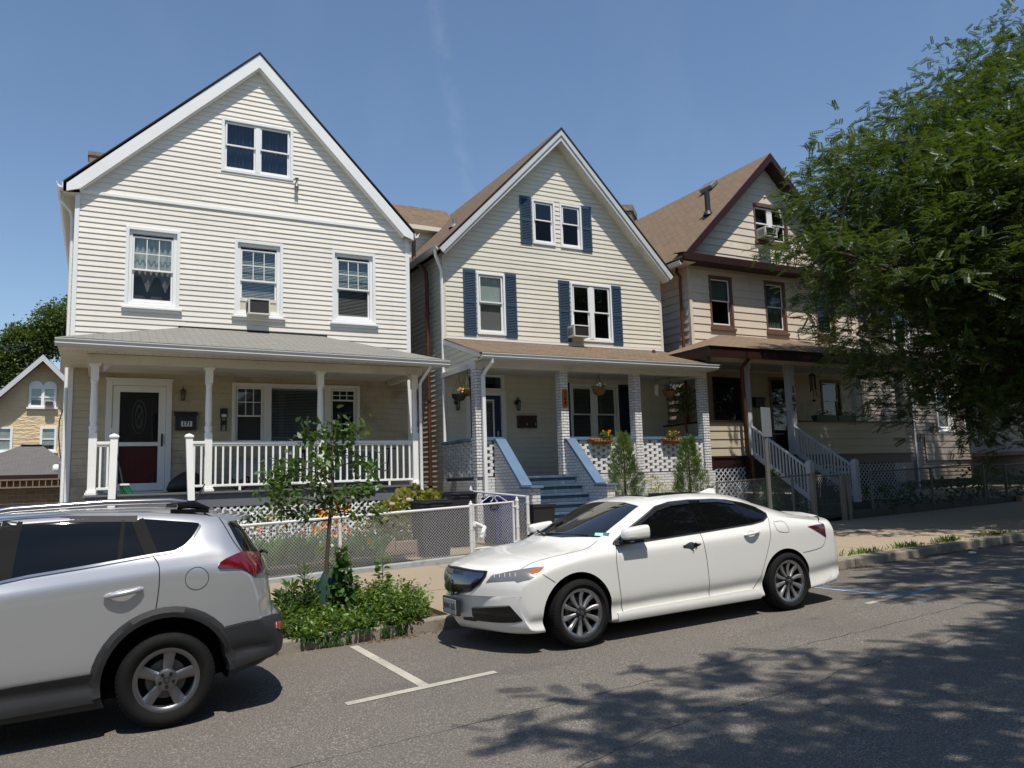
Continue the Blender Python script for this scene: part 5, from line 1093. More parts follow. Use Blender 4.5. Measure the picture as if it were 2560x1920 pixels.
# ---- grey house further along, mostly hidden by the tree
H4 = thing('grey_house', 'grey lap-sided house half hidden behind the locust tree', 'house', (28, 18.4, .9)); Y4 = 18.4
ho = [window(H4, 27.9, 28.85, 3.0, 4.6, Y4, cas=.09, zm=3.8, cover=[('shade', 3.1)]), window(H4, 29.55, 30.5, 3.0, 4.6, Y4, cas=.09, zm=3.8, cover=[('curtain', 'curtain')]), window(H4, 25.8, 26.75, 6.0, 7.5, Y4, cas=.09, cover=[('shade', 6.6)]), window(H4, 29.0, 30.0, 6.0, 7.5, Y4, cas=.09, cover=[('shade', 6.8)])]
s = MB(); siding(s, front(Y4), 1.2, 8.35, const(23.9), const(34.0), .14, .02, ho); siding(s, leftside(23.82), 1.2, 8.3, const(18.45), const(29), .14, .02); s.box(33.95, 34.05, 18.4, 29, .5, 8.3); s.build('wall', 'siding_grey', H4)
t = MB(); t.box(23.8, 23.9, Y4-.03, Y4+.06, .9, 8.3); t.box(26.38, 26.47, Y4-.10, Y4-.022, .9, 6.0); t.each('corner_board', 'grey_wood', H4)
r = MB(); roof_slope(r, (23.4, 17.9, 8.3), (34.5, 17.9, 8.3), (34.5, 23.5, 13.2), (23.4, 23.5, 13.2)); roof_slope(r, (34.5, 29.2, 8.3), (23.4, 29.2, 8.3), (23.4, 23.5, 13.2), (34.5, 23.5, 13.2)); r.add([(23.6, 18, 8.28), (23.6, 29, 8.28), (23.6, 23.5, 13.1)], [(0, 1, 2)], 0, [[(0, 0), (11, 0), (5.5, 5)]]); r.build('roof', 'shingle_dark', H4)
gutter('gutter', (23.4, 17.92, 8.18), (34.5, 17.92, 8.18), 'grey_wood', H4)
b = MB(); siding(b, front(Y4-.06), 1.9, 2.88, const(27.0), const(30.8), .24, .02); b.build('wall', 'siding_grey', H4)
b = MB(); b.box(29.8, 34.2, 16.0, Y4-.03, 2.0, 2.12); b.build('porch_floor', 'deck_grey', H4)
b = MB(); b.box(29.85, 34, 16.1, 16.16, 2.95, 3.02); b.box(29.85, 34, 16.1, 16.14, 2.2, 2.26); Rl = b.build('railing', 'grey_wood', H4)
for i in range(22): b = MB(); b.box(29.95+i*.185, 30.0+i*.185, 16.105, 16.135, 2.261, 2.949); b.build('baluster', 'grey_wood', Rl)
for xx in (29.85, 31.6, 33.9): b = MB(); b.box(xx-.08, xx+.08, 16.05, 16.21, 2.121, 4.9); b.build('porch_post', 'grey_wood', H4)
r = MB(); roof_slope(r, (29.5, 15.7, 4.9), (34.5, 15.7, 4.9), (34.5, Y4-.04, 5.7), (29.5, Y4-.04, 5.7)); r.build('porch_roof', 'shingle_dark', H4); b = MB(); b.box(29.5, 34.4, 15.74, Y4-.04, 4.86, 4.89); b.build('porch_ceiling', 'soffit', H4)
b = MB(); b.box(29.82, 34.1, 16.02, 16.06, .9, 1.999); b.build('porch_skirt', 'skirt_grey', H4)
# ================================================================ FAR LEFT: stucco house, garage
YY = 60.; k_ = YY/30
HY = thing('stucco_house', 'yellow stucco gabled house with white arched window far left', 'house', (-3.5, YY, 1.5))
apx, apz = -1.73*k_, CAMZ+(6.28-CAMZ)*k_; sl = 1.08
def zroof(x): return apz-.35-abs(x-apx)*sl
xL, xR, ze = -9.6, 2.7, 4.4
zeL, zeR = zroof(xL), zroof(xR)
w_ = MB(); pts = [(xL, 1.0), (xR, 1.0), (xR, zeR), (apx, apz-.35), (xL, zeL)]
w_.prism([(x, YY, z) for x, z in pts], (0, 12, 0)); w_.build('wall', 'stucco_yellow', HY, recalc=True)
r = MB()
for s_, xe, zz in ((-1, xL-.5, zroof(xL-.5)), (1, xR+.5, zroof(xR+.5))):
    a = Vector((xe, YY-.9, zz+.35)); c = Vector((apx, YY-.9, apz)); bk = Vector((0, 14, 0))
    if s_ < 0: roof_slope(r, a+bk, a, c, c+bk)
    else: roof_slope(r, a, a+bk, c+bk, c)
r.build('roof', 'shingle_dark', HY)
f = MB()
for xe in (xL-.5, xR+.5):
    a, c = Vector((xe, YY-.95, zroof(xe)+.33)), Vector((apx, YY-.95, apz-.03)); f.prism([a, c, c+Vector((0, 0, -.42)), a+Vector((0, 0, -.42))], (0, .08, 0))
f.build('rake_board', 'fascia_grey', HY, recalc=True)
def bgx(v): return v*k_
def bgz(v): return CAMZ+(v-CAMZ)*k_
def simple_window(parent, x0, x1, z0, z1, Y, cols=1, arch=False, zm=None, cas=.14, shade=.5):
    w_ = MB(); w_.frame(x0, x1, z0, z1, Y-.12, Y+.02, cas); w_.box(x0+cas, x1-cas, Y-.02, Y-.002, z0+cas, z1-cas, 1)
    if cols == 2: xm = (x0+x1)/2; w_.box(xm-.09, xm+.09, Y-.10, Y-.021, z0+cas, z1-cas)
    zm = zm or (z0+z1)/2; w_.box(x0+cas, x1-cas, Y-.075, Y-.0215, zm-.04, zm+.04)
    if arch:
        for xa, xb in ((x0, (x0+x1)/2), ((x0+x1)/2, x1)):
            n = 10; ce = ((xa+xb)/2, z1-.0); rr = (xb-xa)/2
            w_.prism([(ce[0]+rr*math.cos(math.pi*i/n), Y-.12, z1+.001+.38*math.sin(math.pi*i/n)) for i in range(n+1)], (0, .1, 0))
    W = w_.build('window', ['trim_white', 'room_dark'], parent, recalc=True)
    p = MB(); p.quad((x0+cas, Y-.05, z0+cas), (x1-cas, Y-.05, z0+cas), (x1-cas, Y-.05, z1-cas), (x0+cas, Y-.05, z1-cas)); p.build('pane', 'glass', W)
    b = MB(); b.box(x0+cas, x1-cas, Y-.03, Y-.0205, zm-(zm-z0)*shade, z1-cas); b.build('shade', 'shade', W)
    s_ = MB(); s_.box(x0-.1, x1+.1, Y-.2, Y, z0-.12, z0-.002); s_.build('sill', 'trim_white', W)
simple_window(HY, bgx(-2.11), bgx(-1.32), bgz(4.56), bgz(5.24), YY, 2, True, shade=.3); simple_window(HY, bgx(-1.75), bgx(-1.27), bgz(3.1), bgz(3.91), YY); simple_window(HY, bgx(-2.95), bgx(-2.51), bgz(3.1), bgz(3.91), YY, shade=.9)
t = thing('air_conditioner', 'small air conditioner in the arched window of the stucco house', 'air conditioner', (bgx(-1.5), YY-.4, bgz(4.57)))
b = MB(); b.box(bgx(-1.65), bgx(-1.38), YY-.5, YY-.13, bgz(4.60), bgz(4.76)); b.build('casing', 'ac_white', t, bevel=.03); b = MB(); b.box(bgx(-1.63), bgx(-1.40), YY-.52, YY-.501, bgz(4.615), bgz(4.745)); b.build('coil_grille', 'ac_coil', t)
c = MB(); c.box(bgx(-1.33)-.1, bgx(-.95), YY+6, YY+7.2, 8, bgz(6.62)+1.5); c.build('chimney', 'brick_red', HY)
r = MB(); roof_slope(r, (-20, YY+2, bgz(4.9)), (-5.0, YY+2, bgz(4.9)), (-5, YY+6, bgz(5.35)), (-20, YY+6, bgz(5.35))); r.build('roof', 'shingle_dark', HY)
YG = 40.; g_ = YG/24
G = thing('garage', 'low block garage with hip roof in front of the stucco house', 'garage', (-3, YG, 1.2))
b = MB(); ezg = CAMZ+(2.22-CAMZ)*g_; rzg = CAMZ+(3.0-CAMZ)*g_; b.box(-5.6, -.9, YG, YG+6, .4, ezg); b.build('wall', 'block_tan', G)
r = MB(); A, B_ = Vector((-6.0, YG-.4, ezg-.02)), Vector((-.6, YG-.4, ezg-.02)); T0, T1 = Vector((-3.25, YG+3, rzg+.12)), Vector((-2.4, YG+3, rzg+.12)); A2, B2 = A+Vector((0, 6.8, 0)), B_+Vector((0, 6.8, 0))
roof_slope(r, A, B_, T1, T0); roof_slope(r, B2, A2, T0, T1); r.add([A2, A, T0], [(0, 1, 2)], 0, [[(0, 0), (6.8, 0), (3.4, 4)]]); r.add([B_, B2, T1], [(0, 1, 2)], 0, [[(0, 0), (6.8, 0), (3.4, 4)]]); r.build('roof', 'shingle_dark', G)
b = MB(); b.bar(T0+Vector((0, -.05, .02)), T1+Vector((0, -.05, .02)), .22, .04); b.build('ridge_tile', 'maroon', G)
b = MB(); b.box(-6.0, -.6, YG-.45, YG-.4, ezg-.2, ezg-.02); b.build('fascia', 'maroon', G)
t = thing('ladder', 'long brown ladder hung sideways on the garage wall', 'ladder', (-2.5, YG-.5, 1.8)); z0_, z1_ = CAMZ+(1.87-CAMZ)*g_, CAMZ+(2.10-CAMZ)*g_
b = MB(); b.box(-5.2, -1.3, YG-.52, YG-.46, z0_, z0_+.06); b.box(-5.2, -1.3, YG-.52, YG-.46, z1_-.06, z1_); b.build('rail', 'stone_edge', t)
for i in range(17): b = MB(); b.box(-5.1+i*.235, -5.06+i*.235, YG-.51, YG-.47, z0_+.061, z1_-.061); b.build('rung', 'stone_edge', t)
for i in range(2):
    b = MB(); a = U('m', -60, (385, 420)[i], Y=70); c = U('m', 200, (372, 405)[i], Y=76); b.tube([a, (a+c)/2-Vector((0, 0, .15)), c], .045, 5)
    tag(b.build('power_line', 'black_paint'), ['upper thin black power line crossing the sky before the far trees', 'lower thin black power line crossing the sky before the far trees'][i], 'power line', 'power lines at the far left')
# unseen houses added across the street: they block low sky light and shape reflections
for i, (x, w, h, m, lb) in enumerate(((-13, 8, 6.4, 'siding_grey', 'unseen grey gabled house across the street, behind the viewer to the left'), (-2.5, 7.5, 7, 'siding_tan', 'unseen tan gabled house directly across the street behind the viewer'), (8, 8, 6.6, 'siding_grey', 'second unseen grey gabled house across the street behind the viewer'), (18.5, 8, 7.2, 'siding_tan', 'unseen tan gabled house across the street at the right'), (29, 8.5, 6.6, 'siding_grey', 'unseen grey gabled house across the street farthest right'))):
    t = thing('unseen_house', lb, 'house', (x+w/2, -14, FARK+.022*x), 'unseen houses added across the street'); g = FARK+.022*x; b = MB()
    b.prism([(x, -14, g), (x+w, -14, g), (x+w, -14, g+h), (x+w/2, -14, g+h+3.4), (x, -14, g+h)], (0, -10, 0)); b.build('wall', m, t, recalc=True)
    r = MB(); c = Vector((x+w/2, -13.6, g+h+3.75)); 
    for xe in (x-.4, x+w+.4): r.prism([Vector((xe, -13.6, g+h-.2)), c, c+Vector((0, 0, .12)), Vector((xe, -13.6, g+h-.08))], (0, -10.8, 0))
    r.build('roof', 'shingle_dark', t, recalc=True)
    for xx, zz in ((x+1.2, 1.2), (x+w-2.4, 1.2), (x+1.2, 4.4), (x+w-2.4, 4.4), (x+w/2-.6, h+.6)):
        f = MB(); f.frame(xx, xx+1.2, g+zz, g+zz+1.7, -13.999, -13.93, .1); f.box(xx+.1, xx+1.1, -13.998, -13.98, g+zz+.1, g+zz+1.6, 1); f.build('window', ['trim_white', 'room_dark'], t)
# ================================================================ FENCES, BINS
def chainlink(name, m, parent, p, q, zb, zt, pitch=.055, r=.0024, tri=3):
    """woven wire between plan points p and q; zb, zt = (z at p, z at q)"""
    p, q = Vector((*p, 0)), Vector((*q, 0)); L_ = (q-p).length; d = (q-p)/L_; nrm = Vector((-d.y, d.x, 0)); b = MB()
    def zz(s, h): lo = zb[0]+(zb[1]-zb[0])*s/L_; hi = zt[0]+(zt[1]-zt[0])*s/L_; return lo+(hi-lo)*h
    H = ((zt[0]-zb[0])+(zt[1]-zb[1]))/2; run = H/1.05
    k = -run
    while k < L_+run:
        for sg in (1, -1):
            s0, s1 = (k, k+run) if sg > 0 else (k+run, k); t0, t1 = 0., 1.
            ok = True
            for lim, dr in ((0, 1), (L_, -1)):
                a, c = (s0-lim)*dr, (s1-lim)*dr
                if a < 0 and c < 0: ok = False; break
                if a < 0: t0 = max(t0, a/(a-c))
                elif c < 0: t1 = min(t1, a/(a-c))
            if not ok or t1-t0 < .01: continue
            P_ = lambda t: p+d*(s0+(s1-s0)*t)+nrm*(sg*r*.9)+Vector((0, 0, zz(s0+(s1-s0)*t, t)))
            b.tube([P_(t0), P_(t1)], r, tri, cap=False)
        k += pitch
    return b.build(name, m, parent)
def post(parent, x, y, z0, z1, r, m, cap=True, name='fence_post'):
    b = MB(); b.tube([(x, y, z0), (x, y, z1)], r, 10)
    if cap: b.lathe([(r*1.15, 0), (r*1.15, .025), (r*.7, .045), (r*.75, .06), (0, .09)], (x, y, z1-.005), 10)
    for z_ in (z0+.25, (z0+z1)/2, z1-.15): b.lathe([(r*1.18, 0), (r*1.18, .03)], (x, y, z_), 10)
    return b.build(name, m, parent, smooth=40)
def ztop(x): return .17+.033*x
w_ = MB(); xs = [-9, -4, 0, 2, 4, 5.0, 6.03]
FW1 = thing('fence_wall', 'low rough grey concrete kerb wall under the white wire fence', 'wall', (3, 13.07, .2))
for a, c in zip(xs, xs[1:]): w_.add([(a,13.0,ztop(a)-.35),(c,13.0,ztop(c)-.35),(c,13.16,ztop(c)-.35),(a,13.16,ztop(a)-.35),(a,13.0,ztop(a)),(c,13.0,ztop(c)),(c,13.16,ztop(c)),(a,13.16,ztop(a))], ((0,3,2,1),(4,5,6,7),(0,1,5,4),(2,3,7,6)))
w_.quad((6.03,13.0,0),(6.03,13.16,0),(6.03,13.16,ztop(6.03)),(6.03,13.0,ztop(6.03))); w_.build('wall', 'wallbase', FW1, bevel=.015)
F1 = thing('chain_link_fence', 'white chain link fence with pipe top rail before the white house', 'fence', (3, 13.08, .3))
def zrail(x): return 1.035+.0325*x
for x_ in (-4.2, -1.9, .9, 3.61): post(F1, x_, 13.08, ztop(x_)-.02, zrail(x_)-.03, .027, 'fence_white', False)
post(F1, 6.03, 13.08, ztop(6.03)-.02, zrail(6.03)+.02, .036, 'fence_white')
b = MB(); b.tube([(-4.2, 13.08, zrail(-4.2)), (6.0, 13.08, zrail(6.0))], .024, 10); b.build('top_rail', 'fence_white', F1, smooth=40)
chainlink('wire_mesh', 'fence_white', F1, (-2.0, 13.075), (6.0, 13.075), (ztop(-2)+.02, ztop(6)+.02), (zrail(-2), zrail(6)), .052, .0023)
G1 = thing('gate', 'white chain link gate with scroll top and small dark sign', 'gate', (6.5, 13.1, .4)); zg0, zg1 = .44, 1.255
b = MB(); b.tube([(6.09, 13.1, zg0), (6.09, 13.1, zg1+.02)], .022, 8); b.tube([(6.92, 13.1, zg0+.03), (6.92, 13.1, zg1+.04)], .022, 8); b.tube([(6.09, 13.1, zg1-.01), (6.92, 13.1, zg1+.02)], .018, 8); b.tube([(6.09, 13.1, zg0+.02), (6.92, 13.1, zg0+.04)], .018, 8); b.build('gate_frame', 'fence_white', G1, smooth=40)
chainlink('wire_mesh', 'fence_white', G1, (6.1, 13.098), (6.91, 13.098), (zg0+.03, zg0+.05), (zg1, zg1+.02), .052, .0023)
b = MB()
for sg in (-1, 1):
    pts = [(sg*.30, .0), (sg*.22, .05), (sg*.12, .115), (sg*.05, .135), (sg*.015, .10), (sg*.03, .06), (sg*.07, .03), (sg*.05, .01)]
    b.tube([(6.52+x, 13.1, zg1+.015+z) for x, z in pts], .009, 6)
b.build('scroll', 'fence_white', G1, smooth=60)
b = MB(); b.box(6.43, 6.60, 13.078, 13.086, 1.16, 1.235); b.build('gate_sign', 'black_plastic', G1)
b = MB()
for i in range(3): b.box(6.45+.01*i, 6.58-.01*i, 13.0765, 13.0778, 1.175+.018*i, 1.182+.018*i)
b.build('sign_lines', 'galv', G1)
b = MB(); b.box(6.05, 6.12, 13.05, 13.12, .86, .92); b.box(6.9, 7.03, 13.07, 13.12, 1.17, 1.2); b.box(6.9, 7.03, 13.07, 13.12, .52, .55); b.build('latch', 'fence_white', G1, bevel=.008)
F2 = thing('chain_link_fence', 'wide mesh white fence running back beside the brick porch steps', 'fence', (7.2, 14, .5))
post(F2, 7.0, 13.1, .3, 1.29, .034, 'fence_white'); post(F2, 7.24, 13.12, .3, 1.38, .034, 'fence_white', False); post(F2, 7.02, 15.2, .5, 1.50, .03, 'fence_white')
b = MB(); b.tube([(7.24, 13.12, 1.36), (7.03, 15.2, 1.47)], .02, 8); b.build('top_rail', 'fence_white', F2, smooth=40)
chainlink('wire_mesh', 'galv', F2, (7.23, 13.14), (7.02, 15.18), (.45, .55), (1.36, 1.46), .085, .0032)
chainlink('wire_mesh', 'galv', F2, (7.02, 13.1), (7.22, 13.12), (.42, .42), (1.22, 1.28), .085, .0032)
# weathered fence and gate before the peach house
F3 = thing('chain_link_fence', 'dull grey wire fence with a long top rail in the tree shade', 'fence', (19.5, 13.1, .6))
for x_ in (17.05, 19.42, 21.72, 22.75, 25.5, 28.5): post(F3, x_, 13.12, .35, 1.62+.012*(x_-17), .032, 'galv_dull', False)
b = MB(); b.tube([(17.05, 13.12, 1.60), (21.72, 13.12, 1.70)], .02, 8); b.tube([(22.75, 13.12, 1.66), (30, 13.12, 1.74)], .02, 8); b.build('top_rail', 'galv_dull', F3, smooth=40)
chainlink('wire_mesh', 'galv', F3, (17.05, 13.115), (21.72, 13.115), (.66, .74), (1.60, 1.70), .072, .003); chainlink('wire_mesh', 'galv', F3, (22.75, 13.115), (30, 13.115), (.72, .8), (1.66, 1.74), .08, .0036)
G3 = thing('gate', 'grey wire gate in shade at the far end of the fence', 'gate', (22.2, 13.1, .7))
b = MB(); b.tube([(21.8, 13.1, .78), (21.8, 13.1, 1.66), (22.66, 13.1, 1.68), (22.66, 13.1, .74), (21.8, 13.1, .78)], .018, 6); b.build('gate_frame', 'galv_dull', G3); chainlink('wire_mesh', 'galv', G3, (21.8, 13.1), (22.66, 13.1), (.78, .74), (1.66, 1.68), .07, .0034)
G4 = thing('gate', 'weathered wire gate at the foot of the peach house steps', 'gate', (15.4, 13.1, .6))
b = MB()
for x0, x1, z1 in ((14.90, 15.01, 1.63),): b.box(x0, x1, 13.05, 13.16, .35, z1)
b.build('gate_post', 'weathered_wood', G4, bevel=.012)
for x_, tl in ((15.96, .0), (16.17, .03)): b = MB(); b.bar((x_+.0, 13.1, .4), (x_-tl, 13.1, 1.54), .12, .09, up=(0, 1, 0)); b.build('gate_post', 'weathered_wood', G4, bevel=.012)
b = MB(); b.tube([(15.03, 13.12, 1.56), (15.95, 13.12, 1.52)], .017, 6); b.tube([(15.03, 13.12, .62), (15.95, 13.12, .62)], .017, 6); b.build('gate_frame', 'galv_dull', G4); chainlink('wire_mesh', 'galv', G4, (15.03, 13.11), (15.95, 13.11), (.62, .62), (1.56, 1.52), .075, .0036)
F4 = thing('chain_link_fence', 'short piece of wire fence left of the weathered gate post', 'fence', (14.6, 13.1, .6)); post(F4, 14.31, 13.12, .3, 1.60, .03, 'galv_dull', False); post(F4, 12.0, 13.12, .3, 1.5, .03, 'galv_dull', False)
b = MB(); b.tube([(12.0, 13.12, 1.48), (14.3, 13.12, 1.56), (14.9, 13.12, 1.58)], .017, 6); b.build('top_rail', 'galv_dull', F4); chainlink('wire_mesh', 'galv', F4, (12.0, 13.115), (14.89, 13.115), (.6, .62), (1.48, 1.58), .075, .0036)
w_ = thing('retaining_kerb', 'dark low stone edge along the pavement before the peach house', 'wall', (20, 13.1, .5)); b = MB()
for i in range(18):
    x_ = 16.9+i*.8; b.box(x_, x_+.79, 13.04, 13.2, .3, zwalk(x_, 13)+.16+.02*(i % 3)); 
b.build('stone_edge', 'concrete_dark', w_, bevel=.02)
st = thing('garden_steps', 'two dark stone steps up to the peach house gate', 'steps', (16.8, 13.4, .5)); b = MB(); b.box(16.2, 17.0, 13.03, 13.5, .3, .68); b.build('step', 'concrete_dark', st, bevel=.02); b = MB(); b.box(15.6, 17.3, 13.35, 13.75, .3, .84); b.build('step', 'concrete_dark', st, bevel=.02)
# wheelie bins
def bin_(label, x0, x1, y0, y1, z0, z1, m, mlid, lid=True):
    t = thing('bin', label, 'bin', ((x0+x1)/2, (y0+y1)/2, z0), 'wheeled bins behind the white gate'); b = MB(); ta = .04
    b.add([(x0+ta,y0+ta,z0),(x1-ta,y0+ta,z0),(x1-ta,y1-ta,z0),(x0+ta,y1-ta,z0),(x0,y0,z1),(x1,y0,z1),(x1,y1,z1),(x0,y1,z1)], ((0,3,2,1),(4,5,6,7),(0,1,5,4),(1,2,6,5),(2,3,7,6),(3,0,4,7)))
    b.frame(x0-.015, x1+.015, z1-.06, z1-.001, y0-.015, y0-.0005, .03); b.build('body', m, t, bevel=.015)
    if lid: b = MB(); b.prism([(x0-.02, y0-.03, z1+.001), (x1+.02, y0-.03, z1+.001), (x1+.02, y1+.02, z1+.001), (x0-.02, y1+.02, z1+.001)], (0, 0, .04)); b.prism([(x0+.04, y0+.03, z1+.0415), (x1-.04, y0+.03, z1+.0415), (x1-.04, y1-.05, z1+.0415), (x0+.04, y1-.05, z1+.0415)], (0, 0, .025)); b.box(x0+.05, x0+.16, y0-.045, y0-.031, z1+.0, z1+.02); b.box(x1-.16, x1-.05, y0-.045, y0-.031, z1+.0, z1+.02); b.build('lid', mlid, t, bevel=.012)
    for xx in (x0+.06, x1-.06): b = MB(); b.lathe([(.07, -.02), (.08, 0), (.07, .02)], (xx, y1-.02, z0+.06), 12, axis='X'); b.build('wheel', 'black_plastic', t)
bin_('black lidded bin standing behind the wire beside the hydrangea', 5.24, 5.84, 13.5, 14.1, .30, 1.30, 'charcoal_plastic', 'black_plastic')
bin_('blue bin seen through the scroll top gate', 6.98, 7.46, 14.0, 14.55, .42, 1.30, 'navy_plastic', 'navy_plastic')
bin_('dark grey bin between the gate and the brick porch', 6.32, 6.86, 14.6, 15.15, .40, 1.42, 'charcoal_plastic', 'charcoal_plastic')
bin_('open black bin without lid at the foot of the blue steps', 7.55, 8.05, 13.45, 13.8, .38, 1.19, 'black_plastic', 'black_plastic', False)
# kerbside sign post (seen nearly edge-on)
t = thing('sign_post', 'narrow grey street sign on a steel post seen almost edge on', 'sign', (9.2, 8.9, .28))
b = MB(); b.box(9.155, 9.215, 8.87, 8.91, .1, 2.64); b.build('post', 'galv_dull', t, bevel=.004)
b = MB(); ax = Vector((.144, .041, 0)); nx_ = Vector((-ax.y, ax.x, 0)).normalized(); c_ = Vector((9.20, 8.865, 2.46)); b.obox(c_, ax, nx_*.003, (0, 0, .23)); b.build('sign_plate', 'galv', t, bevel=.002)
t = thing('cardboard_box', 'tan cardboard box on the pavement edge at far right', 'box', (23.2, 12.9, .6)); b = MB(); b.box(22.97, 23.5, 12.85, 13.02, .60, .76); b.build('box', 'cardboard', t); b = MB(); b.box(22.96, 23.51, 12.84, 12.93, .7605, .765); b.box(22.96, 23.51, 12.94, 13.03, .7605, .768); b.build('flap', 'cardboard', t)
# ================================================================ CARS
def paintmat(name, col, metal, rough, flake=0.):
    m, nt, bs = nodes(name); v = coord(nt)
    c = mixc(nt, noise(nt, v, 2.2, 4), tuple(x*.97 for x in col), col)
    s = N(nt, 'SeparateXYZ'); nt.links.new(v, s.inputs[0])                  # road dust low on the doors
    r_ = N(nt, 'MapRange'); r_.inputs[1].default_value = .62; r_.inputs[2].default_value = .2; r_.inputs[3].default_value = 0; r_.inputs[4].default_value = .22; nt.links.new(s.outputs[2], r_.inputs[0])
    k = N(nt, 'Math', _operation='MULTIPLY'); nt.links.new(r_.outputs[0], k.inputs[0]); nt.links.new(noise(nt, v, 7, 5, .7), k.inputs[1])
    c = mixc(nt, k.outputs[0], c, rgb('8c8272'))
    nt.links.new(c, bs.inputs['Base Color']); bs.inputs['Metallic'].default_value = metal; bs.inputs['Roughness'].default_value = rough
    bs.inputs['Coat Weight'].default_value = .9; bs.inputs['Coat Roughness'].default_value = .04; bs.inputs['Coat IOR'].default_value = 1.45
    return m
M['paint_white'] = paintmat('paint_white', rgb('dcdbd6'), 0, .35); M['paint_silver'] = paintmat('paint_silver', (.47, .48, .50), .6, .33)
def gloss(name, col, rough=.04, spec=.5, coat=1., metal=0):
    m, nt, bs = nodes(name); bs.inputs['Base Color'].default_value = (*col, 1); bs.inputs['Roughness'].default_value = rough; bs.inputs['Specular IOR Level'].default_value = spec; bs.inputs['Coat Weight'].default_value = coat; bs.inputs['Coat Roughness'].default_value = .01; bs.inputs['Metallic'].default_value = metal
    v = coord(nt); bump(nt, bs, noise(nt, v, 1.5, 2), .02, .02); return m
M['pillar'] = mat('pillar', (.012, .012, .013), .8, .1, 6, 0, spec=.12); M['frame_grey'] = mat('frame_grey', (.05, .05, .052), .75, .1, 6, 0, spec=.15); M['car_glass'] = gloss('car_glass', (.003, .0033, .0036), .02, .42, 0); M['visor'] = gloss('visor', (.02, .022, .026), .12); M['screen_glass'] = gloss('screen_glass', (.010, .011, .012), .03)
M['seam'] = mat('seam', (.006, .006, .006), .8, .1, 5, 0); M['gloss_black'] = gloss('gloss_black', (.006, .006, .007), .15, .4, 0)
M['cladding'] = mat('cladding', (.022, .023, .025), .55, .15, 6, .1, 2, .08, 120); M['tyre'] = mat('tyre', (.008, .008, .008), .8, .2, 9, .15, 3, .1, 60, spec=.2, dirt=(rgb('2e2b27'), 6, .55, .9))
M['alloy'] = mat('alloy', (.20, .20, .205), .32, .06, 8, .06, 3, metal=.9); M['alloy_dark'] = mat('alloy_dark', (.06, .06, .065), .35, .1, 8, 0, metal=.7); M['alloy_cut'] = mat('alloy_cut', (.24, .24, .245), .35, .08, 8, 0, metal=.55); M['alloy_bright'] = mat('alloy_bright', (.36, .36, .37), .22, .06, 8, 0, metal=.95)
M['lamp_lens'] = gloss('lamp_lens', (.24, .235, .22), .22, .5, 1., .45); M['lamp_bright'] = mat('lamp_bright', (.75, .76, .74), .15, .05, 9, 0, coat=1); M['tail_red'] = gloss('tail_red', (.11, .003, .006), .06, .6); M['tail_dark'] = gloss('tail_dark', (.06, .004, .008), .08, .6)
M['shield'] = gloss('shield', (.10, .12, .15), .10, .6, 1., .8); M['plate_bg'] = mat('plate_bg', (.40, .41, .41), .5, .05, 9, 0); M['sticker'] = mat('sticker', rgb('9fd3c7'), .5, .05, 9, 0); M['wheel_well'] = mat('wheel_well', (.004, .004, .004), .95, .1, 5, 0)  # shield's blue stands in for reflected sky; plate greyed for shade
def pchip(x, Yv, xq):
    x = np.asarray(x, float); Yv = np.asarray(Yv, float); h = np.diff(x); d = np.diff(Yv, axis=0)/h[:, None]; m = np.zeros_like(Yv)
    a, b = d[:-1], d[1:]; w1 = (2*h[1:]+h[:-1])[:, None]; w2 = (h[1:]+2*h[:-1])[:, None]; ok = a*b > 0
    with np.errstate(divide='ignore', invalid='ignore'): hm = (w1+w2)/(w1/a+w2/b)
    m[1:-1] = np.where(ok, hm, 0); m[0], m[-1] = d[0], d[-1]
    i = np.clip(np.searchsorted(x, xq)-1, 0, len(h)-1); t = ((xq-x[i])/h[i])[:, None]; H = h[i][:, None]
    return (2*t**3-3*t**2+1)*Yv[i]+(t**3-2*t**2+t)*H*m[i]+(-2*t**3+3*t**2)*Yv[i+1]+(t**3-t**2)*H*m[i+1]
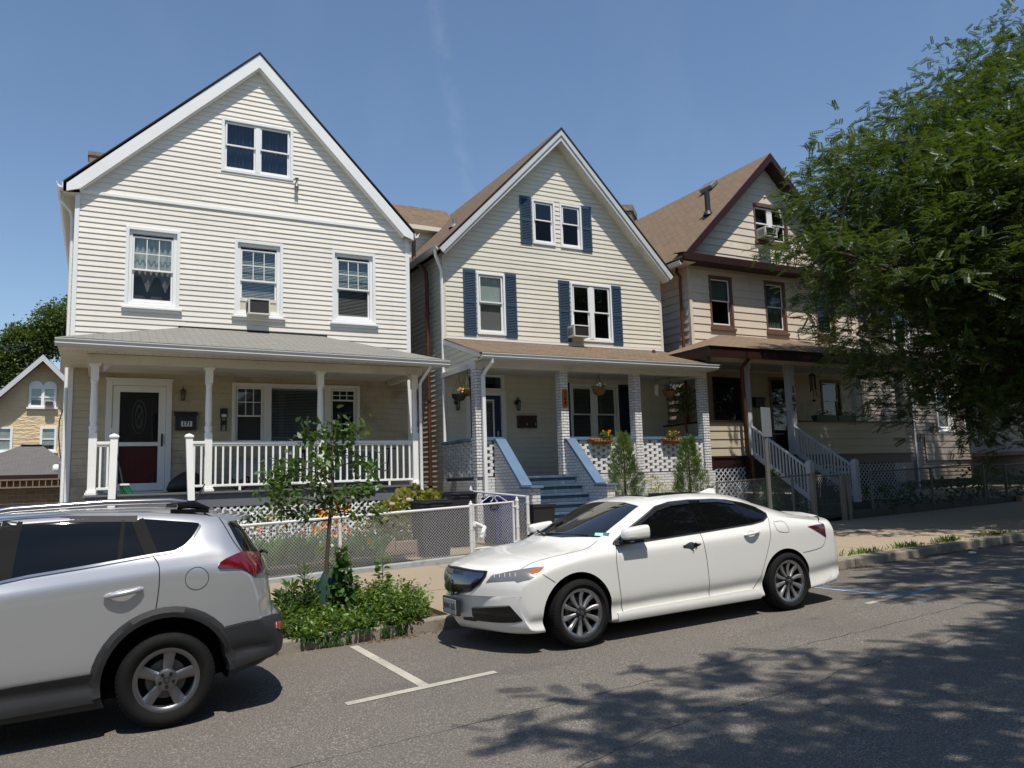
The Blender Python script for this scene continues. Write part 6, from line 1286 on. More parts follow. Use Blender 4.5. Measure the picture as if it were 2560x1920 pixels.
class Car:
    def __init__(s, parent, stations, Wref, place, sub=5, step=.035):
        s.parent = parent; s.place = place; rings = []
        for st in stations:
            x0, sw, us, W, zb, z3, z4, z5, zs, b7, b8, b9, b10, z11 = st
            hp = [(0, zb), (.70*W, zb), (.93*W, zb+.012), (.968*W, z3), (.948*W, z3+(z4-z3)*.62), (.984*W, min(z4+.05, z4+.55*(zs-z4))), (W, zs), b7, b8, b9, b10, (0, z11)]
            r_ = []
            for k, (y, z) in enumerate(hp):
                x = x0+sw*(abs(y)/Wref)**(1.9 if sw > 0 else 2.6)+(us*(y/.7)**2 if k >= 8 else us*.9 if k == 7 and 0 else 0); r_.append((x, y, z))
            rings.append(r_)
        for e in (0, -1):                                     # close both ends to a thin line so that the caps follow the plan curve
            r_ = rings[e]; zc = sum(p[2] for p in r_)/len(r_); q = [(x+(-.003 if e == 0 else .003), y, zc+.06*(z-zc)) for x, y, z in r_]
            if e == 0: rings.insert(0, q)
            else: rings.append(q)
        P = np.array(rings)                                   # stations x 12 x 3
        n, K, _ = P.shape; u = np.arange(K, dtype=float); uq = np.linspace(0, K-1, (K-1)*sub+1)
        Q = np.array([pchip(u, P[i], uq) for i in range(n)])
        xs = np.array([stations[0][0]-.003]+[st[0] for st in stations]+[stations[-1][0]+.003]); xq = [xs[0]]
        for a, b in zip(xs, xs[1:]):
            m = max(1, int(math.ceil((b-a)/step))); m = max(m, 3); xq += [a+(b-a)*k/m for k in range(1, m+1)]
        xq = np.array(xq); T = np.stack([pchip(xs, Q[:, j], xq) for j in range(Q.shape[1])], 1)
        nx, nk = T.shape[:2]; V = []; idx = {}
        for i in range(nx):
            for j in range(nk): idx[i, j] = len(V); V.append(tuple(T[i, j]))
        for i in range(nx):
            for j in range(1, nk-1): idx[i, 2*(nk-1)-j] = len(V); x, y, z = T[i, j]; V.append((x, -y, z))
        m = 2*(nk-1); F = []
        for i in range(nx-1):
            for j in range(m): F.append((idx[i, j], idx[i, (j+1) % m], idx[i+1, (j+1) % m], idx[i+1, j]))
        F.append(tuple(idx[0, j] for j in reversed(range(m)))); F.append(tuple(idx[nx-1, j] for j in range(m)))
        me = bpy.data.meshes.new('body'); me.from_pydata(V, [], F); me.update()
        b = bmesh.new(); b.from_mesh(me); bmesh.ops.recalc_face_normals(b, faces=b.faces); b.to_mesh(me)
        s.bvh = BVHTree.FromBMesh(b); b.free(); s.me = me; s.inv = place.inverted()
    def body(s, m, wells, low=None):
        s.wi = 1
        o = bpy.data.objects.new('body', s.me); C.objects.link(o); s.me.materials.append(M[m]); s.me.materials.append(M['wheel_well'])
        cut = []
        for (x, z, r, y0, y1) in wells:
            k = MB(); k.lathe([(r, y0), (r, y1)], (x, 0, z), 48, axis='Y'); c = k.build('cut', ['wheel_well', 'wheel_well'], recalc=True); cut.append(c)
            for p in c.data.polygons: p.material_index = 1
            md = o.modifiers.new('b', 'BOOLEAN'); md.object = c; md.operation = 'DIFFERENCE'; md.solver = 'EXACT'
            try: md.material_mode = 'TRANSFER'
            except Exception: pass
        dg = bpy.context.evaluated_depsgraph_get(); dg.update(); me = bpy.data.meshes.new_from_object(o.evaluated_get(dg)); o.modifiers.clear(); o.data = me
        for c in cut: bpy.data.objects.remove(c)
        me.polygons.foreach_set('use_smooth', [True]*len(me.polygons)); me.set_sharp_from_angle(angle=R(38))
        for i, mt in enumerate(me.materials):
            if mt and mt.name.startswith('wheel_well'): s.wi = i
        if low is not None:
            ki = len(me.materials); me.materials.append(M['cladding'])
            for p in me.polygons:
                if low(p.center) and p.material_index != s.wi: p.material_index = ki
        o.parent = s.parent; return o
    def px(s, zz, x, y):                                      # photo point -> point on the body surface (car space)
        o = s.inv @ Vector((0, 0, CAMZ)); d = (s.inv.to_3x3() @ (U(zz, x, y, Y=5.)-Vector((0, 0, CAMZ)))).normalized()
        h = s.bvh.ray_cast(o, d)
        if h[0] is None:
            best = None
            for k in range(40, 140):
                q = o+d*(k*.1); n_ = s.bvh.find_nearest(q)
                if best is None or n_[3] < best[3]: best = n_
            h = best
        return h[0], h[1]
    def proj(s, p, dr):
        h = s.bvh.ray_cast(p-dr*3, dr)
        if h[0] is None: h = s.bvh.find_nearest(p)
        return h[0], h[1]
    def patch(s, pts, name, m, parent=None, off=.003, res=.03, dr=None, mirror=False, smooth=True, skirt=.012, close=True, curve=0):
        pts = [Vector(p) for p in pts]
        if curve:                                             # round the outline
            q = []
            for i in range(len(pts)):
                a, b, c, d = (pts[(i+k) % len(pts)] for k in (-1, 0, 1, 2))
                for k in range(curve):
                    t = k/curve; q.append(.5*((2*b)+(c-a)*t+(2*a-5*b+4*c-d)*t*t+(3*b-a-3*c+d)*t**3))
            pts = q
        if dr is None:
            nn = Vector((0, 0, 0))
            for p in pts: nn += s.bvh.find_nearest(p)[1]
            dr = -nn.normalized()
        dr = Vector(dr).normalized(); u = dr.cross(Vector((0, 0, 1))); u = u.normalized() if u.length > .2 else Vector((1, 0, 0)); v = u.cross(dr); c = sum(pts, Vector())/len(pts)
        P2 = [((p-c).dot(u), (p-c).dot(v)) for p in pts]; B2 = []
        for a, b in zip(P2, P2[1:]+P2[:1]):
            n = max(1, int(math.hypot(b[0]-a[0], b[1]-a[1])/res))
            B2 += [(a[0]+(b[0]-a[0])*k/n, a[1]+(b[1]-a[1])*k/n) for k in range(n)]
        nb = len(B2); xs = [p[0] for p in B2]; zs = [p[1] for p in B2]
        def inside(x, y):
            r_ = False
            for (x0, y0), (x1, y1) in zip(B2, B2[1:]+B2[:1]):
                if (y0 > y) != (y1 > y) and x < (x1-x0)*(y-y0)/(y1-y0)+x0: r_ = not r_
            return r_
        I2 = []; gx = min(xs)+res/2
        while gx < max(xs):
            gy = min(zs)+res/2
            while gy < max(zs):
                if inside(gx, gy): I2.append((gx, gy))
                gy += res
            gx += res
        out = geometry.delaunay_2d_cdt([Vector(p) for p in B2+I2], [], [list(range(nb))], 1, 1e-5)
        vs, fs, ov = out[0], out[2], out[3]; V = []
        for q in vs:
            h, n = s.proj(c+u*q.x+v*q.y, dr); n = n if n.dot(dr) < 0 else -n
            V.append(h+n*off)
        F = [tuple(f) for f in fs]; cnt = {}
        for f in F:
            for a, b in zip(f, f[1:]+f[:1]): cnt[a, b] = 1
        edge = [e for e in cnt if (e[1], e[0]) not in cnt]; low = {}
        for a, b in edge:
            for k in (a, b):
                if k not in low: h, n = s.proj(c+u*vs[k].x+v*vs[k].y, dr); low[k] = len(V); V.append(h+dr*skirt*.5)
            F.append((b, a, low[a], low[b]))
        def mk(V):
            me = bpy.data.meshes.new(name); me.from_pydata([tuple(p) for p in V], [], F); me.materials.append(M[m])
            b = bmesh.new(); b.from_mesh(me); bmesh.ops.recalc_face_normals(b, faces=b.faces); b.to_mesh(me); b.free()
            if smooth: me.polygons.foreach_set('use_smooth', [True]*len(me.polygons)); me.set_sharp_from_angle(angle=R(40))
            o = bpy.data.objects.new(name, me); C.objects.link(o); o.parent = parent or s.parent; return o
        o = mk(V)
        if mirror: return o, mk([(p[0], -p[1], p[2]) for p in V])
        return o
    def ppx(s, zz, pp, name, m, **kw): return s.patch([s.px(zz, *p)[0] for p in pp], name, m, **kw)
    def ribbon(s, pts, w, mb, off=.002, dr=(0, 1, 0), res=.03, mi=0, mirror=True):
        pts = [Vector(p) for p in pts]; dr = Vector(dr).normalized(); L_ = []
        for a, b in zip(pts, pts[1:]):
            n = max(1, int((b-a).length/res)); L_ += [a+(b-a)*k/n for k in range(n)]
        L_.append(pts[-1]); A = []
        for i, p in enumerate(L_):
            t = (L_[min(i+1, len(L_)-1)]-L_[max(i-1, 0)]).normalized(); sd = t.cross(dr).normalized()
            r_ = []
            for k in (-.5, .5):
                h, n = s.proj(p+sd*w*k, dr); n = n if n.dot(dr) < 0 else -n; r_.append(h+n*off)
            A.append(r_)
        for (a, b), (c, d) in zip(A, A[1:]):
            mb.quad(a, b, d, c, mi)
            if mirror: mb.quad(*[(q[0], -q[1], q[2]) for q in (c, d, b, a)], mi)
    def rpx(s, zz, pp, w, mb, curve=4, **kw):
        P = [s.px(zz, *p)[0] for p in pp]
        if curve and len(P) > 2:
            q = []
            for i in range(len(P)-1):
                a, b, c, d = P[max(i-1, 0)], P[i], P[i+1], P[min(i+2, len(P)-1)]
                for k in range(curve): t = k/curve; q.append(.5*((2*b)+(c-a)*t+(2*a-5*b+4*c-d)*t*t+(3*b-a-3*c+d)*t**3))
            P = q+[P[-1]]
        s.ribbon(P, w, mb, **kw)
def wheel(parent, x, y, z, r, rr, w, kind, side):
    """tyre + alloy rim; side -1 faces the camera"""
    t = bpy.data.objects.new('wheel', None); C.objects.link(t); t.parent = parent; t.location = (0, 0, 0)
    f = y*1.0; s_ = side
    def yy(v): return f+s_*v                                    # v grows outward
    b = MB(); prof = [(rr-.012, -w*.95), (rr+.02, -w), (r-.035, -w*.99), (r-.008, -w*.90), (r, -w*.80), (r, -w*.18), (r-.008, -.055*w), (r-.03, .012), (r-.06, .018), (rr+.035, .012), (rr+.012, .0), (rr-.004, -.012)]
    b.lathe([(a, yy(h)-f) for a, h in prof], (x, f, z), 56, axis='Y', cap=False)
    for g in (-.65, -.42):                                      # tread grooves read as dark rings
        b.lathe([(r+.0008, yy(w*g-.004)-f), (r+.0008, yy(w*g+.004)-f)], (x, f, z), 56, 1, axis='Y', cap=False)
    for i in range(64):
        a = 2*math.pi*i/64; c_, sn = math.cos(a), math.sin(a)
        b.obox((x+(r-.016)*c_, yy(-w*.08), z+(r-.016)*sn), (-.0016*sn, 0, .0016*c_), (0, w*.06, 0), (.0118*c_, 0, .0118*sn), 1)
    ty = b.build('tyre', ['tyre', 'wheel_well'], t, smooth=40)
    b = MB(); b.lathe([(rr-.02, yy(-w*.9)-f), (rr-.035, yy(-.05)-f), (rr-.030, yy(-.018)-f), (rr-.012, yy(-.004)-f), (rr+.004, yy(-.004)-f), (rr+.006, yy(-.02)-f)], (x, f, z), 56, axis='Y', cap=False)
    b.lathe([(.0, yy(-.10)-f), (rr-.02, yy(-.10)-f)], (x, f, z), 40, 1, axis='Y', cap=False)       # shadowed back
    b.lathe([(.07, yy(-.075)-f), (.62*rr, yy(-.075)-f), (.64*rr, yy(-.09)-f)], (x, f, z), 40, 2, axis='Y', cap=False)   # brake disc
    rim = b.build('rim', ['alloy' if kind == 5 else 'alloy_bright', 'wheel_well', 'galv_dull'], t, smooth=40)
    def spoke(a, w0, w1, r0, r1, d0, d1, mi, th=.03, curve=0.):
        b = MB(); n = 7; Pn = []
        for i in range(n+1):
            q = i/n; rad = r0+(r1-r0)*q; ww = w0+(w1-w0)*q**1.3; aa = a+curve*math.sin(math.pi*q)*.5; dd = d0+(d1-d0)*q-.012*math.sin(math.pi*q)
            c_, sn = math.cos(aa), math.sin(aa); p = Vector((x+rad*c_, yy(dd), z+rad*sn)); tv = Vector((-sn, 0, c_))
            Pn.append((p-tv*ww+Vector((0, s_*-.008, 0)), p-tv*ww*.55, p+tv*ww*.55, p+tv*ww+Vector((0, s_*-.008, 0)), p+tv*ww*.9-Vector((0, s_*th, 0)), p-tv*ww*.9-Vector((0, s_*th, 0))))
        for A, B in zip(Pn, Pn[1:]):
            for k in range(6): b.quad(A[k], A[(k+1) % 6], B[(k+1) % 6], B[k])
        b.poly(Pn[0]); b.poly(list(reversed(Pn[-1])))
        return b
    if kind == 5:
        for i in range(5):
            spoke(R(83+72*i), .030, .044, .05, rr-.018, -.012, -.012, 0, .04).build('spoke', 'alloy', rim, smooth=35, recalc=True)
        b = MB(); b.lathe([(.0, yy(-.002)-f), (.055, yy(-.004)-f), (.075, yy(-.014)-f), (.08, yy(-.05)-f)], (x, f, z), 30, axis='Y', cap=False); b.build('hub', 'alloy', rim, smooth=40, recalc=True)
    else:
        for i in range(10):
            spoke(R(9+36*i), .014, .031 if i % 2 else .027, .045, rr-.014, -.016, -.008, 0, .035, .12).build('spoke', 'alloy_cut', rim, smooth=35, recalc=True)
        b = MB(); b.lathe([(.0, yy(-.008)-f), (.032, yy(-.010)-f), (.06, yy(-.018)-f), (.068, yy(-.05)-f)], (x, f, z), 30, axis='Y', cap=False); b.build('hub', 'alloy_dark', rim, smooth=40, recalc=True)
    b = MB()
    for i in range(5):
        a = R(90+36+72*i if kind == 5 else 90+72*i); q = (x+.048*math.cos(a), f, z+.048*math.sin(a))
        b.lathe([(.013, yy(-.004)-f), (.013, yy(.004)-f), (.008, yy(.006)-f), (.0, yy(.003)-f)], q, 10, axis='Y', cap=False)
    b.build('lug_nut', 'wheel_well' if kind == 5 else 'alloy', rim, smooth=40, recalc=True)
    b = MB(); b.lathe([(.0, yy(.005)-f), (.020, yy(.004)-f), (.024, yy(-.004)-f)], (x, f, z), 20, axis='Y', cap=False); b.build('centre_cap', 'gloss_black' if kind == 5 else 'alloy', rim, smooth=40, recalc=True)
    if kind == 5:                                               # oval emblem
        b = MB()
        for rx, rz, oz in ((.017, .012, 0), (.006, .011, -.0), (.011, .0045, .004)):
            for i in range(20):
                a, e = 2*math.pi*i/20, 2*math.pi*(i+1)/20; b.bar((x+rx*math.cos(a), yy(.007), z+oz+rz*math.sin(a)), (x+rx*math.cos(e), yy(.007), z+oz+rz*math.sin(e)), .002, .002)
        b.build('emblem', 'alloy_bright', rim)
    return t
# ---------------------------------------------------------------- white sedan
SX, SY = 4.19, 7.455
sed = thing('sedan', 'white four-door sedan parked at the kerb with dark tinted windows', 'car', (0, 0, 0))
z0s = zroad(SX, SY)
plS = Matrix.Translation((SX, SY, z0s)) @ Matrix.Rotation(-math.atan(.022), 4, 'Y') @ Matrix.Rotation(-math.atan(.01245), 4, 'X')
ST = [
 (-.966,.44,0,.825,.44,.455,.475,.50,.60,(.80,.612),(.68,.618),(.5,.622),(.27,.625),.625),
 (-.953,.44,0,.848,.33,.355,.41,.50,.635,(.815,.665),(.69,.68),(.51,.69),(.275,.695),.695),
 (-.928,.43,0,.864,.25,.28,.36,.50,.655,(.83,.695),(.71,.725),(.53,.742),(.285,.752),.755),
 (-.875,.40,0,.880,.20,.23,.33,.50,.675,(.845,.725),(.735,.765),(.555,.785),(.3,.795),.80),
 (-.74,.32,0,.895,.18,.22,.33,.52,.70,(.86,.755),(.76,.80),(.58,.82),(.32,.832),.838),
 (-.5,.18,0,.915,.18,.22,.34,.55,.745,(.88,.805),(.79,.845),(.6,.865),(.33,.878),.884),
 (-.2,.06,0,.925,.18,.22,.36,.57,.785,(.89,.845),(.81,.885),(.62,.905),(.34,.92),.925),
 (.05,.01,.20,.925,.18,.22,.37,.59,.81,(.89,.875),(.82,.912),(.66,.940),(.36,.962),.970),
 (.14,0,.27,.925,.18,.22,.38,.60,.815,(.888,.89),(.815,.935),(.70,.985),(.37,1.008),1.016),
 (.40,0,.24,.925,.18,.22,.38,.61,.82,(.885,.908),(.80,.985),(.695,1.08),(.365,1.108),1.118),
 (.65,0,.20,.925,.18,.22,.38,.61,.825,(.88,.922),(.785,1.05),(.675,1.172),(.36,1.202),1.213),
 (.90,0,.13,.925,.18,.22,.39,.62,.83,(.875,.934),(.765,1.11),(.655,1.253),(.35,1.29),1.302),
 (1.12,0,.05,.925,.18,.22,.39,.62,.835,(.872,.943),(.75,1.145),(.632,1.305),(.34,1.35),1.362),
 (1.35,0,0,.925,.18,.22,.39,.63,.84,(.87,.95),(.745,1.165),(.618,1.328),(.33,1.375),1.387),
 (1.75,0,0,.925,.18,.22,.39,.63,.85,(.87,.962),(.74,1.17),(.605,1.332),(.32,1.386),1.398),
 (2.15,0,0,.925,.18,.22,.40,.64,.86,(.87,.98),(.735,1.165),(.59,1.308),(.31,1.370),1.382),
 (2.45,0,0,.925,.18,.22,.40,.64,.87,(.875,1.0),(.74,1.14),(.575,1.265),(.30,1.333),1.345),
 (2.75,0,-.05,.925,.18,.22,.41,.65,.878,(.885,1.01),(.765,1.10),(.57,1.185),(.30,1.260),1.272),
 (3.05,0,-.08,.925,.18,.22,.42,.66,.88,(.885,.995),(.80,1.045),(.62,1.10),(.31,1.163),1.176),
 (3.3,-.03,-.04,.922,.19,.23,.43,.66,.875,(.875,.975),(.79,1.00),(.64,1.035),(.32,1.073),1.083),
 (3.52,-.10,0,.915,.20,.25,.44,.66,.868,(.86,.955),(.78,.975),(.62,.995),(.32,1.02),1.025),
 (3.72,-.17,0,.905,.21,.27,.45,.66,.85,(.845,.94),(.76,.965),(.6,.985),(.31,1.0),1.005),
 (3.83,-.23,0,.895,.22,.28,.45,.64,.80,(.84,.90),(.76,.945),(.6,.97),(.31,.985),.99),
 (3.87,-.26,0,.885,.24,.29,.45,.60,.74,(.83,.80),(.75,.85),(.58,.88),(.3,.90),.905),
 (3.92,-.28,0,.87,.27,.31,.43,.54,.64,(.81,.68),(.7,.70),(.5,.71),(.27,.715),.715),
 (3.935,-.28,0,.84,.42,.44,.46,.50,.53,(.76,.545),(.6,.55),(.4,.555),(.2,.555),.555)]
car = Car(sed, ST, .925, plS); FWX, RWX = 0.0, 2.815; WR = .328
car.body('paint_white', [(FWX-.03, .33, .392, -1.1, -.52), (FWX-.03, .33, .392, .52, 1.1), (RWX-.03, .315, .378, -1.1, -.52), (RWX-.03, .315, .378, .52, 1.1)])
wheel(sed, FWX, -.905, WR, WR, .232, .225, 10, -1); wheel(sed, RWX, -.905, WR-.004, WR, .232, .225, 10, -1); wheel(sed, FWX, .905, WR, WR, .232, .225, 10, 1); wheel(sed, RWX, .905, WR-.004, WR, .232, .225, 10, 1)
SW = [(.47,.925),(.61,.932),(1.1,.948),(1.65,.968),(2.34,.998),(2.52,1.02),(2.62,1.06),(2.665,1.10),(2.62,1.165),(2.45,1.225),(2.2,1.275),(2.0,1.295),(1.64,1.308),(1.35,1.302),(1.15,1.268),(.93,1.165),(.7,1.055),(.52,.96)]
def sidepts(pp): return [car.proj(Vector((x, -1.2, z)), Vector((0, 1, 0)))[0] for x, z in pp]
car.patch(sidepts(SW), 'side_window', 'car_glass', dr=(0, 1, 0), mirror=True, off=.002)
tr_ = MB(); car.ribbon(sidepts(SW+SW[:1]), .013, tr_, off=.006); tr_.each('window_trim', 'alloy_dark', sed)
vis = [(1.62,1.302),(1.62,1.268),(1.35,1.258),(1.15,1.222),(.97,1.14),(.85,1.082),(.80,1.09),(.95,1.165),(1.15,1.262),(1.35,1.296)]
car.patch(sidepts(vis), 'rain_visor', 'visor', dr=(0, 1, 0), off=.014, skirt=.02, mirror=True)
vis = [(1.78,1.302),(1.78,1.268),(2.05,1.258),(2.28,1.215),(2.30,1.238),(2.05,1.288)]
car.patch(sidepts(vis), 'rain_visor', 'visor', dr=(0, 1, 0), off=.014, skirt=.02, mirror=True)
pl = MB()
for a, b_, w_ in (((1.60, .97), (1.60, 1.30), .012), ((1.76, .975), (1.70, 1.302), .012), ((2.34, 1.0), (2.27, 1.262), .018)): car.ribbon(sidepts([a, b_]), w_, pl, off=.005)
pl.each('pillar_trim', 'gloss_black', sed)
def fr(pp, xside=-1): return [car.proj(Vector((xside*4, y, z)), Vector((-xside, 0, 0)))[0] for y, z in pp]
ws = [(-.66,1.005),(-.3,1.01),(0,1.02),(.3,1.01),(.66,1.005),(.61,1.17),(.565,1.285),(.3,1.325),(0,1.335),(-.3,1.325),(-.565,1.285),(-.61,1.17)]
car.patch(fr(ws), 'windshield', 'screen_glass', dr=(1, 0, -.4), off=.003)
rg_ = [(-.55,1.06),(0,1.08),(.55,1.06),(.49,1.21),(0,1.29),(-.49,1.21)]
car.patch([car.proj(Vector((6, y, z)), Vector((-1, 0, 0)))[0] for y, z in rg_], 'rear_window', 'car_glass', dr=(-1, 0, -.6), off=.003)
wp = MB()
for y0, y1 in ((-.55, .02), (-.02, .5)): a = car.proj(Vector((-4, y0, 1.02)), Vector((1, 0, 0)))[0]; e = car.proj(Vector((-4, y1, 1.035)), Vector((1, 0, 0)))[0]; wp.bar(a+Vector((-.012, 0, .012)), e+Vector((-.012, 0, .012)), .02, .014)
wp.build('wiper', 'black_plastic', sed)
car.patch([car.proj(Vector((x, y, 3)), Vector((0, 0, -1)))[0] for x, y in ((1.30,-.40),(1.30,.40),(2.02,.42),(2.02,-.42))], 'sunroof', 'car_glass', dr=(0, 0, -1), off=.003)
fin = MB(); fin.prism([(2.36, -.012, 1.35), (2.60, -.02, 1.31), (2.60, .02, 1.31), (2.36, .012, 1.35)], (0, 0, .0005)); fin.v = []; fin.f = []; fin.m = []
for sy in (-1, 1): fin.poly([(2.34, 0, 1.352), (2.44, sy*.03, 1.345), (2.62, sy*.03, 1.312), (2.62, sy*.006, 1.395), (2.54, sy*.006, 1.405)])
fin.poly([(2.62, -.03, 1.312), (2.62, .03, 1.312), (2.62, .006, 1.395), (2.62, -.006, 1.395)]); fin.quad((2.62, -.006, 1.395), (2.62, .006, 1.395), (2.54, .006, 1.405), (2.54, -.006, 1.405)); fin.quad((2.54, -.006, 1.405), (2.54, .006, 1.405), (2.34, .0, 1.352), (2.34, -.0005, 1.352)); fin.build('antenna', 'paint_white', sed, recalc=True)
sm = MB()                                                    # shut lines
car.rpx('q', [(1618,600),(1625,700),(1640,850),(1668,1060),(1690,1225)], .006, sm); car.rpx('r', [(552,480),(585,570),(612,700),(640,960),(650,1110)], .006, sm)
car.rpx('r', [(1168,330),(1195,430),(1203,520),(1180,640),(1140,800),(1090,930),(1010,1056)], .006, sm); car.rpx('r', [(-150,1226),(250,1168),(650,1110)], .006, sm, curve=0); car.rpx('r', [(650,1110),(1010,1056)], .006, sm, curve=0)
car.rpx('q', [(735,830),(870,757),(1100,695),(1330,640),(1400,600),(1450,560)], .006, sm, dr=(0, .5, -1)); car.rpx('q', [(945,870),(1065,945)], .005, sm, curve=0)
car.rpx('r', [(1505,668),(1600,645),(1680,612),(1712,540)], .005, sm); car.rpx('r', [(1230,395),(1262,455),(1300,480),(1370,478),(1365,440),(1330,390),(1290,378),(1230,388)], .004, sm)
car.rpx('r', [(1580,330),(1640,380),(1690,405)], .005, sm)
sm.each('shut_line', 'seam', sed)
# front face: grille, lamps, fog recesses, plate
def halfpx(pp):
    q = [car.px('q', *p)[0] for p in pp]; q[0].y = 0; q[-1].y = 0
    q = [(p.y, p.z) for p in q]; return [(-abs(y), z) for y, z in q]+[(abs(y), z) for y, z in reversed(q[1:-1])]
gpoly = halfpx([(195,812),(320,838),(436,846),(425,885),(375,955),(290,1020),(150,1060)])
car.patch(fr(gpoly), 'grille', 'gloss_black', dr=(1, 0, -.1), off=.004)
shield = halfpx([(195,832),(320,856),(418,862),(405,890),(345,945),(280,962),(185,972)])
car.patch(fr(shield), 'grille_shield', 'shield', dr=(1, 0, -.1), off=.016)
em = MB(); c0 = car.proj(Vector((-4, 0, .64)), Vector((1, 0, 0)))[0]+Vector((-.024, 0, 0))
for i in range(24):
    a, e = 2*math.pi*i/24, 2*math.pi*(i+1)/24; em.bar(c0+Vector((0, .030*math.cos(a), .040*math.sin(a))), c0+Vector((0, .030*math.cos(e), .040*math.sin(e))), .007, .007)
for sy in (-1, 1): em.bar(c0+Vector((0, sy*.024, -.028)), c0+Vector((0, sy*.006, .036)), .006, .006)
em.bar(c0+Vector((0, -.014, -.002)), c0+Vector((0, .014, -.002)), .006, .005); em.build('emblem', 'alloy_bright', sed)
sk_ = car.patch(sidepts([(.42,.185),(2.38,.185),(2.36,.285),(2.2,.30),(.60,.285),(.42,.27)]), 'side_skirt', 'paint_white', dr=(0, 1, 0), off=.018, skirt=.03, mirror=True)
gb = MB(); car.ribbon(fr(gpoly+gpoly[:1]), .012, gb, off=.008, dr=(1, 0, 0), mirror=False); gb.build('grille_surround', 'alloy_dark', sed)
hl = [car.px('q', *p)[0] for p in ((425,945),(480,880),(560,862),(720,830),(850,808),(965,798),(962,822),(920,868),(830,918),(712,945),(690,928),(560,935))]
for o in car.patch(hl, 'headlight', 'lamp_lens', off=.004, mirror=True, res=.02): pass
jl = [car.px('q', *p)[0] for p in ((545,885),(640,868),(725,862),(722,905),(640,905),(545,915))]
lb = MB()
for k in range(5):
    a = car.px('q', 500+k*48, 880+(-2*k))[0]; lb.obox(a+Vector((-.004, -.004, 0)), (.004, -.002, 0), (.002, .008, .0), (0, 0, .018))
lb.v += [(x, -y, z) for x, y, z in lb.v]; n0 = len(lb.v)//2; lb.f += [tuple(i+n0 for i in reversed(f)) for f in lb.f]; lb.m += lb.m; lb.build('headlight_unit', 'lamp_bright', sed)
car.ppx('q', [(820,845),(955,805),(950,825),(900,862),(850,878)], 'side_marker', 'amber', off=.006, mirror=True, res=.02)
car.ppx('q', [(292,1180),(640,1158),(665,1185),(765,1295),(745,1305),(690,1315),(340,1295),(300,1250)], 'fog_recess', 'gloss_black', off=.003, mirror=True)
ft = MB(); car.rpx('q', [(300,1177),(470,1168),(632,1160)], .012, ft, off=.008, dr=(.75, .65, 0), curve=0); ft.each('fog_trim', 'alloy_cut', sed)
car.ppx('q', [(215,1262),(300,1262),(345,1292),(330,1305),(220,1285)], 'lower_grille', 'gloss_black', off=.003, mirror=True, res=.02)
# licence plate on the nose
pc = car.proj(Vector((-4, 0, .425)), Vector((1, 0, 0)))[0]; px_ = pc.x-.03
b = MB(); b.box(px_-.004, px_+.03, -.19, .19, .335, .505); b.build('plate_holder', 'black_plastic', sed, bevel=.008)
b = MB(); b.box(px_-.010, px_-.0045, -.152, .152, .348, .488); Pq = b.build('licence_plate', 'plate_bg', sed, bevel=.003); text('plate_number', 'JNW-551', .085, (px_-.012, 0, .415), 'seam', Pq, rot=(R(90), 0, R(-90)), ext=.001, bold=.001); Pq.children[0].matrix_parent_inverse = Matrix()
# mirrors
for sg in (-1, 1):                                           # folded door mirrors
    b = MB(); n = 12; rows = []
    for i in range(n+1):
        t = i/n; x = .50+.32*t; f = math.sin(math.pi*min(1, .12+.88*t if t < .5 else .12+.88*(1-(t-.5)*.55)))
        h = .070*(1-.25*(1-t)**2)*(1 if 0 < i < n else .55); d = .065*(1 if 0 < i < n else .5); zc = 1.035+.012*t; yc = -.965+.0*t
        rows.append([(x, (yc+d*math.copysign(abs(math.cos(a))**.6, math.cos(a)))*-sg, zc+h*math.copysign(abs(math.sin(a))**.6, math.sin(a))) for a in [2*math.pi*k/20 for k in range(20)]])
    for A, B in zip(rows, rows[1:]):
        for k in range(20): b.quad(A[k], A[(k+1) % 20], B[(k+1) % 20], B[k])
    b.poly(rows[0]); b.poly(rows[-1]); b.build('mirror', 'paint_white', sed, smooth=60, recalc=True)
    b = MB(); b.box(.515, .815, sg*.92, sg*1.015, .968, .986); b.box(.46, .60, sg*.86, sg*.96, .935, .975); b.build('mirror_base', 'gloss_black', sed, bevel=.012)
# rear door handle; the front handle is broken off, leaving its bare socket
def handle(x, z, m='paint_white'):
    for sg in (-1, 1):
        y = car.proj(Vector((x, -1.2, z)), Vector((0, 1, 0)))[0].y; b = MB(); n = 9; pts = [(x-.115+.23*i/n, y-.012-.028*math.sin(math.pi*i/n), z-.01+.022*i/n) for i in range(n+1)]
        b.tube(pts, [.008]+[.015]*(n-1)+[.008], 8); b.v = [(a, -sg*q, c) for a, q, c in b.v]; b.build('door_handle', m, sed, smooth=50, recalc=True)
        if sg < 0 and m != 'x': pass
handle(2.275, .905)
car.ppx('r', [(968,512),(1000,470),(1040,462),(1080,480),(1115,485),(1060,515),(1000,525)], 'handle_recess_shade', 'fascia_grey', off=.0015, curve=3, res=.015)  # flat grey patch painted as the shading behind the handle
rec = car.ppx('r', [(395,615),(430,590),(470,570),(515,585),(565,585),(545,605),(505,622),(478,648),(460,632),(420,628)], 'handle_socket', 'alloy', off=.002, res=.012, curve=2)
b = MB(); a = car.px('r', 513, 598)[0]; b.lathe([(.022, -.012), (.026, -.004), (.022, .004)], a, 12, axis='Y'); a2 = car.px('r', 405, 612)[0]; b.lathe([(.012, -.006), (.012, .003)], a2, 10, axis='Y'); a3 = car.px('r', 480, 632)[0]; b.bar(a3, a3+Vector((.02, -.01, -.03)), .006, .006); b.build('handle_socket', 'gloss_black', sed, smooth=40)
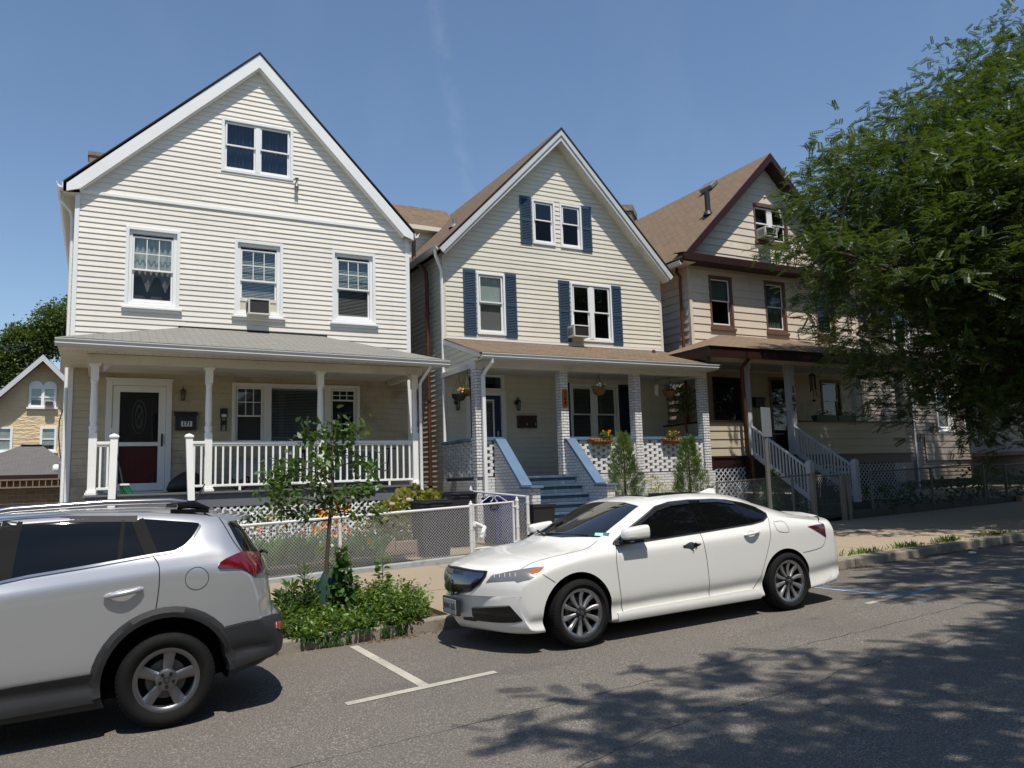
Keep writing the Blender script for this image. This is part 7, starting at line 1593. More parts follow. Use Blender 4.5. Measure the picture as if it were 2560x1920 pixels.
# tail lamps, spoiler lip
car.ppx('r', [(1545,428),(1620,412),(1690,405),(1705,460),(1714,528),(1660,490),(1600,455)], 'tail_light', 'tail_dark', off=.005, mirror=True, res=.02)
b = MB(); pts = [(-.62,.0),(-.3,.012),(0,.016),(.3,.012),(.62,.0)]
for (y0, d0), (y1, d1) in zip(pts, pts[1:]):
    P_ = lambda y, d, e, h: (3.70-.10*(abs(y)/.62)**2+e, y, .962+.042*(1-(y/.62)**2)+h*.75)
    b.quad(P_(y0, 0, -.16, .012), P_(y1, 0, -.16, .012), P_(y1, 0, .09, .045), P_(y0, 0, .09, .045)); b.quad(P_(y0, 0, .09, .045), P_(y1, 0, .09, .045), P_(y1, 0, .09, .028), P_(y0, 0, .09, .028)); b.quad(P_(y0, 0, .09, .028), P_(y1, 0, .09, .028), P_(y1, 0, -.05, .0), P_(y0, 0, -.05, .0))
b.build('spoiler', 'paint_white', sed, smooth=40, recalc=True)
car.patch([car.proj(Vector((7, y, z)), Vector((-1, 0, 0)))[0] for y, z in ((-.28,.62),(.28,.62),(.28,.76),(-.28,.76))], 'rear_plate_recess', 'fascia_grey', dr=(-1, 0, 0), off=.003)
st_ = MB()
for p0, p1, mm_ in (((1432,490),(1507,522),'sticker'), ((1512,488),(1565,520),'paint_blue')):
    car.ppx('q', [(p0[0], p0[1]), (p1[0], p0[1]+2), (p1[0]-12, p1[1]), (p0[0]-8, p1[1]-8)], 'window_sticker', mm_, off=.005, res=.02, skirt=.001)
bt = MB(); car.rpx('r', [(1640,985),(1700,960),(1762,880)], .03, bt, off=.004, curve=0, dr=(-.5, .8, 0)); bt.each('bumper_trim', 'fascia_grey', sed)
sed.matrix_world = plS
# ---------------------------------------------------------------- silver SUV
GX, GY = .49, 7.27
suv = thing('sport_utility_car', 'silver sport utility car with roof rails in the near left corner', 'car', (0, 0, 0))
plV = Matrix.Translation((GX, GY, zroad(GX, GY))) @ Matrix.Rotation(-math.atan(.022), 4, 'Y') @ Matrix.Rotation(-math.atan(.01245), 4, 'X')
SV = [
 (-3.36,.38,0,.76,.50,.52,.55,.58,.62,(.70,.64),(.58,.65),(.42,.655),(.22,.66),.66),
 (-3.33,.38,0,.80,.33,.38,.46,.56,.68,(.76,.74),(.64,.77),(.46,.785),(.25,.79),.79),
 (-3.24,.36,0,.83,.22,.30,.42,.56,.74,(.79,.82),(.69,.86),(.52,.88),(.28,.89),.895),
 (-3.0,.28,0,.865,.20,.30,.42,.60,.82,(.82,.90),(.74,.945),(.56,.965),(.31,.98),.985),
 (-2.6,.12,0,.89,.20,.30,.43,.66,.89,(.85,.97),(.77,1.015),(.6,1.04),(.33,1.055),1.06),
 (-2.2,.02,.12,.895,.20,.30,.44,.70,.94,(.86,1.03),(.79,1.07),(.66,1.11),(.36,1.135),1.14),
 (-1.95,0,.22,.895,.20,.30,.44,.72,.965,(.86,1.06),(.785,1.13),(.68,1.24),(.37,1.275),1.285),
 (-1.65,0,.16,.895,.20,.30,.44,.74,.985,(.86,1.08),(.765,1.25),(.655,1.42),(.36,1.46),1.47),
 (-1.40,0,.06,.895,.20,.30,.44,.75,1.0,(.862,1.10),(.755,1.32),(.635,1.51),(.35,1.56),1.57),
 (-1.1,0,0,.895,.20,.30,.44,.76,1.01,(.864,1.12),(.752,1.35),(.635,1.555),(.34,1.60),1.61),
 (-.6,0,0,.895,.20,.30,.44,.78,1.03,(.866,1.16),(.755,1.37),(.63,1.562),(.34,1.605),1.612),
 (-.1,0,0,.895,.20,.30,.45,.80,1.05,(.866,1.185),(.755,1.37),(.62,1.545),(.33,1.588),1.596),
 (.2,-.01,0,.895,.22,.33,.47,.80,1.055,(.86,1.20),(.75,1.365),(.605,1.52),(.32,1.562),1.57),
 (.42,-.05,0,.89,.26,.37,.50,.80,1.055,(.845,1.20),(.735,1.34),(.585,1.485),(.31,1.53),1.538),
 (.60,-.12,0,.885,.30,.40,.52,.80,1.05,(.83,1.18),(.715,1.27),(.57,1.375),(.30,1.41),1.415),
 (.72,-.17,0,.88,.32,.42,.52,.78,1.03,(.82,1.11),(.70,1.16),(.56,1.215),(.30,1.24),1.245),
 (.80,-.20,0,.875,.33,.42,.52,.74,.96,(.815,1.02),(.69,1.06),(.55,1.09),(.29,1.105),1.11),
 (.85,-.22,0,.87,.35,.43,.50,.66,.82,(.80,.86),(.68,.89),(.54,.905),(.28,.91),.915),
 (.87,-.22,0,.865,.36,.43,.50,.60,.68,(.79,.70),(.67,.71),(.52,.715),(.27,.72),.72),
 (.91,-.22,0,.86,.37,.43,.49,.56,.635,(.78,.65),(.66,.66),(.5,.665),(.26,.665),.665),
 (.94,-.22,0,.83,.44,.47,.50,.53,.56,(.74,.57),(.6,.575),(.45,.58),(.22,.58),.58)]
car = Car(suv, SV, .895, plV); WR = .338
car.body('paint_silver', [(0, .36, .435, -1.1, -.50), (0, .36, .435, .50, 1.1), (-2.5, .36, .435, -1.1, -.50), (-2.5, .36, .435, .50, 1.1)], lambda c: c.z < .31 or (c.x > .40 and c.z < .50))
for xx in (0, -2.5):
    for sg in (-1, 1): wheel(suv, xx, sg*.872, WR+.005, WR, .222, .215, 5, sg)
def arch(xc, zc, r0, r1, a0, a1, bump_):
    pts = []; n = 22
    for sg in (-1, 1):
        b = MB(); rows = []
        for i in range(n+1):
            a = R(a0+(a1-a0)*i/n); c_, sn = math.cos(a), math.sin(a); row = []
            for r_, o_ in ((r0-.002, -.06), (r0, .020), (r0+(r1-r0)*.5, .028), (r1, .012), (r1+.004, -.008)):
                x, z = xc+r_*c_, zc+r_*sn; y = car.proj(Vector((x, -1.4, z)), Vector((0, 1, 0)))[0].y if r_ > r0 else None
                if y is None: q = car.proj(Vector((xc+(r0+.03)*c_, -1.4, zc+(r0+.03)*sn)), Vector((0, 1, 0)))[0].y; y = q
                row.append((x, (y-o_)*(-sg), z))
            rows.append(row)
        for A, B in zip(rows, rows[1:]):
            for k in range(4): b.quad(A[k], A[k+1], B[k+1], B[k])
        b.build('wheel_arch', 'cladding', suv, smooth=50, recalc=True)
arch(0, .36, .432, .505, -2, 188, .02); arch(-2.5, .36, .432, .505, -8, 188, .02)
car.patch([car.proj(Vector((x, -1.2, z)), Vector((0, 1, 0)))[0] for x, z in ((-2.05,.25),(-.46,.27),(-.44,.47),(-2.05,.44))], 'rocker_cladding', 'cladding', dr=(0, 1, 0), off=.018, skirt=.04, mirror=True)
# rear bumper in black plastic, wrapped round the corner
for o in (car.ppx('p', [(1578,972),(1640,955),(1790,918),(1905,885),(1990,868),(2040,880),(2078,915),(2085,1000),(2080,1050),(2030,1110),(1900,1170),(1760,1225),(1668,1258),(1650,1180),(1625,1070)], 'bumper', 'cladding', off=.022, res=.03, skirt=.06, mirror=True)): pass
car.patch([car.proj(Vector((7, y, z)), Vector((-1, 0, 0)))[0] for y, z in ((-.62,.40),(.62,.40),(.62,.66),(-.62,.66))], 'bumper', 'cladding', dr=(-1, 0, 0), off=.020)
car.ppx('p', [(1988,925),(2040,912),(2060,935),(2062,955),(2010,975),(1990,968)], 'reflector', 'red_lens', off=.030, res=.02, mirror=True)
car.ppx('p', [(1587,515),(1598,488),(1640,460),(1700,432),(1762,410),(1850,412),(1978,422),(1988,470),(1985,540),(1978,565),(1840,580),(1800,550),(1760,530),(1700,526),(1600,528)], 'tail_light', 'tail_red', off=.014, res=.02, skirt=.03, mirror=True)
car.ppx('p', [(1850,455),(1965,450),(1970,550),(1860,555)], 'tail_light_unit', 'tail_dark', off=.018, res=.02, skirt=.004, mirror=True)
car.patch([car.px('p', *p)[0] for p in ((-700,655),(-690,520),(-500,330),(-330,240),(-230,205),(12,198),(5,230),(-50,500),(-85,630))], 'side_window', 'car_glass', off=.003, dr=(0, 1, 0), mirror=True)
car.patch([car.px('p', *p)[0] for p in ((82,605),(115,400),(155,205),(500,188),(890,180),(865,480),(480,545))], 'side_window', 'car_glass', off=.003, dr=(0, 1, 0), mirror=True)
car.patch([car.px('p', *p)[0] for p in ((905,182),(982,185),(1068,430),(875,477))], 'side_window', 'car_glass', off=.003, dr=(0, 1, 0), mirror=True)
car.patch([car.px('p', *p)[0] for p in ((1012,166),(1200,178),(1400,192),(1445,198),(1452,212),(1400,295),(1340,358),(1270,395),(1122,418),(1070,300))], 'side_window', 'car_glass', off=.003, dr=(0, 1, 0), mirror=True)
pb = MB()
for pp, w_ in (([(90,192),(45,350),(-8,625)], .115), ([(150,190),(112,350),(62,612)], .03), ([(898,182),(868,478)], .028), ([(1000,178),(1106,430)], .085)): car.rpx('p', pp, w_, pb, off=.005)
pb.each('pillar_trim', 'pillar', suv)
ct = MB(); car.rpx('p', [(-60,645),(200,588),(600,522),(1110,432)], .016, ct, off=.008, curve=0); car.rpx('p', [(1112,430),(1270,405),(1345,365),(1405,302),(1458,212)], .014, ct, off=.007); ct.each('window_trim', 'alloy_bright', suv)
dt = MB(); car.rpx('p', [(-60,216),(160,190),(500,171),(1000,168)], .044, dt, off=.005, curve=0); dt.each('door_frame_trim', 'frame_grey', suv)
sm = MB(); car.rpx('p', [(1115,440),(1150,490),(1160,540),(1158,640),(1150,720),(1135,818)], .007, sm); car.rpx('p', [(-40,150),(300,130),(700,120),(1300,130),(1560,120)], .006, sm, dr=(0, .6, -1), curve=0)
car.rpx('p', [(1570,92),(1590,150),(1620,195),(1700,330),(1760,412)], .007, sm); car.rpx('p', [(1978,560),(1970,700),(1980,870)], .007, sm, dr=(-.5, .8, 0)); car.rpx('p', [(1640,952),(1800,912),(1980,866)], .006, sm, curve=0)
cc = car.px('p', 1434, 600)[0]; rr_ = .082
car.ribbon([cc+Vector((rr_*math.cos(2*math.pi*i/28), 0, rr_*math.sin(2*math.pi*i/28))) for i in range(29)], .004, sm); sm.each('shut_line', 'seam', suv)
gp = [(-.60,1.13),(0,1.12),(.60,1.13),(.53,1.33),(.50,1.40),(0,1.44),(-.50,1.40),(-.53,1.33)]
car.patch([car.proj(Vector((7, y, z)), Vector((-1, 0, 0)))[0] for y, z in gp], 'rear_window', 'car_glass', dr=(-1, 0, -.2), off=.004)
car.ppx('p', [(1655,200),(1735,180),(1900,405),(1770,410)], 'rear_quarter_glass', 'car_glass', off=.005, mirror=True, dr=(-.6, .8, 0))
b = MB()                                                      # roof spoiler
for sg in (-1, 1):
    b.poly([(.30, 0, 1.575), (.30, sg*.60, 1.525), (.58, sg*.58, 1.475), (.68, sg*.40, 1.48), (.70, 0, 1.495)]); b.poly([(.45, 0, 1.48), (.45, sg*.60, 1.44), (.58, sg*.58, 1.452), (.68, sg*.40, 1.455), (.70, 0, 1.47)])
    b.quad((.30, sg*.60, 1.525), (.58, sg*.58, 1.475), (.58, sg*.58, 1.452), (.45, sg*.60, 1.44)); b.quad((.58, sg*.58, 1.475), (.68, sg*.40, 1.48), (.68, sg*.40, 1.455), (.58, sg*.58, 1.452)); b.quad((.68, sg*.40, 1.48), (.70, 0, 1.495), (.70, 0, 1.47), (.68, sg*.40, 1.455))
b.build('spoiler', 'paint_silver', suv, smooth=30, recalc=True)
for sg in (-1, 1):
    b = MB(); pts = [(-1.6, sg*.56, 1.52), (-1.45, sg*.575, 1.585), (-1.0, sg*.585, 1.640), (-.4, sg*.585, 1.650), (.05, sg*.575, 1.635), (.22, sg*.57, 1.605)]
    b.tube(pts, [.012, .021, .024, .024, .024, .018], 10); b.v = [(x, y+(y-sg*.578)*.3, z) for x, y, z in b.v]; b.build('roof_rail', 'alloy_bright', suv, smooth=50)
    b = MB(); b.prism([(.05, sg*.55, 1.54), (.33, sg*.555, 1.525), (.33, sg*.60, 1.525), (.05, sg*.605, 1.54)], (0, 0, .03)); b.tube([(.10, sg*.575, 1.60), (.22, sg*.572, 1.597), (.335, sg*.568, 1.553)], [.034, .032, .016], 10); b.build('rail_foot', 'gloss_black', suv, smooth=40)
    y_ = car.proj(Vector((-.28, -1.3, 1.0)), Vector((0, 1, 0)))[0].y
    b = MB(); n = 10; b.tube([(-.41+.255*i/n, (y_-.014-.030*math.sin(math.pi*i/n))*-sg, .985+.030*i/n) for i in range(n+1)], [.010]+[.018]*(n-1)+[.010], 10); b.build('door_handle', 'paint_silver', suv, smooth=50)
    b = MB(); b.lathe([(.0, -.10), (.06, -.09), (.085, -.03), (.085, .04), (.07, .1), (.0, .11)], (0, 0, 0), 16, axis='X'); b.v = [(-1.98+z*1.0, (-1.0+x*1.1)*-sg, 1.13+y) for x, y, z in b.v]; b.build('mirror', 'paint_silver', suv, smooth=60, recalc=True)
0 and car.patch([car.px('p', *p)[0] for p in ((785,700),(830,672),(880,650),(940,622),(990,640),(1060,640),(980,705),(900,732),(830,730))], 'handle_recess_shade', 'fascia_grey', off=.0015, curve=3, res=.015)
b = MB(); b.tube([car.px('p', 1500, 95)[0]+Vector((-.1, .25, -.0)), car.px('p', 1500, 95)[0]+Vector((.02, .25, .22))], [.012, .005], 8); b.build('antenna', 'black_plastic', suv)
b = MB(); a = Vector((.80, -.05, 1.14)); b.tube([a, a+Vector((.03, -.10, .02)), a+Vector((.0, -.42, .02))], [.02, .012, .008], 6); b.build('wiper', 'black_plastic', suv)
ws = [(-.64,1.10),(0,1.13),(.64,1.10),(.60,1.40),(.55,1.50),(0,1.54),(-.55,1.50),(-.60,1.40)]
car.patch([car.proj(Vector((-6, y, z)), Vector((1, 0, 0)))[0] for y, z in ws], 'windshield', 'screen_glass', dr=(1, 0, -.4), off=.003)
car.patch([car.proj(Vector((-6, y, z)), Vector((1, 0, 0)))[0] for y, z in ((-.45,.50),(.45,.50),(.5,.70),(0,.73),(-.5,.70))], 'grille', 'gloss_black', dr=(1, 0, 0), off=.004)
car.patch([car.proj(Vector((-6, y, z)), Vector((1, -.0, 0)))[0] for y, z in ((-.50,.72),(-.75,.80),(-.78,.86),(-.52,.80))], 'headlight', 'lamp_lens', dr=(1, .3, 0), off=.006, mirror=True)
suv.matrix_world = plV
# ================================================================ TREES AND PLANTS
def np_mesh(name, V, F, m, parent=None):
    V = np.asarray(V, dtype=np.float32).reshape(-1, 3); F = np.asarray(F, dtype=np.int32); k = F.shape[1]
    me = bpy.data.meshes.new(name); me.vertices.add(len(V)); me.vertices.foreach_set('co', V.ravel()); me.loops.add(F.size); me.loops.foreach_set('vertex_index', F.ravel())
    me.polygons.add(len(F)); me.polygons.foreach_set('loop_start', np.arange(0, F.size, k, dtype=np.int32)); me.polygons.foreach_set('loop_total', np.full(len(F), k, dtype=np.int32)); me.update(calc_edges=True); me.materials.append(M[m]); return link(name, me, parent)
def frond(n=8, L_=1., w=.11, droop=.25):
    """compound leaf: pairs of leaflets along an arching stalk (unit length along +X)"""
    V = []; F = []
    for i in range(n):
        t = .12+.88*i/(n-1); x = t*L_; z = -droop*t*t*L_; l = .27*L_*(1-.35*abs(t-.45))
        for sg in (-1, 1):
            o = len(V); d = np.array([.30, sg*.92, -.25]); d /= np.linalg.norm(d); p = np.array([x, 0, z]); s_ = np.array([.86, -sg*.42, 0])*w*L_*.5
            V += [p, p+d*l*.5+s_, p+d*l, p+d*l*.5-s_]; F.append((o, o+1, o+2, o+3))
    return np.array(V), np.array(F)
def scatter(name, tmpl, pos, dirs, size, m, parent, rg, tilt=.35):
    """numpy copies of a leaf template, +X along dirs"""
    V0, F0 = tmpl; n = len(pos); d = dirs/np.maximum(np.linalg.norm(dirs, axis=1, keepdims=True), 1e-6)
    up = np.tile([0, 0, 1.], (n, 1))+rg.normal(0, tilt, (n, 3)); y = np.cross(up, d); y /= np.maximum(np.linalg.norm(y, axis=1, keepdims=True), 1e-6); z = np.cross(d, y)
    V = (V0[None, :, 0:1]*d[:, None, :]+V0[None, :, 1:2]*y[:, None, :]+V0[None, :, 2:3]*z[:, None, :])*size[:, None, None]+pos[:, None, :]
    F = F0[None]+(np.arange(n)*len(V0))[:, None, None]
    return np_mesh(name, V.reshape(-1, 3), F.reshape(-1, F0.shape[1]), m, parent)
def limb(b, pts, r0, r1, n=8, seed=0, wob=.06):
    rg = random.Random(seed); P = [Vector(p) for p in pts]; Q = []
    for i in range(len(P)-1):
        a, c = P[i], P[i+1]
        for k in range(4): Q.append(a.lerp(c, k/4)+(Vector((rg.gauss(0, wob), rg.gauss(0, wob), rg.gauss(0, wob))) if i+k else Vector()))
    Q.append(P[-1]); b.tube(Q, [r0+(r1-r0)*i/(len(Q)-1) for i in range(len(Q))], n)
def lobes_points(lobes, n, rg, shell=.5):
    """clump centres inside ellipsoid lobes, denser near the surface"""
    vol = np.array([l[3]*l[4]*l[5] for l in lobes])**.72; w = vol/vol.sum(); c = rg.choice(len(lobes), n, p=w); A = np.array(lobes)[c]
    d = rg.normal(size=(n, 3)); d /= np.linalg.norm(d, axis=1, keepdims=True); k = (shell**3+(1-shell**3)*rg.random(n))**(1/3)
    k *= 1+.16*np.sin(7*d[:, 0]+3*A[:, 0])*np.sin(6*d[:, 2]+2*A[:, 1])
    return A[:, :3]+d*k[:, None]*A[:, 3:6], d
def locust(label, base, lobes, nclump, limbs, seed, per=8, size=(.20, .30), cat='tree', group=None):
    t = thing('locust_tree', label, cat, base, group); rg = np.random.default_rng(seed)
    b = MB()
    for i, (pts, r0, r1) in enumerate(limbs): limb(b, pts, r0, r1, 9, seed+i)
    P, D = lobes_points(lobes, nclump, rg)
    ends = [Vector(l[0][-1]) for l in limbs]+[Vector(l[0][len(l[0])//2]) for l in limbs]
    for i in range(0, nclump, max(1, nclump//190)):             # fine branches out to the clumps
        p = Vector(P[i]); e = min(ends, key=lambda q: (q-p).length); mid = e.lerp(p, .5)+Vector((0, 0, .25)); b.tube([e, mid, p], [.028, .018, .006], 5)
    b.build('trunk', 'bark', t, smooth=60)
    tw = D*np.array([1, 1, .35])+rg.normal(0, .35, (nclump, 3)); tw /= np.linalg.norm(tw, axis=1, keepdims=True)
    s = rg.random((nclump, per)); pos = P[:, None, :]+tw[:, None, :]*(s[:, :, None]*.75)+rg.normal(0, .05, (nclump, per, 3)); pos[:, :, 2] -= .10*s*s
    side = rg.normal(0, 1, (nclump, per, 3)); dr = tw[:, None, :]*.7+side*.75; dr[:, :, 2] = dr[:, :, 2]*.45-.05
    scatter('crown', frond(7, 1., .17, .16), pos.reshape(-1, 3), dr.reshape(-1, 3), rg.uniform(*size, nclump*per), 'leaf_locust', t, rg); return t
TX, TY = 18.2, 9.6; TZ = zwalk(TX, TY)
LB = [(15.1,10.8,7.5,1.8,2.2,1.2),(14.9,10.7,6.1,1.5,1.8,.9),(17.0,11,8.2,2.2,3,1.8),(19.3,11,9.3,2.6,3.2,2.2),(22.2,11,10.9,2.8,3.4,2.6),(25.2,10.8,12.2,3.2,3.6,3.2),
      (15.6,10.7,4.8,1.6,2.0,1.0),(17.3,10.8,4.6,2.1,2.3,1.6),(19.6,10.8,5.0,2.4,2.4,1.8),(22.4,10.8,6.2,2.8,2.8,2.4),(25.5,10.6,8,3,3,3),(13.1,10.6,6.2,.8,.8,.3),(12.3,10.5,6.15,.5,.5,.2),(13.7,10.6,8.3,.7,.8,.45),(13.7,10.6,5.3,.7,.9,.35),(14.0,10.5,4.3,.6,.7,.3),(16.6,10.4,3.0,1.1,1.3,.7),(18.4,10.4,3.2,1.4,1.3,.9),(20.2,10.6,3.6,1.5,1.4,.9),(17.2,11,6.8,2.2,2.6,1.6),(19.0,11,7.4,2.6,2.8,2.0),(21.4,11,8.8,2.8,3,2.2),(17.2,7.6,7.6,2.3,2.4,1.8),(20.2,7,8,2.8,2.8,2.4),(23.6,7,9,3,3,3),(15.6,8.2,6.6,1.2,1.6,1.0),(18.4,7.4,4.8,1.9,2,1.3),(21.4,7,5.2,2.4,2.4,1.6),(18.2,10.6,4.1,1.8,1.6,1.2),(21,10.8,4.3,2,1.6,1.4),(23.6,10.6,5,2.2,1.8,1.6),(20,8.4,4.3,2,1.4,1.0),(23.5,8.2,4.7,2,1.4,1.0),(26.5,8.5,6,2.5,2,1.5),(14.3,8.8,5.7,1.1,1.1,.7),(16.0,8.5,5.4,1.5,1.3,.9),(18.2,13,8.9,2.0,1.5,1.2),(20.8,13,9.9,2.4,1.7,1.5),(24,13,11.0,3,2,2)]
hub = (TX+.1, TY+.1, 3.1)
LM = [([(TX, TY, TZ-.2), (TX+.05, TY, 1.6), hub], .23, .17), ([hub, (17.0, 9.9, 4.6), (15.4, 10.3, 5.7), (13.2, 10.5, 6.1)], .13, .03), ([hub, (17.4, 10.2, 5.6), (16.6, 10.6, 7.4), (15.8, 10.8, 9.0)], .13, .03), ([hub, (18.6, 10.2, 5.6), (19.2, 10.6, 7.6), (20.0, 10.9, 9.8)], .15, .03),
      ([hub, (20.0, 10.0, 5.2), (22.0, 10.4, 8.0), (24.2, 10.6, 10.8)], .14, .03), ([hub, (16.9, 9.7, 3.9), (15.2, 10.2, 4.0), (13.6, 10.5, 4.4)], .07, .02), ([hub, (18.6, 10.6, 3.8), (18.4, 10.9, 4.4)], .06, .02), ([hub, (20.2, 10.2, 4.0), (22.4, 10.6, 5.6), (25.0, 10.6, 7.4)], .10, .02), ([(17.4, 10.2, 5.6), (16.9, 11.6, 6.4), (16.0, 12.4, 7.4)], .06, .02), ([(19.2, 10.6, 7.6), (18.3, 11.8, 8.6), (17.6, 12, 9.2)], .06, .02)]
locust('big feathery honey locust tree spreading over the pavement at right', (TX, TY, TZ), LB, 7800, LM, 11, 12, (.17, .27))
# street trees on the near pavement: out of the picture, but the right one's dappled shade lies on the road
def near_tree(label, x, y, lobes, n, seed):
    h = (x, y, 4.5); locust(label, (x, y, FARK+.13+.022*x), lobes, n, [([(x, y, FARK), (x, y, 2.5), h], .2, .16)]+[([h, ((x+l[0])/2, (y+l[1])/2, l[2]-1.5), (l[0], l[1], l[2])], .11, .03) for l in lobes], seed, 9, (.24, .34), group='street trees behind the viewer')
near_tree('locust tree on the near pavement casting dappled shade across the road', 8.2, -2.9, [(2.6,-.05,8.8,1.2,.7,.6),(3.9,.2,8.8,1.5,.9,.7),(3.0,-1.5,8.8,1.6,1.0,.8),(4.4,-1.3,9,1.9,1.2,.9),(6.7,-.8,9.2,1.7,1.1,.9),(8.2,-.5,9.2,1.7,1.0,.9),(9.8,-.1,9.4,1.7,1.1,.9),(11.8,.3,9.6,1.8,1.2,1),(5.5,-3,8.6,2.2,1.5,1.1),(8.5,-2.6,9.0,2.4,1.5,1.2),(11.5,-2.2,9.2,2.4,1.6,1.2),(9.6,2.2,9.4,1.5,.8,.7),(11.2,2.9,9.8,1.8,1.0,.8),(13.2,3.3,10,2.0,1.1,.9),(14.4,1.6,10,2.0,1.3,1),(15.8,3.4,10.4,2,1.2,1),(17,.5,10,2.6,2.2,1.4)], 1900, 23)
near_tree('unseen locust tree added on the near pavement left of the viewer', -9.5, -4.2, [(-9.5,-4.6,8,3.6,2.6,2.8),(-6.5,-5.6,7.4,2.8,2.4,2.2),(-12.5,-4.8,7.4,3,2.6,2.4)], 900, 29)  # unseen tree added to darken the window reflections
# far trees behind the stucco house
def far_tree(label, lobes, base, n, seed, size=.30):
    t = thing('broadleaf_tree', label, 'tree', base, 'far trees behind the stucco house'); rg = np.random.default_rng(seed); b = MB(); c = np.mean(np.array(lobes)[:, :3], 0); b.tube([base, (base[0], base[1], c[2]-2), tuple(c)], [.5, .4, .15], 8); b.build('trunk', 'bark', t)
    P, D = lobes_points(lobes, n, rg, .6); lv = (np.array([[0, 0, 0], [.5, .32, .05], [1, 0, -.1], [.5, -.32, .05]]), np.array([[0, 1, 2, 3]]))
    pos = P[:, None, :]+rg.normal(0, .35, (n, 9, 3)); scatter('crown', lv, pos.reshape(-1, 3), (D[:, None, :]+rg.normal(0, .7, (n, 9, 3))).reshape(-1, 3), rg.uniform(.6, 1.3, n*9)*size, 'leaf_far', t, rg, .6)
def FP(x, y, r, Y=85.):
    p = U('m', x, y, Y=Y); k = Y/85; s_ = r/3.072*Y/FPX*1.05; return (p.x, p.y, p.z, s_, s_, s_)
far_tree('tall rounded dark tree rising behind the white house corner', [FP(405,200,105),FP(480,250,110),FP(360,190,75),FP(430,330,110),FP(560,200,150),FP(540,330,120)], (-2.5, 85, 1), 1100, 61)
far_tree('broad dark tree behind the apex of the stucco house', [FP(150,360,95),FP(90,390,75),FP(230,330,80),FP(260,400,90),FP(310,320,60)], (-6.5, 85, 1), 900, 62); far_tree('lower green tree left of the stucco house gable', [FP(60,520,105),FP(-60,540,120),FP(170,480,70),FP(10,590,100),FP(-180,520,140)], (-9, 83, 1), 900, 63)
# street sapling with watering bag
def leafset(name, m, n, pos, dr, size, parent, seed, asp=.5, tilt=.5):
    rg = np.random.default_rng(seed); lv = (np.array([[0, 0, 0], [.35, asp*.38, .04], [.72, asp*.5, .03], [1, 0, -.06], [.72, -asp*.5, .03], [.35, -asp*.38, .04]]), np.array([[0, 1, 2, 3, 4, 5]]))
    return scatter(name, lv, pos, dr, rg.uniform(.65, 1.25, n)*size, m, parent, rg, tilt)
t = thing('sapling', 'young street tree with sparse broad leaves in the weedy kerb pit', 'tree', (2.45, 9.5, .15)); b = MB()
tp = [U('n', x, y, Y=9.5) for x, y in ((960, 1659), (985, 1300), (1010, 1000), (1030, 700), (1020, 480), (1040, 280))]; base = Vector((2.47, 9.5, .12)); b.tube([base]+tp, [.030, .026, .024, .021, .017, .012, .006], 9)
BR = [((1005,1020),(640,950),(380,890)), ((1020,880),(700,720),(420,660)), ((1025,760),(600,560)), ((1030,650),(820,480)), ((1030,600),(1250,560),(1440,620)), ((1020,860),(1250,860),(1420,850)), ((1035,380),(850,260),(720,260)), ((1038,330),(1180,220),(1290,190)), ((1040,290),(1080,170)), ((1000,1080),(1250,1120),(1560,1100)), ((1005,1060),(700,1130),(480,1060)), ((1010,1000),(860,870)), ((1030,560),(860,640)), ((1030,480),(1160,420)), ((1005,1050),(1150,980)), ((1015,900),(560,830),(330,760)), ((1035,420),(930,340)), ((985,1190),(860,1210),(620,1225))]
rg = np.random.default_rng(5); LP = []; LD = []
for br in BR:
    yo = rg.normal(0, .22); pts = [U('n', x, y, Y=9.5+yo*(i/(len(br)-1))) for i, (x, y) in enumerate(br)]; b.tube(pts, [.011]+[.007]*(len(pts)-2)+[.003], 6)
    if br == BR[-1]: continue
    for i in range(len(pts)-1):
        for k in range(46 if i else 20):
            f_ = rg.random(); p = pts[i].lerp(pts[i+1], f_)+Vector(rg.normal(0, .055, 3)); LP.append(p); dd = (pts[i+1]-pts[i]).normalized(); LD.append(dd*.6+Vector(rg.normal(0, .6, 3))+Vector((0, 0, -.25)))
    for k in range(36): LP.append(pts[-1]+Vector(rg.normal(0, .085, 3))); LD.append(Vector(rg.normal(0, 1, 3)))
b.build('trunk', 'bark_young', t, smooth=50); leafset('crown', 'leaf_sapling', len(LP), np.array(LP), np.array(LD), .09, t, 6, .52)
t = thing('watering_bag', 'dark green watering bag wrapped around the sapling foot', 'bag', (2.5, 9.5, .15)); b = MB(); n_ = 20
rows = []
for h_, rx in ((0, .24), (.05, .25), (.20, .22), (.38, .165), (.50, .11), (.57, .06)):
    rows.append([(2.52+rx*math.cos(2*math.pi*i/n_)*1.0, 9.53+rx*.62*math.sin(2*math.pi*i/n_)+.008*math.sin(5*i), .14+h_+.012*math.sin(3*i+7*h_)) for i in range(n_)])
for A, B in zip(rows, rows[1:]):
    for i in range(n_): b.quad(A[i], A[(i+1) % n_], B[(i+1) % n_], B[i])
b.build('bag', 'bag_green', t, smooth=60)
t = thing('vine', 'leafy vine climbing over the green watering bag', 'vine', (2.6, 9.4, .15)); rg = np.random.default_rng(8); n = 330
a = rg.random(n); pos = np.stack([2.52+rg.normal(0, .11, n)*(1.1-a)+.08, 9.36+rg.normal(0, .06, n), .16+.78*a], 1); leafset('leaves', 'leaf_weed_dark', n, pos, np.stack([rg.normal(0, 1, n), -np.abs(rg.normal(.5, .5, n)), rg.normal(0, .6, n)], 1), .085, t, 9, .75)
b = MB(); b.tube([(2.62, 9.38, .15), (2.60, 9.37, .5), (2.54, 9.42, .95)], .008, 5); b.build('stem', 'bark_young', t)
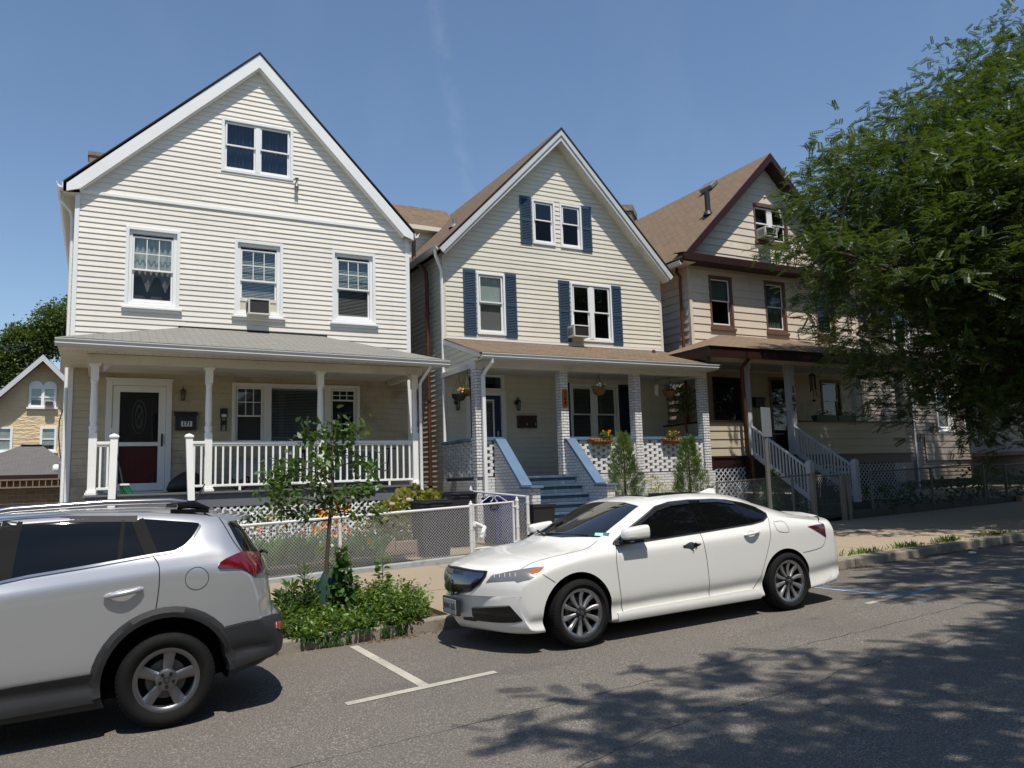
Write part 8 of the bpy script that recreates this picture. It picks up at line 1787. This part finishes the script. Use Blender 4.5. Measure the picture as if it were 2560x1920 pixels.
# weeds filling the tree pit, spilling over the kerb (nobody could count them)
rg = np.random.default_rng(12); n = 1500; x = rg.uniform(1.5, 3.5, n); y = rg.uniform(8.44, 10.3, n); keep = ((x-2.5)/1.0)**2+((y-9.25)/.98)**2 < 1.05+.15*np.sin(5*x)*np.cos(4*y); x, y = x[keep], y[keep]; n = len(x)
hgt = .13+.09*np.sin(4.1*x+1)*np.sin(3.7*y)+.06*np.sin(9*x+2*y)+.16*np.exp(-((x-3.15)/.5)**2-((y-9.3)/.6)**2)+rg.uniform(-.03, .09, n); hgt = np.clip(hgt, .07, .5); hgt *= np.clip((y-8.25)/.45, .45, 1); K = 15; s_ = np.tile(np.linspace(.12, 1, K), (n, 1)); lean = rg.normal(0, .16, (n, 2)); lean[:, 1] -= .25*np.clip(8.8-y, 0, .4)
pos = np.stack([x[:, None]+lean[:, 0:1]*s_*hgt[:, None]*2+rg.normal(0, .022, (n, K)), y[:, None]+lean[:, 1:2]*s_*hgt[:, None]*2+rg.normal(0, .022, (n, K)), (zwalk(x, y)-.03)[:, None]+s_*hgt[:, None]], 2)
dr = rg.normal(0, 1, (n, K, 3)); dr[:, :, 2] = np.abs(dr[:, :, 2])*.5+.1; pick = rg.random(n) < .72
for sel, m_, lb in ((pick, 'leaf_weed', 'bright green weeds filling the kerb tree pit'), (~pick, 'leaf_weed_dark', 'darker weeds mixed through the kerb tree pit')):
    q_ = pos[sel].reshape(-1, 3); tag(leafset('weeds', m_, len(q_), q_, dr[sel].reshape(-1, 3), .056, None, 13, .42), lb, 'weeds', kind='stuff')
n = 420; x = rg.uniform(1.9, 3.1, n); z0_ = .10+.022*x; k_ = rg.random(n); pos = np.stack([x+.03*np.sin(30*x), 8.435-.02*rg.random(n), z0_-.14*k_*(np.sin(9*x)*.5+.5)], 1); W_ = leafset('weeds', 'leaf_weed_dark', n, pos, np.stack([rg.normal(0, .3, n), -np.ones(n)*.3, -np.ones(n)], 1), .06, None, 14, .3); tag(W_, 'thin trailing weeds hanging over the kerb face', 'weeds', kind='stuff')
def stalk(label, x, y, z, h, m, seed, spiky=False, n=70, lean=0.):
    t = thing('weed', label, 'weed', (x, y, z), 'tall weeds in the kerb tree pit'); rg = np.random.default_rng(seed); b = MB(); top = Vector((x+lean, y, z+h)); b.tube([(x, y, z), (x+lean*.4, y, z+h*.5), top], [.008, .006, .003], 5); b.build('stem', 'leaf_weed_dark', t)
    s_ = np.sort(rg.random(n))**.8; a = np.arange(n)*2.4; rad = (.03+.10*(1-s_)) if not spiky else (.01+.03*(1-s_)); pos = np.stack([x+lean*s_**2+rad*np.cos(a)*.4, y+rad*np.sin(a)*.4, z+h*(.15+.85*s_)], 1)
    leafset('leaves', m, n, pos, np.stack([np.cos(a), np.sin(a), .35+.5*s_*np.ones(n) if spiky else .15*np.ones(n)], 1), (.13 if spiky else .10), t, seed+1, .2 if spiky else .55)
stalk('tallest spiky dark weed left of the watering bag', 2.16, 9.35, .14, .60, 'leaf_weed_dark', 70, True, 90); stalk('shorter spiky weed at the left edge of the tree pit', 2.02, 9.3, .13, .44, 'leaf_weed_dark', 72, True, 80, -.03); stalk('small spiky weed just behind the grey car bumper', 1.86, 9.2, .13, .36, 'leaf_weed_dark', 74, True, 70); stalk('tall pale broad leaved weed at the right of the tree pit', 3.09, 9.3, .15, .66, 'leaf_weed', 76, False, 85); stalk('low spiky weed between bag and spiky stems', 2.30, 9.55, .14, .40, 'leaf_weed_dark', 78, True, 70); stalk('slender weed right behind the watering bag', 2.82, 9.7, .15, .42, 'leaf_weed', 80, False, 50)
# grass tufts and dead leaves along the kerb
rg = np.random.default_rng(20); X = []; 
for cx, sx, k in ((10.0,.22,300),(8.9,.12,70),(11.0,.2,110),(12.1,.2,140),(13.2,.2,170),(14.6,.3,90),(9.35,.06,40),(16.4,.4,80)): X.append(np.stack([rg.normal(cx, sx, k), 8.68+np.abs(rg.normal(0, .07, k)), np.zeros(k)], 1))
pos = np.concatenate(X); pos[:, 2] = zwalk(pos[:, 0], pos[:, 1])-.01; n = len(pos); bl = (np.array([[0, .05, 0], [0, -.05, 0], [.6, -.03, .0], [1, 0, -.18], [.6, .03, 0]]), np.array([[0, 1, 2, 3, 4]])); d = np.stack([rg.normal(0, .5, n), rg.normal(0, .5, n), np.ones(n)], 1)
tag(scatter('grass', bl, pos, d, rg.uniform(.05, .15, n), 'grass', None, rg, .8), 'green grass tufts growing along the kerb top', 'grass', kind='stuff')
n = 900; x = np.concatenate([rg.normal(9.6, .6, 250), rg.normal(13.2, 1.2, 450), rg.normal(2.95, .3, 90), rg.uniform(4, 16, 110)]); y = 8.42-np.abs(rg.normal(0, .06, n)); pos = np.stack([x, y, zroad(x, y)+.008], 1); tag(leafset('leaves', 'dead_leaf', n, pos, np.stack([rg.normal(0, 1, n), rg.normal(0, 1, n), rg.normal(0, .15, n)], 1), .04, None, 22, .5, .3), 'brown dead leaves gathered in the gutter', 'leaf litter', kind='stuff')
# bits of litter in the gutter
tag(foliage_mesh('leaves', 'leaf_sapling', 1, lambda g: (Vector((9.0, 12.0, -2)), (1, 0, 0)), .02), 'x', 'x') if 0 else None
# ---- front garden of the white house
bed = MB(); bed.prism([(-1, 13.2, .26), (5.0, 13.2, .44), (5.0, 15.5, .48), (-1, 15.5, .32)], (0, 0, .03)); struct(bed.build('flower_bed', 'soil'))
ed = thing('bed_edging', 'pinkish stone edging along the flower bed behind the fence', 'edging', (3, 13.9, .4)); b = MB()
for i in range(14): b.box(-.2+i*.42, .21+i*.42, 13.80, 13.95, .28, .50+.011*i+.01*(i % 2))
b.build('stone', 'stone_edge', ed, bevel=.015)
def bush(name, label, cat, lobes, n, m, size, seed, asp=.55, base=None, group=None, stems=True):
    t = thing(name, label, cat, base or (lobes[0][0], lobes[0][1], lobes[0][2]-lobes[0][5]), group); rg = np.random.default_rng(seed); P, D = lobes_points(lobes, n, rg, .35)
    leafset('leaves', m, n, P, D+rg.normal(0, .5, (n, 3)), size, t, seed+1, asp)
    if stems:
        b = MB(); bx = Vector(t.location)
        for i in range(7): q = Vector(P[i*(n//8)]); b.tube([bx+Vector((rg.normal(0, .04), rg.normal(0, .04), 0)), bx.lerp(q, .5)+Vector((0, 0, .05)), q], .006, 5)
        b.build('stem', 'bark_young', t)
    return t
t = bush('hydrangea', 'yellow green hydrangea bush beside the corner of the white porch', 'shrub', [(5.0,14.5,1.08,.38,.35,.32),(5.45,14.6,1.22,.42,.38,.36),(5.85,14.6,1.20,.30,.3,.28),(5.3,14.4,.85,.5,.35,.3),(4.75,14.45,.9,.28,.3,.25)], 1250, 'leaf_hydrangea', .12, 31, .75, (5.3, 14.5, .45))
M['hydrangea_head'] = mat('hydrangea_head', rgb('b8a386'), .8, .2, 40, .1, 4, .5, 60)
for i, (hx, hy, hz) in enumerate(((5.02,14.2,1.12),(4.92,14.2,1.30),(5.38,14.2,1.28),(5.72,14.3,1.26),(5.25,14.2,1.36))):
    b = MB(); b.lathe([(.0, -.05), (.05, -.035), (.065, .0), (.05, .04), (.0, .055)], (hx, hy, hz), 10); b.build('flower_head', 'hydrangea_head', t, smooth=60)
def daisies(label, pts, seed, y0):
    t = thing('coneflower', label, 'flower plant', (pts[0][0], pts[0][1], .45), 'orange flowers behind the wire fence'); b = MB(); rg = np.random.default_rng(seed)
    for p in pts: b.tube([(p[0]+rg.normal(0, .05), p[1]+.05, .45), (p[0], p[1]+.02, (p[2]+.45)/2), p], .006, 5)
    b.build('stem', 'leaf_weed_dark', t); flowers('flower', t, pts, 'petal_orange', .068, True); n = 120; q = np.array(pts)[rg.integers(0, len(pts), n)]; q[:, 2] = .45+(q[:, 2]-.45)*rg.random(n); q[:, :2] += rg.normal(0, .07, (n, 2)); leafset('leaves', 'leaf_weed', n, q, rg.normal(0, 1, (n, 3)), .10, t, seed+1, .4)
nf = lambda L_, Y=14.0: [tuple(U('n', x, y, Y=Y)) for x, y in L_]
daisies('clump of orange coneflowers above the fence rail behind the sapling', nf([(935,1085),(885,1125),(950,1140),(1080,1050),(1195,1055),(1150,1080),(1040,1130)]), 90, 14); daisies('orange coneflowers low behind the wire left of the middle post', nf([(815,1290),(850,1300),(910,1255),(965,1245),(1060,1225),(1048,1345),(1128,1265),(1205,1310)], 13.7), 92, 13.7); daisies('pair of orange coneflowers near the pavement wall', nf([(1290,1495),(1420,1425),(1438,1495)], 13.5), 94, 13.5); daisies('single orange coneflower stems right of the sapling trunk', nf([(1305,1190),(1320,1345)], 13.7), 96, 13.7)
for i, (px_, py_, h0, m_, col, lb) in enumerate(((560,1150,.45,'leaf_weed_dark','petal_pink','rose bush with pink blooms before the white lattice'),(90,1050,.4,'leaf_sapling','petal_white','leafy white flowering shrub before the lattice near the grey car'),(330,1120,.4,'leaf_weed','petal_peach','loose pale plant before the lattice left of the rose bush'))):
    c_ = U('n', px_+(150 if i == 0 else 0), py_, Y=14.6); t = bush('garden_shrub', lb, 'shrub', [(c_.x, 14.6, .85, .32, .3, .42), (c_.x+.12, 14.6, 1.15, .2, .2, .25)], 330, m_, .075, 100+i, .5, (c_.x, 14.6, .45)); flowers('flower', t, [(c_.x+rnd.uniform(-.3, .3), 14.3, rnd.uniform(.8, 1.3)) for _ in range(6)], col, .04)
for i, px_ in enumerate((320, 560, 720, 1300, 1450)):
    c_ = U('n', px_, 1450, Y=13.6); rg = np.random.default_rng(110+i); t = thing('ornamental_grass', ['pale grassy plant behind the wire nearest the grey car', 'silvery grass clump behind the wire left of the sapling', 'narrow silvery grass clump close to the sapling trunk', 'pale leafy clump behind the wire right of the sapling', 'pale leafy clump behind the wire below the hydrangea'][i], 'plant', (c_.x, 13.6, .42), 'pale plants behind the wire fence'); n = 150
    pos = np.stack([c_.x+rg.normal(0, .10, n), 13.6+rg.normal(0, .08, n), np.full(n, .42)], 1); d = np.stack([rg.normal(0, .45, n), rg.normal(0, .45, n), np.ones(n)], 1); scatter('blades', bl, pos, d, rg.uniform(.25, .55, n), 'grass', t, rg, .8)
# ---- planting before the brick porch
def cypress(label, x, y, z0, z1, r, n, seed, m='leaf_cypress'):
    t = thing('cypress_shrub', label, 'shrub', (x, y, z0), 'conical evergreens before the brick porch'); rg = np.random.default_rng(seed); b = MB(); b.tube([(x, y, z0), (x, y, z1-.15)], [.04, .01], 7); b.build('trunk', 'bark', t)
    s_ = rg.random(n)**1.25; a = rg.random(n)*2*np.pi; rr = r*(1-s_)**.75*(.35+.65*rg.random(n)**.5)*(1+.25*np.sin(3*a+9*s_))+.02; pos = np.stack([x+rr*np.cos(a), y+rr*np.sin(a), z0+(z1-z0)*(.03+.93*s_)], 1); d = np.stack([np.cos(a)*.6, np.sin(a)*.6, np.full(n, 1.1)], 1)+rg.normal(0, .25, (n, 3))
    scatter('foliage', frond(6, 1., .12, .1), pos, d, rg.uniform(.09, .19, n), m, t, rg, .9)
cypress('conical evergreen with yellowing side left of the right brick bay', 10.40, 14.3, .55, 2.64, .52, 1600, 130); cypress('conical evergreen in front of the rightmost brick bay', 12.26, 14.3, .55, 2.54, .52, 1600, 132)
bush('golden_shrub', 'small golden yellow shrub between the two conical evergreens', 'shrub', [(11.35,14.2,1.15,.35,.3,.35),(11.15,14.2,1.45,.15,.15,.25)], 420, 'leaf_gold', .07, 140, .45, (11.3, 14.2, .5))
bush('green_shrub', 'light green climbing bush at the foot of the brown downspout', 'shrub', [(14.75,14.3,1.05,.35,.3,.35),(15.05,14.4,1.35,.2,.2,.35)], 380, 'leaf_weed', .10, 142, .7, (14.8, 14.3, .6)); bush('dark_shrub', 'dark low evergreen bush behind the weathered gate', 'shrub', [(14.75,13.5,.75,.5,.3,.30),(15.5,13.45,.70,.6,.3,.28),(15.9,13.6,.8,.4,.3,.3)], 800, 'leaf_weed_dark', .08, 144, .4, (15, 13.5, .5))
bush('ground_cover', 'dark ivy covering the yard behind the shaded wire fence', 'plant', [(18.5,14,.85,1.6,.6,.35),(21,14,.9,1.6,.6,.4),(24.5,14.2,1.0,2,.7,.5),(22.4,14,1.3,.3,.3,.3)], 1500, 'leaf_weed_dark', .11, 146, .7, (20, 14, .6)); bush('climbing_rose', 'leafy climber on the far grey porch stair post', 'plant', [(30.0,15.8,2.2,.25,.2,.8),(30.4,15.6,1.5,.6,.3,.4)], 300, 'leaf_weed', .10, 148, .6, (30, 15.8, .8))
bush('shrub', 'bright green sprig behind the far shaded gate', 'plant', [(22.6,13.7,1.35,.22,.2,.35)], 90, 'leaf_weed', .11, 150, .6, (22.6, 13.7, .7))
t = thing('paper_scrap', 'white crumpled paper lying in the gutter at right', 'litter', (13.9, 8.1, .25)); p_ = U('t', 1880, 215, Z=.24); b = MB(); b.lathe([(.0, 0), (.06, .008), (.055, .03), (.0, .04)], (p_.x, p_.y, zroad(p_.x, p_.y)+.004), 7); b.build('paper', 'number_white', t)
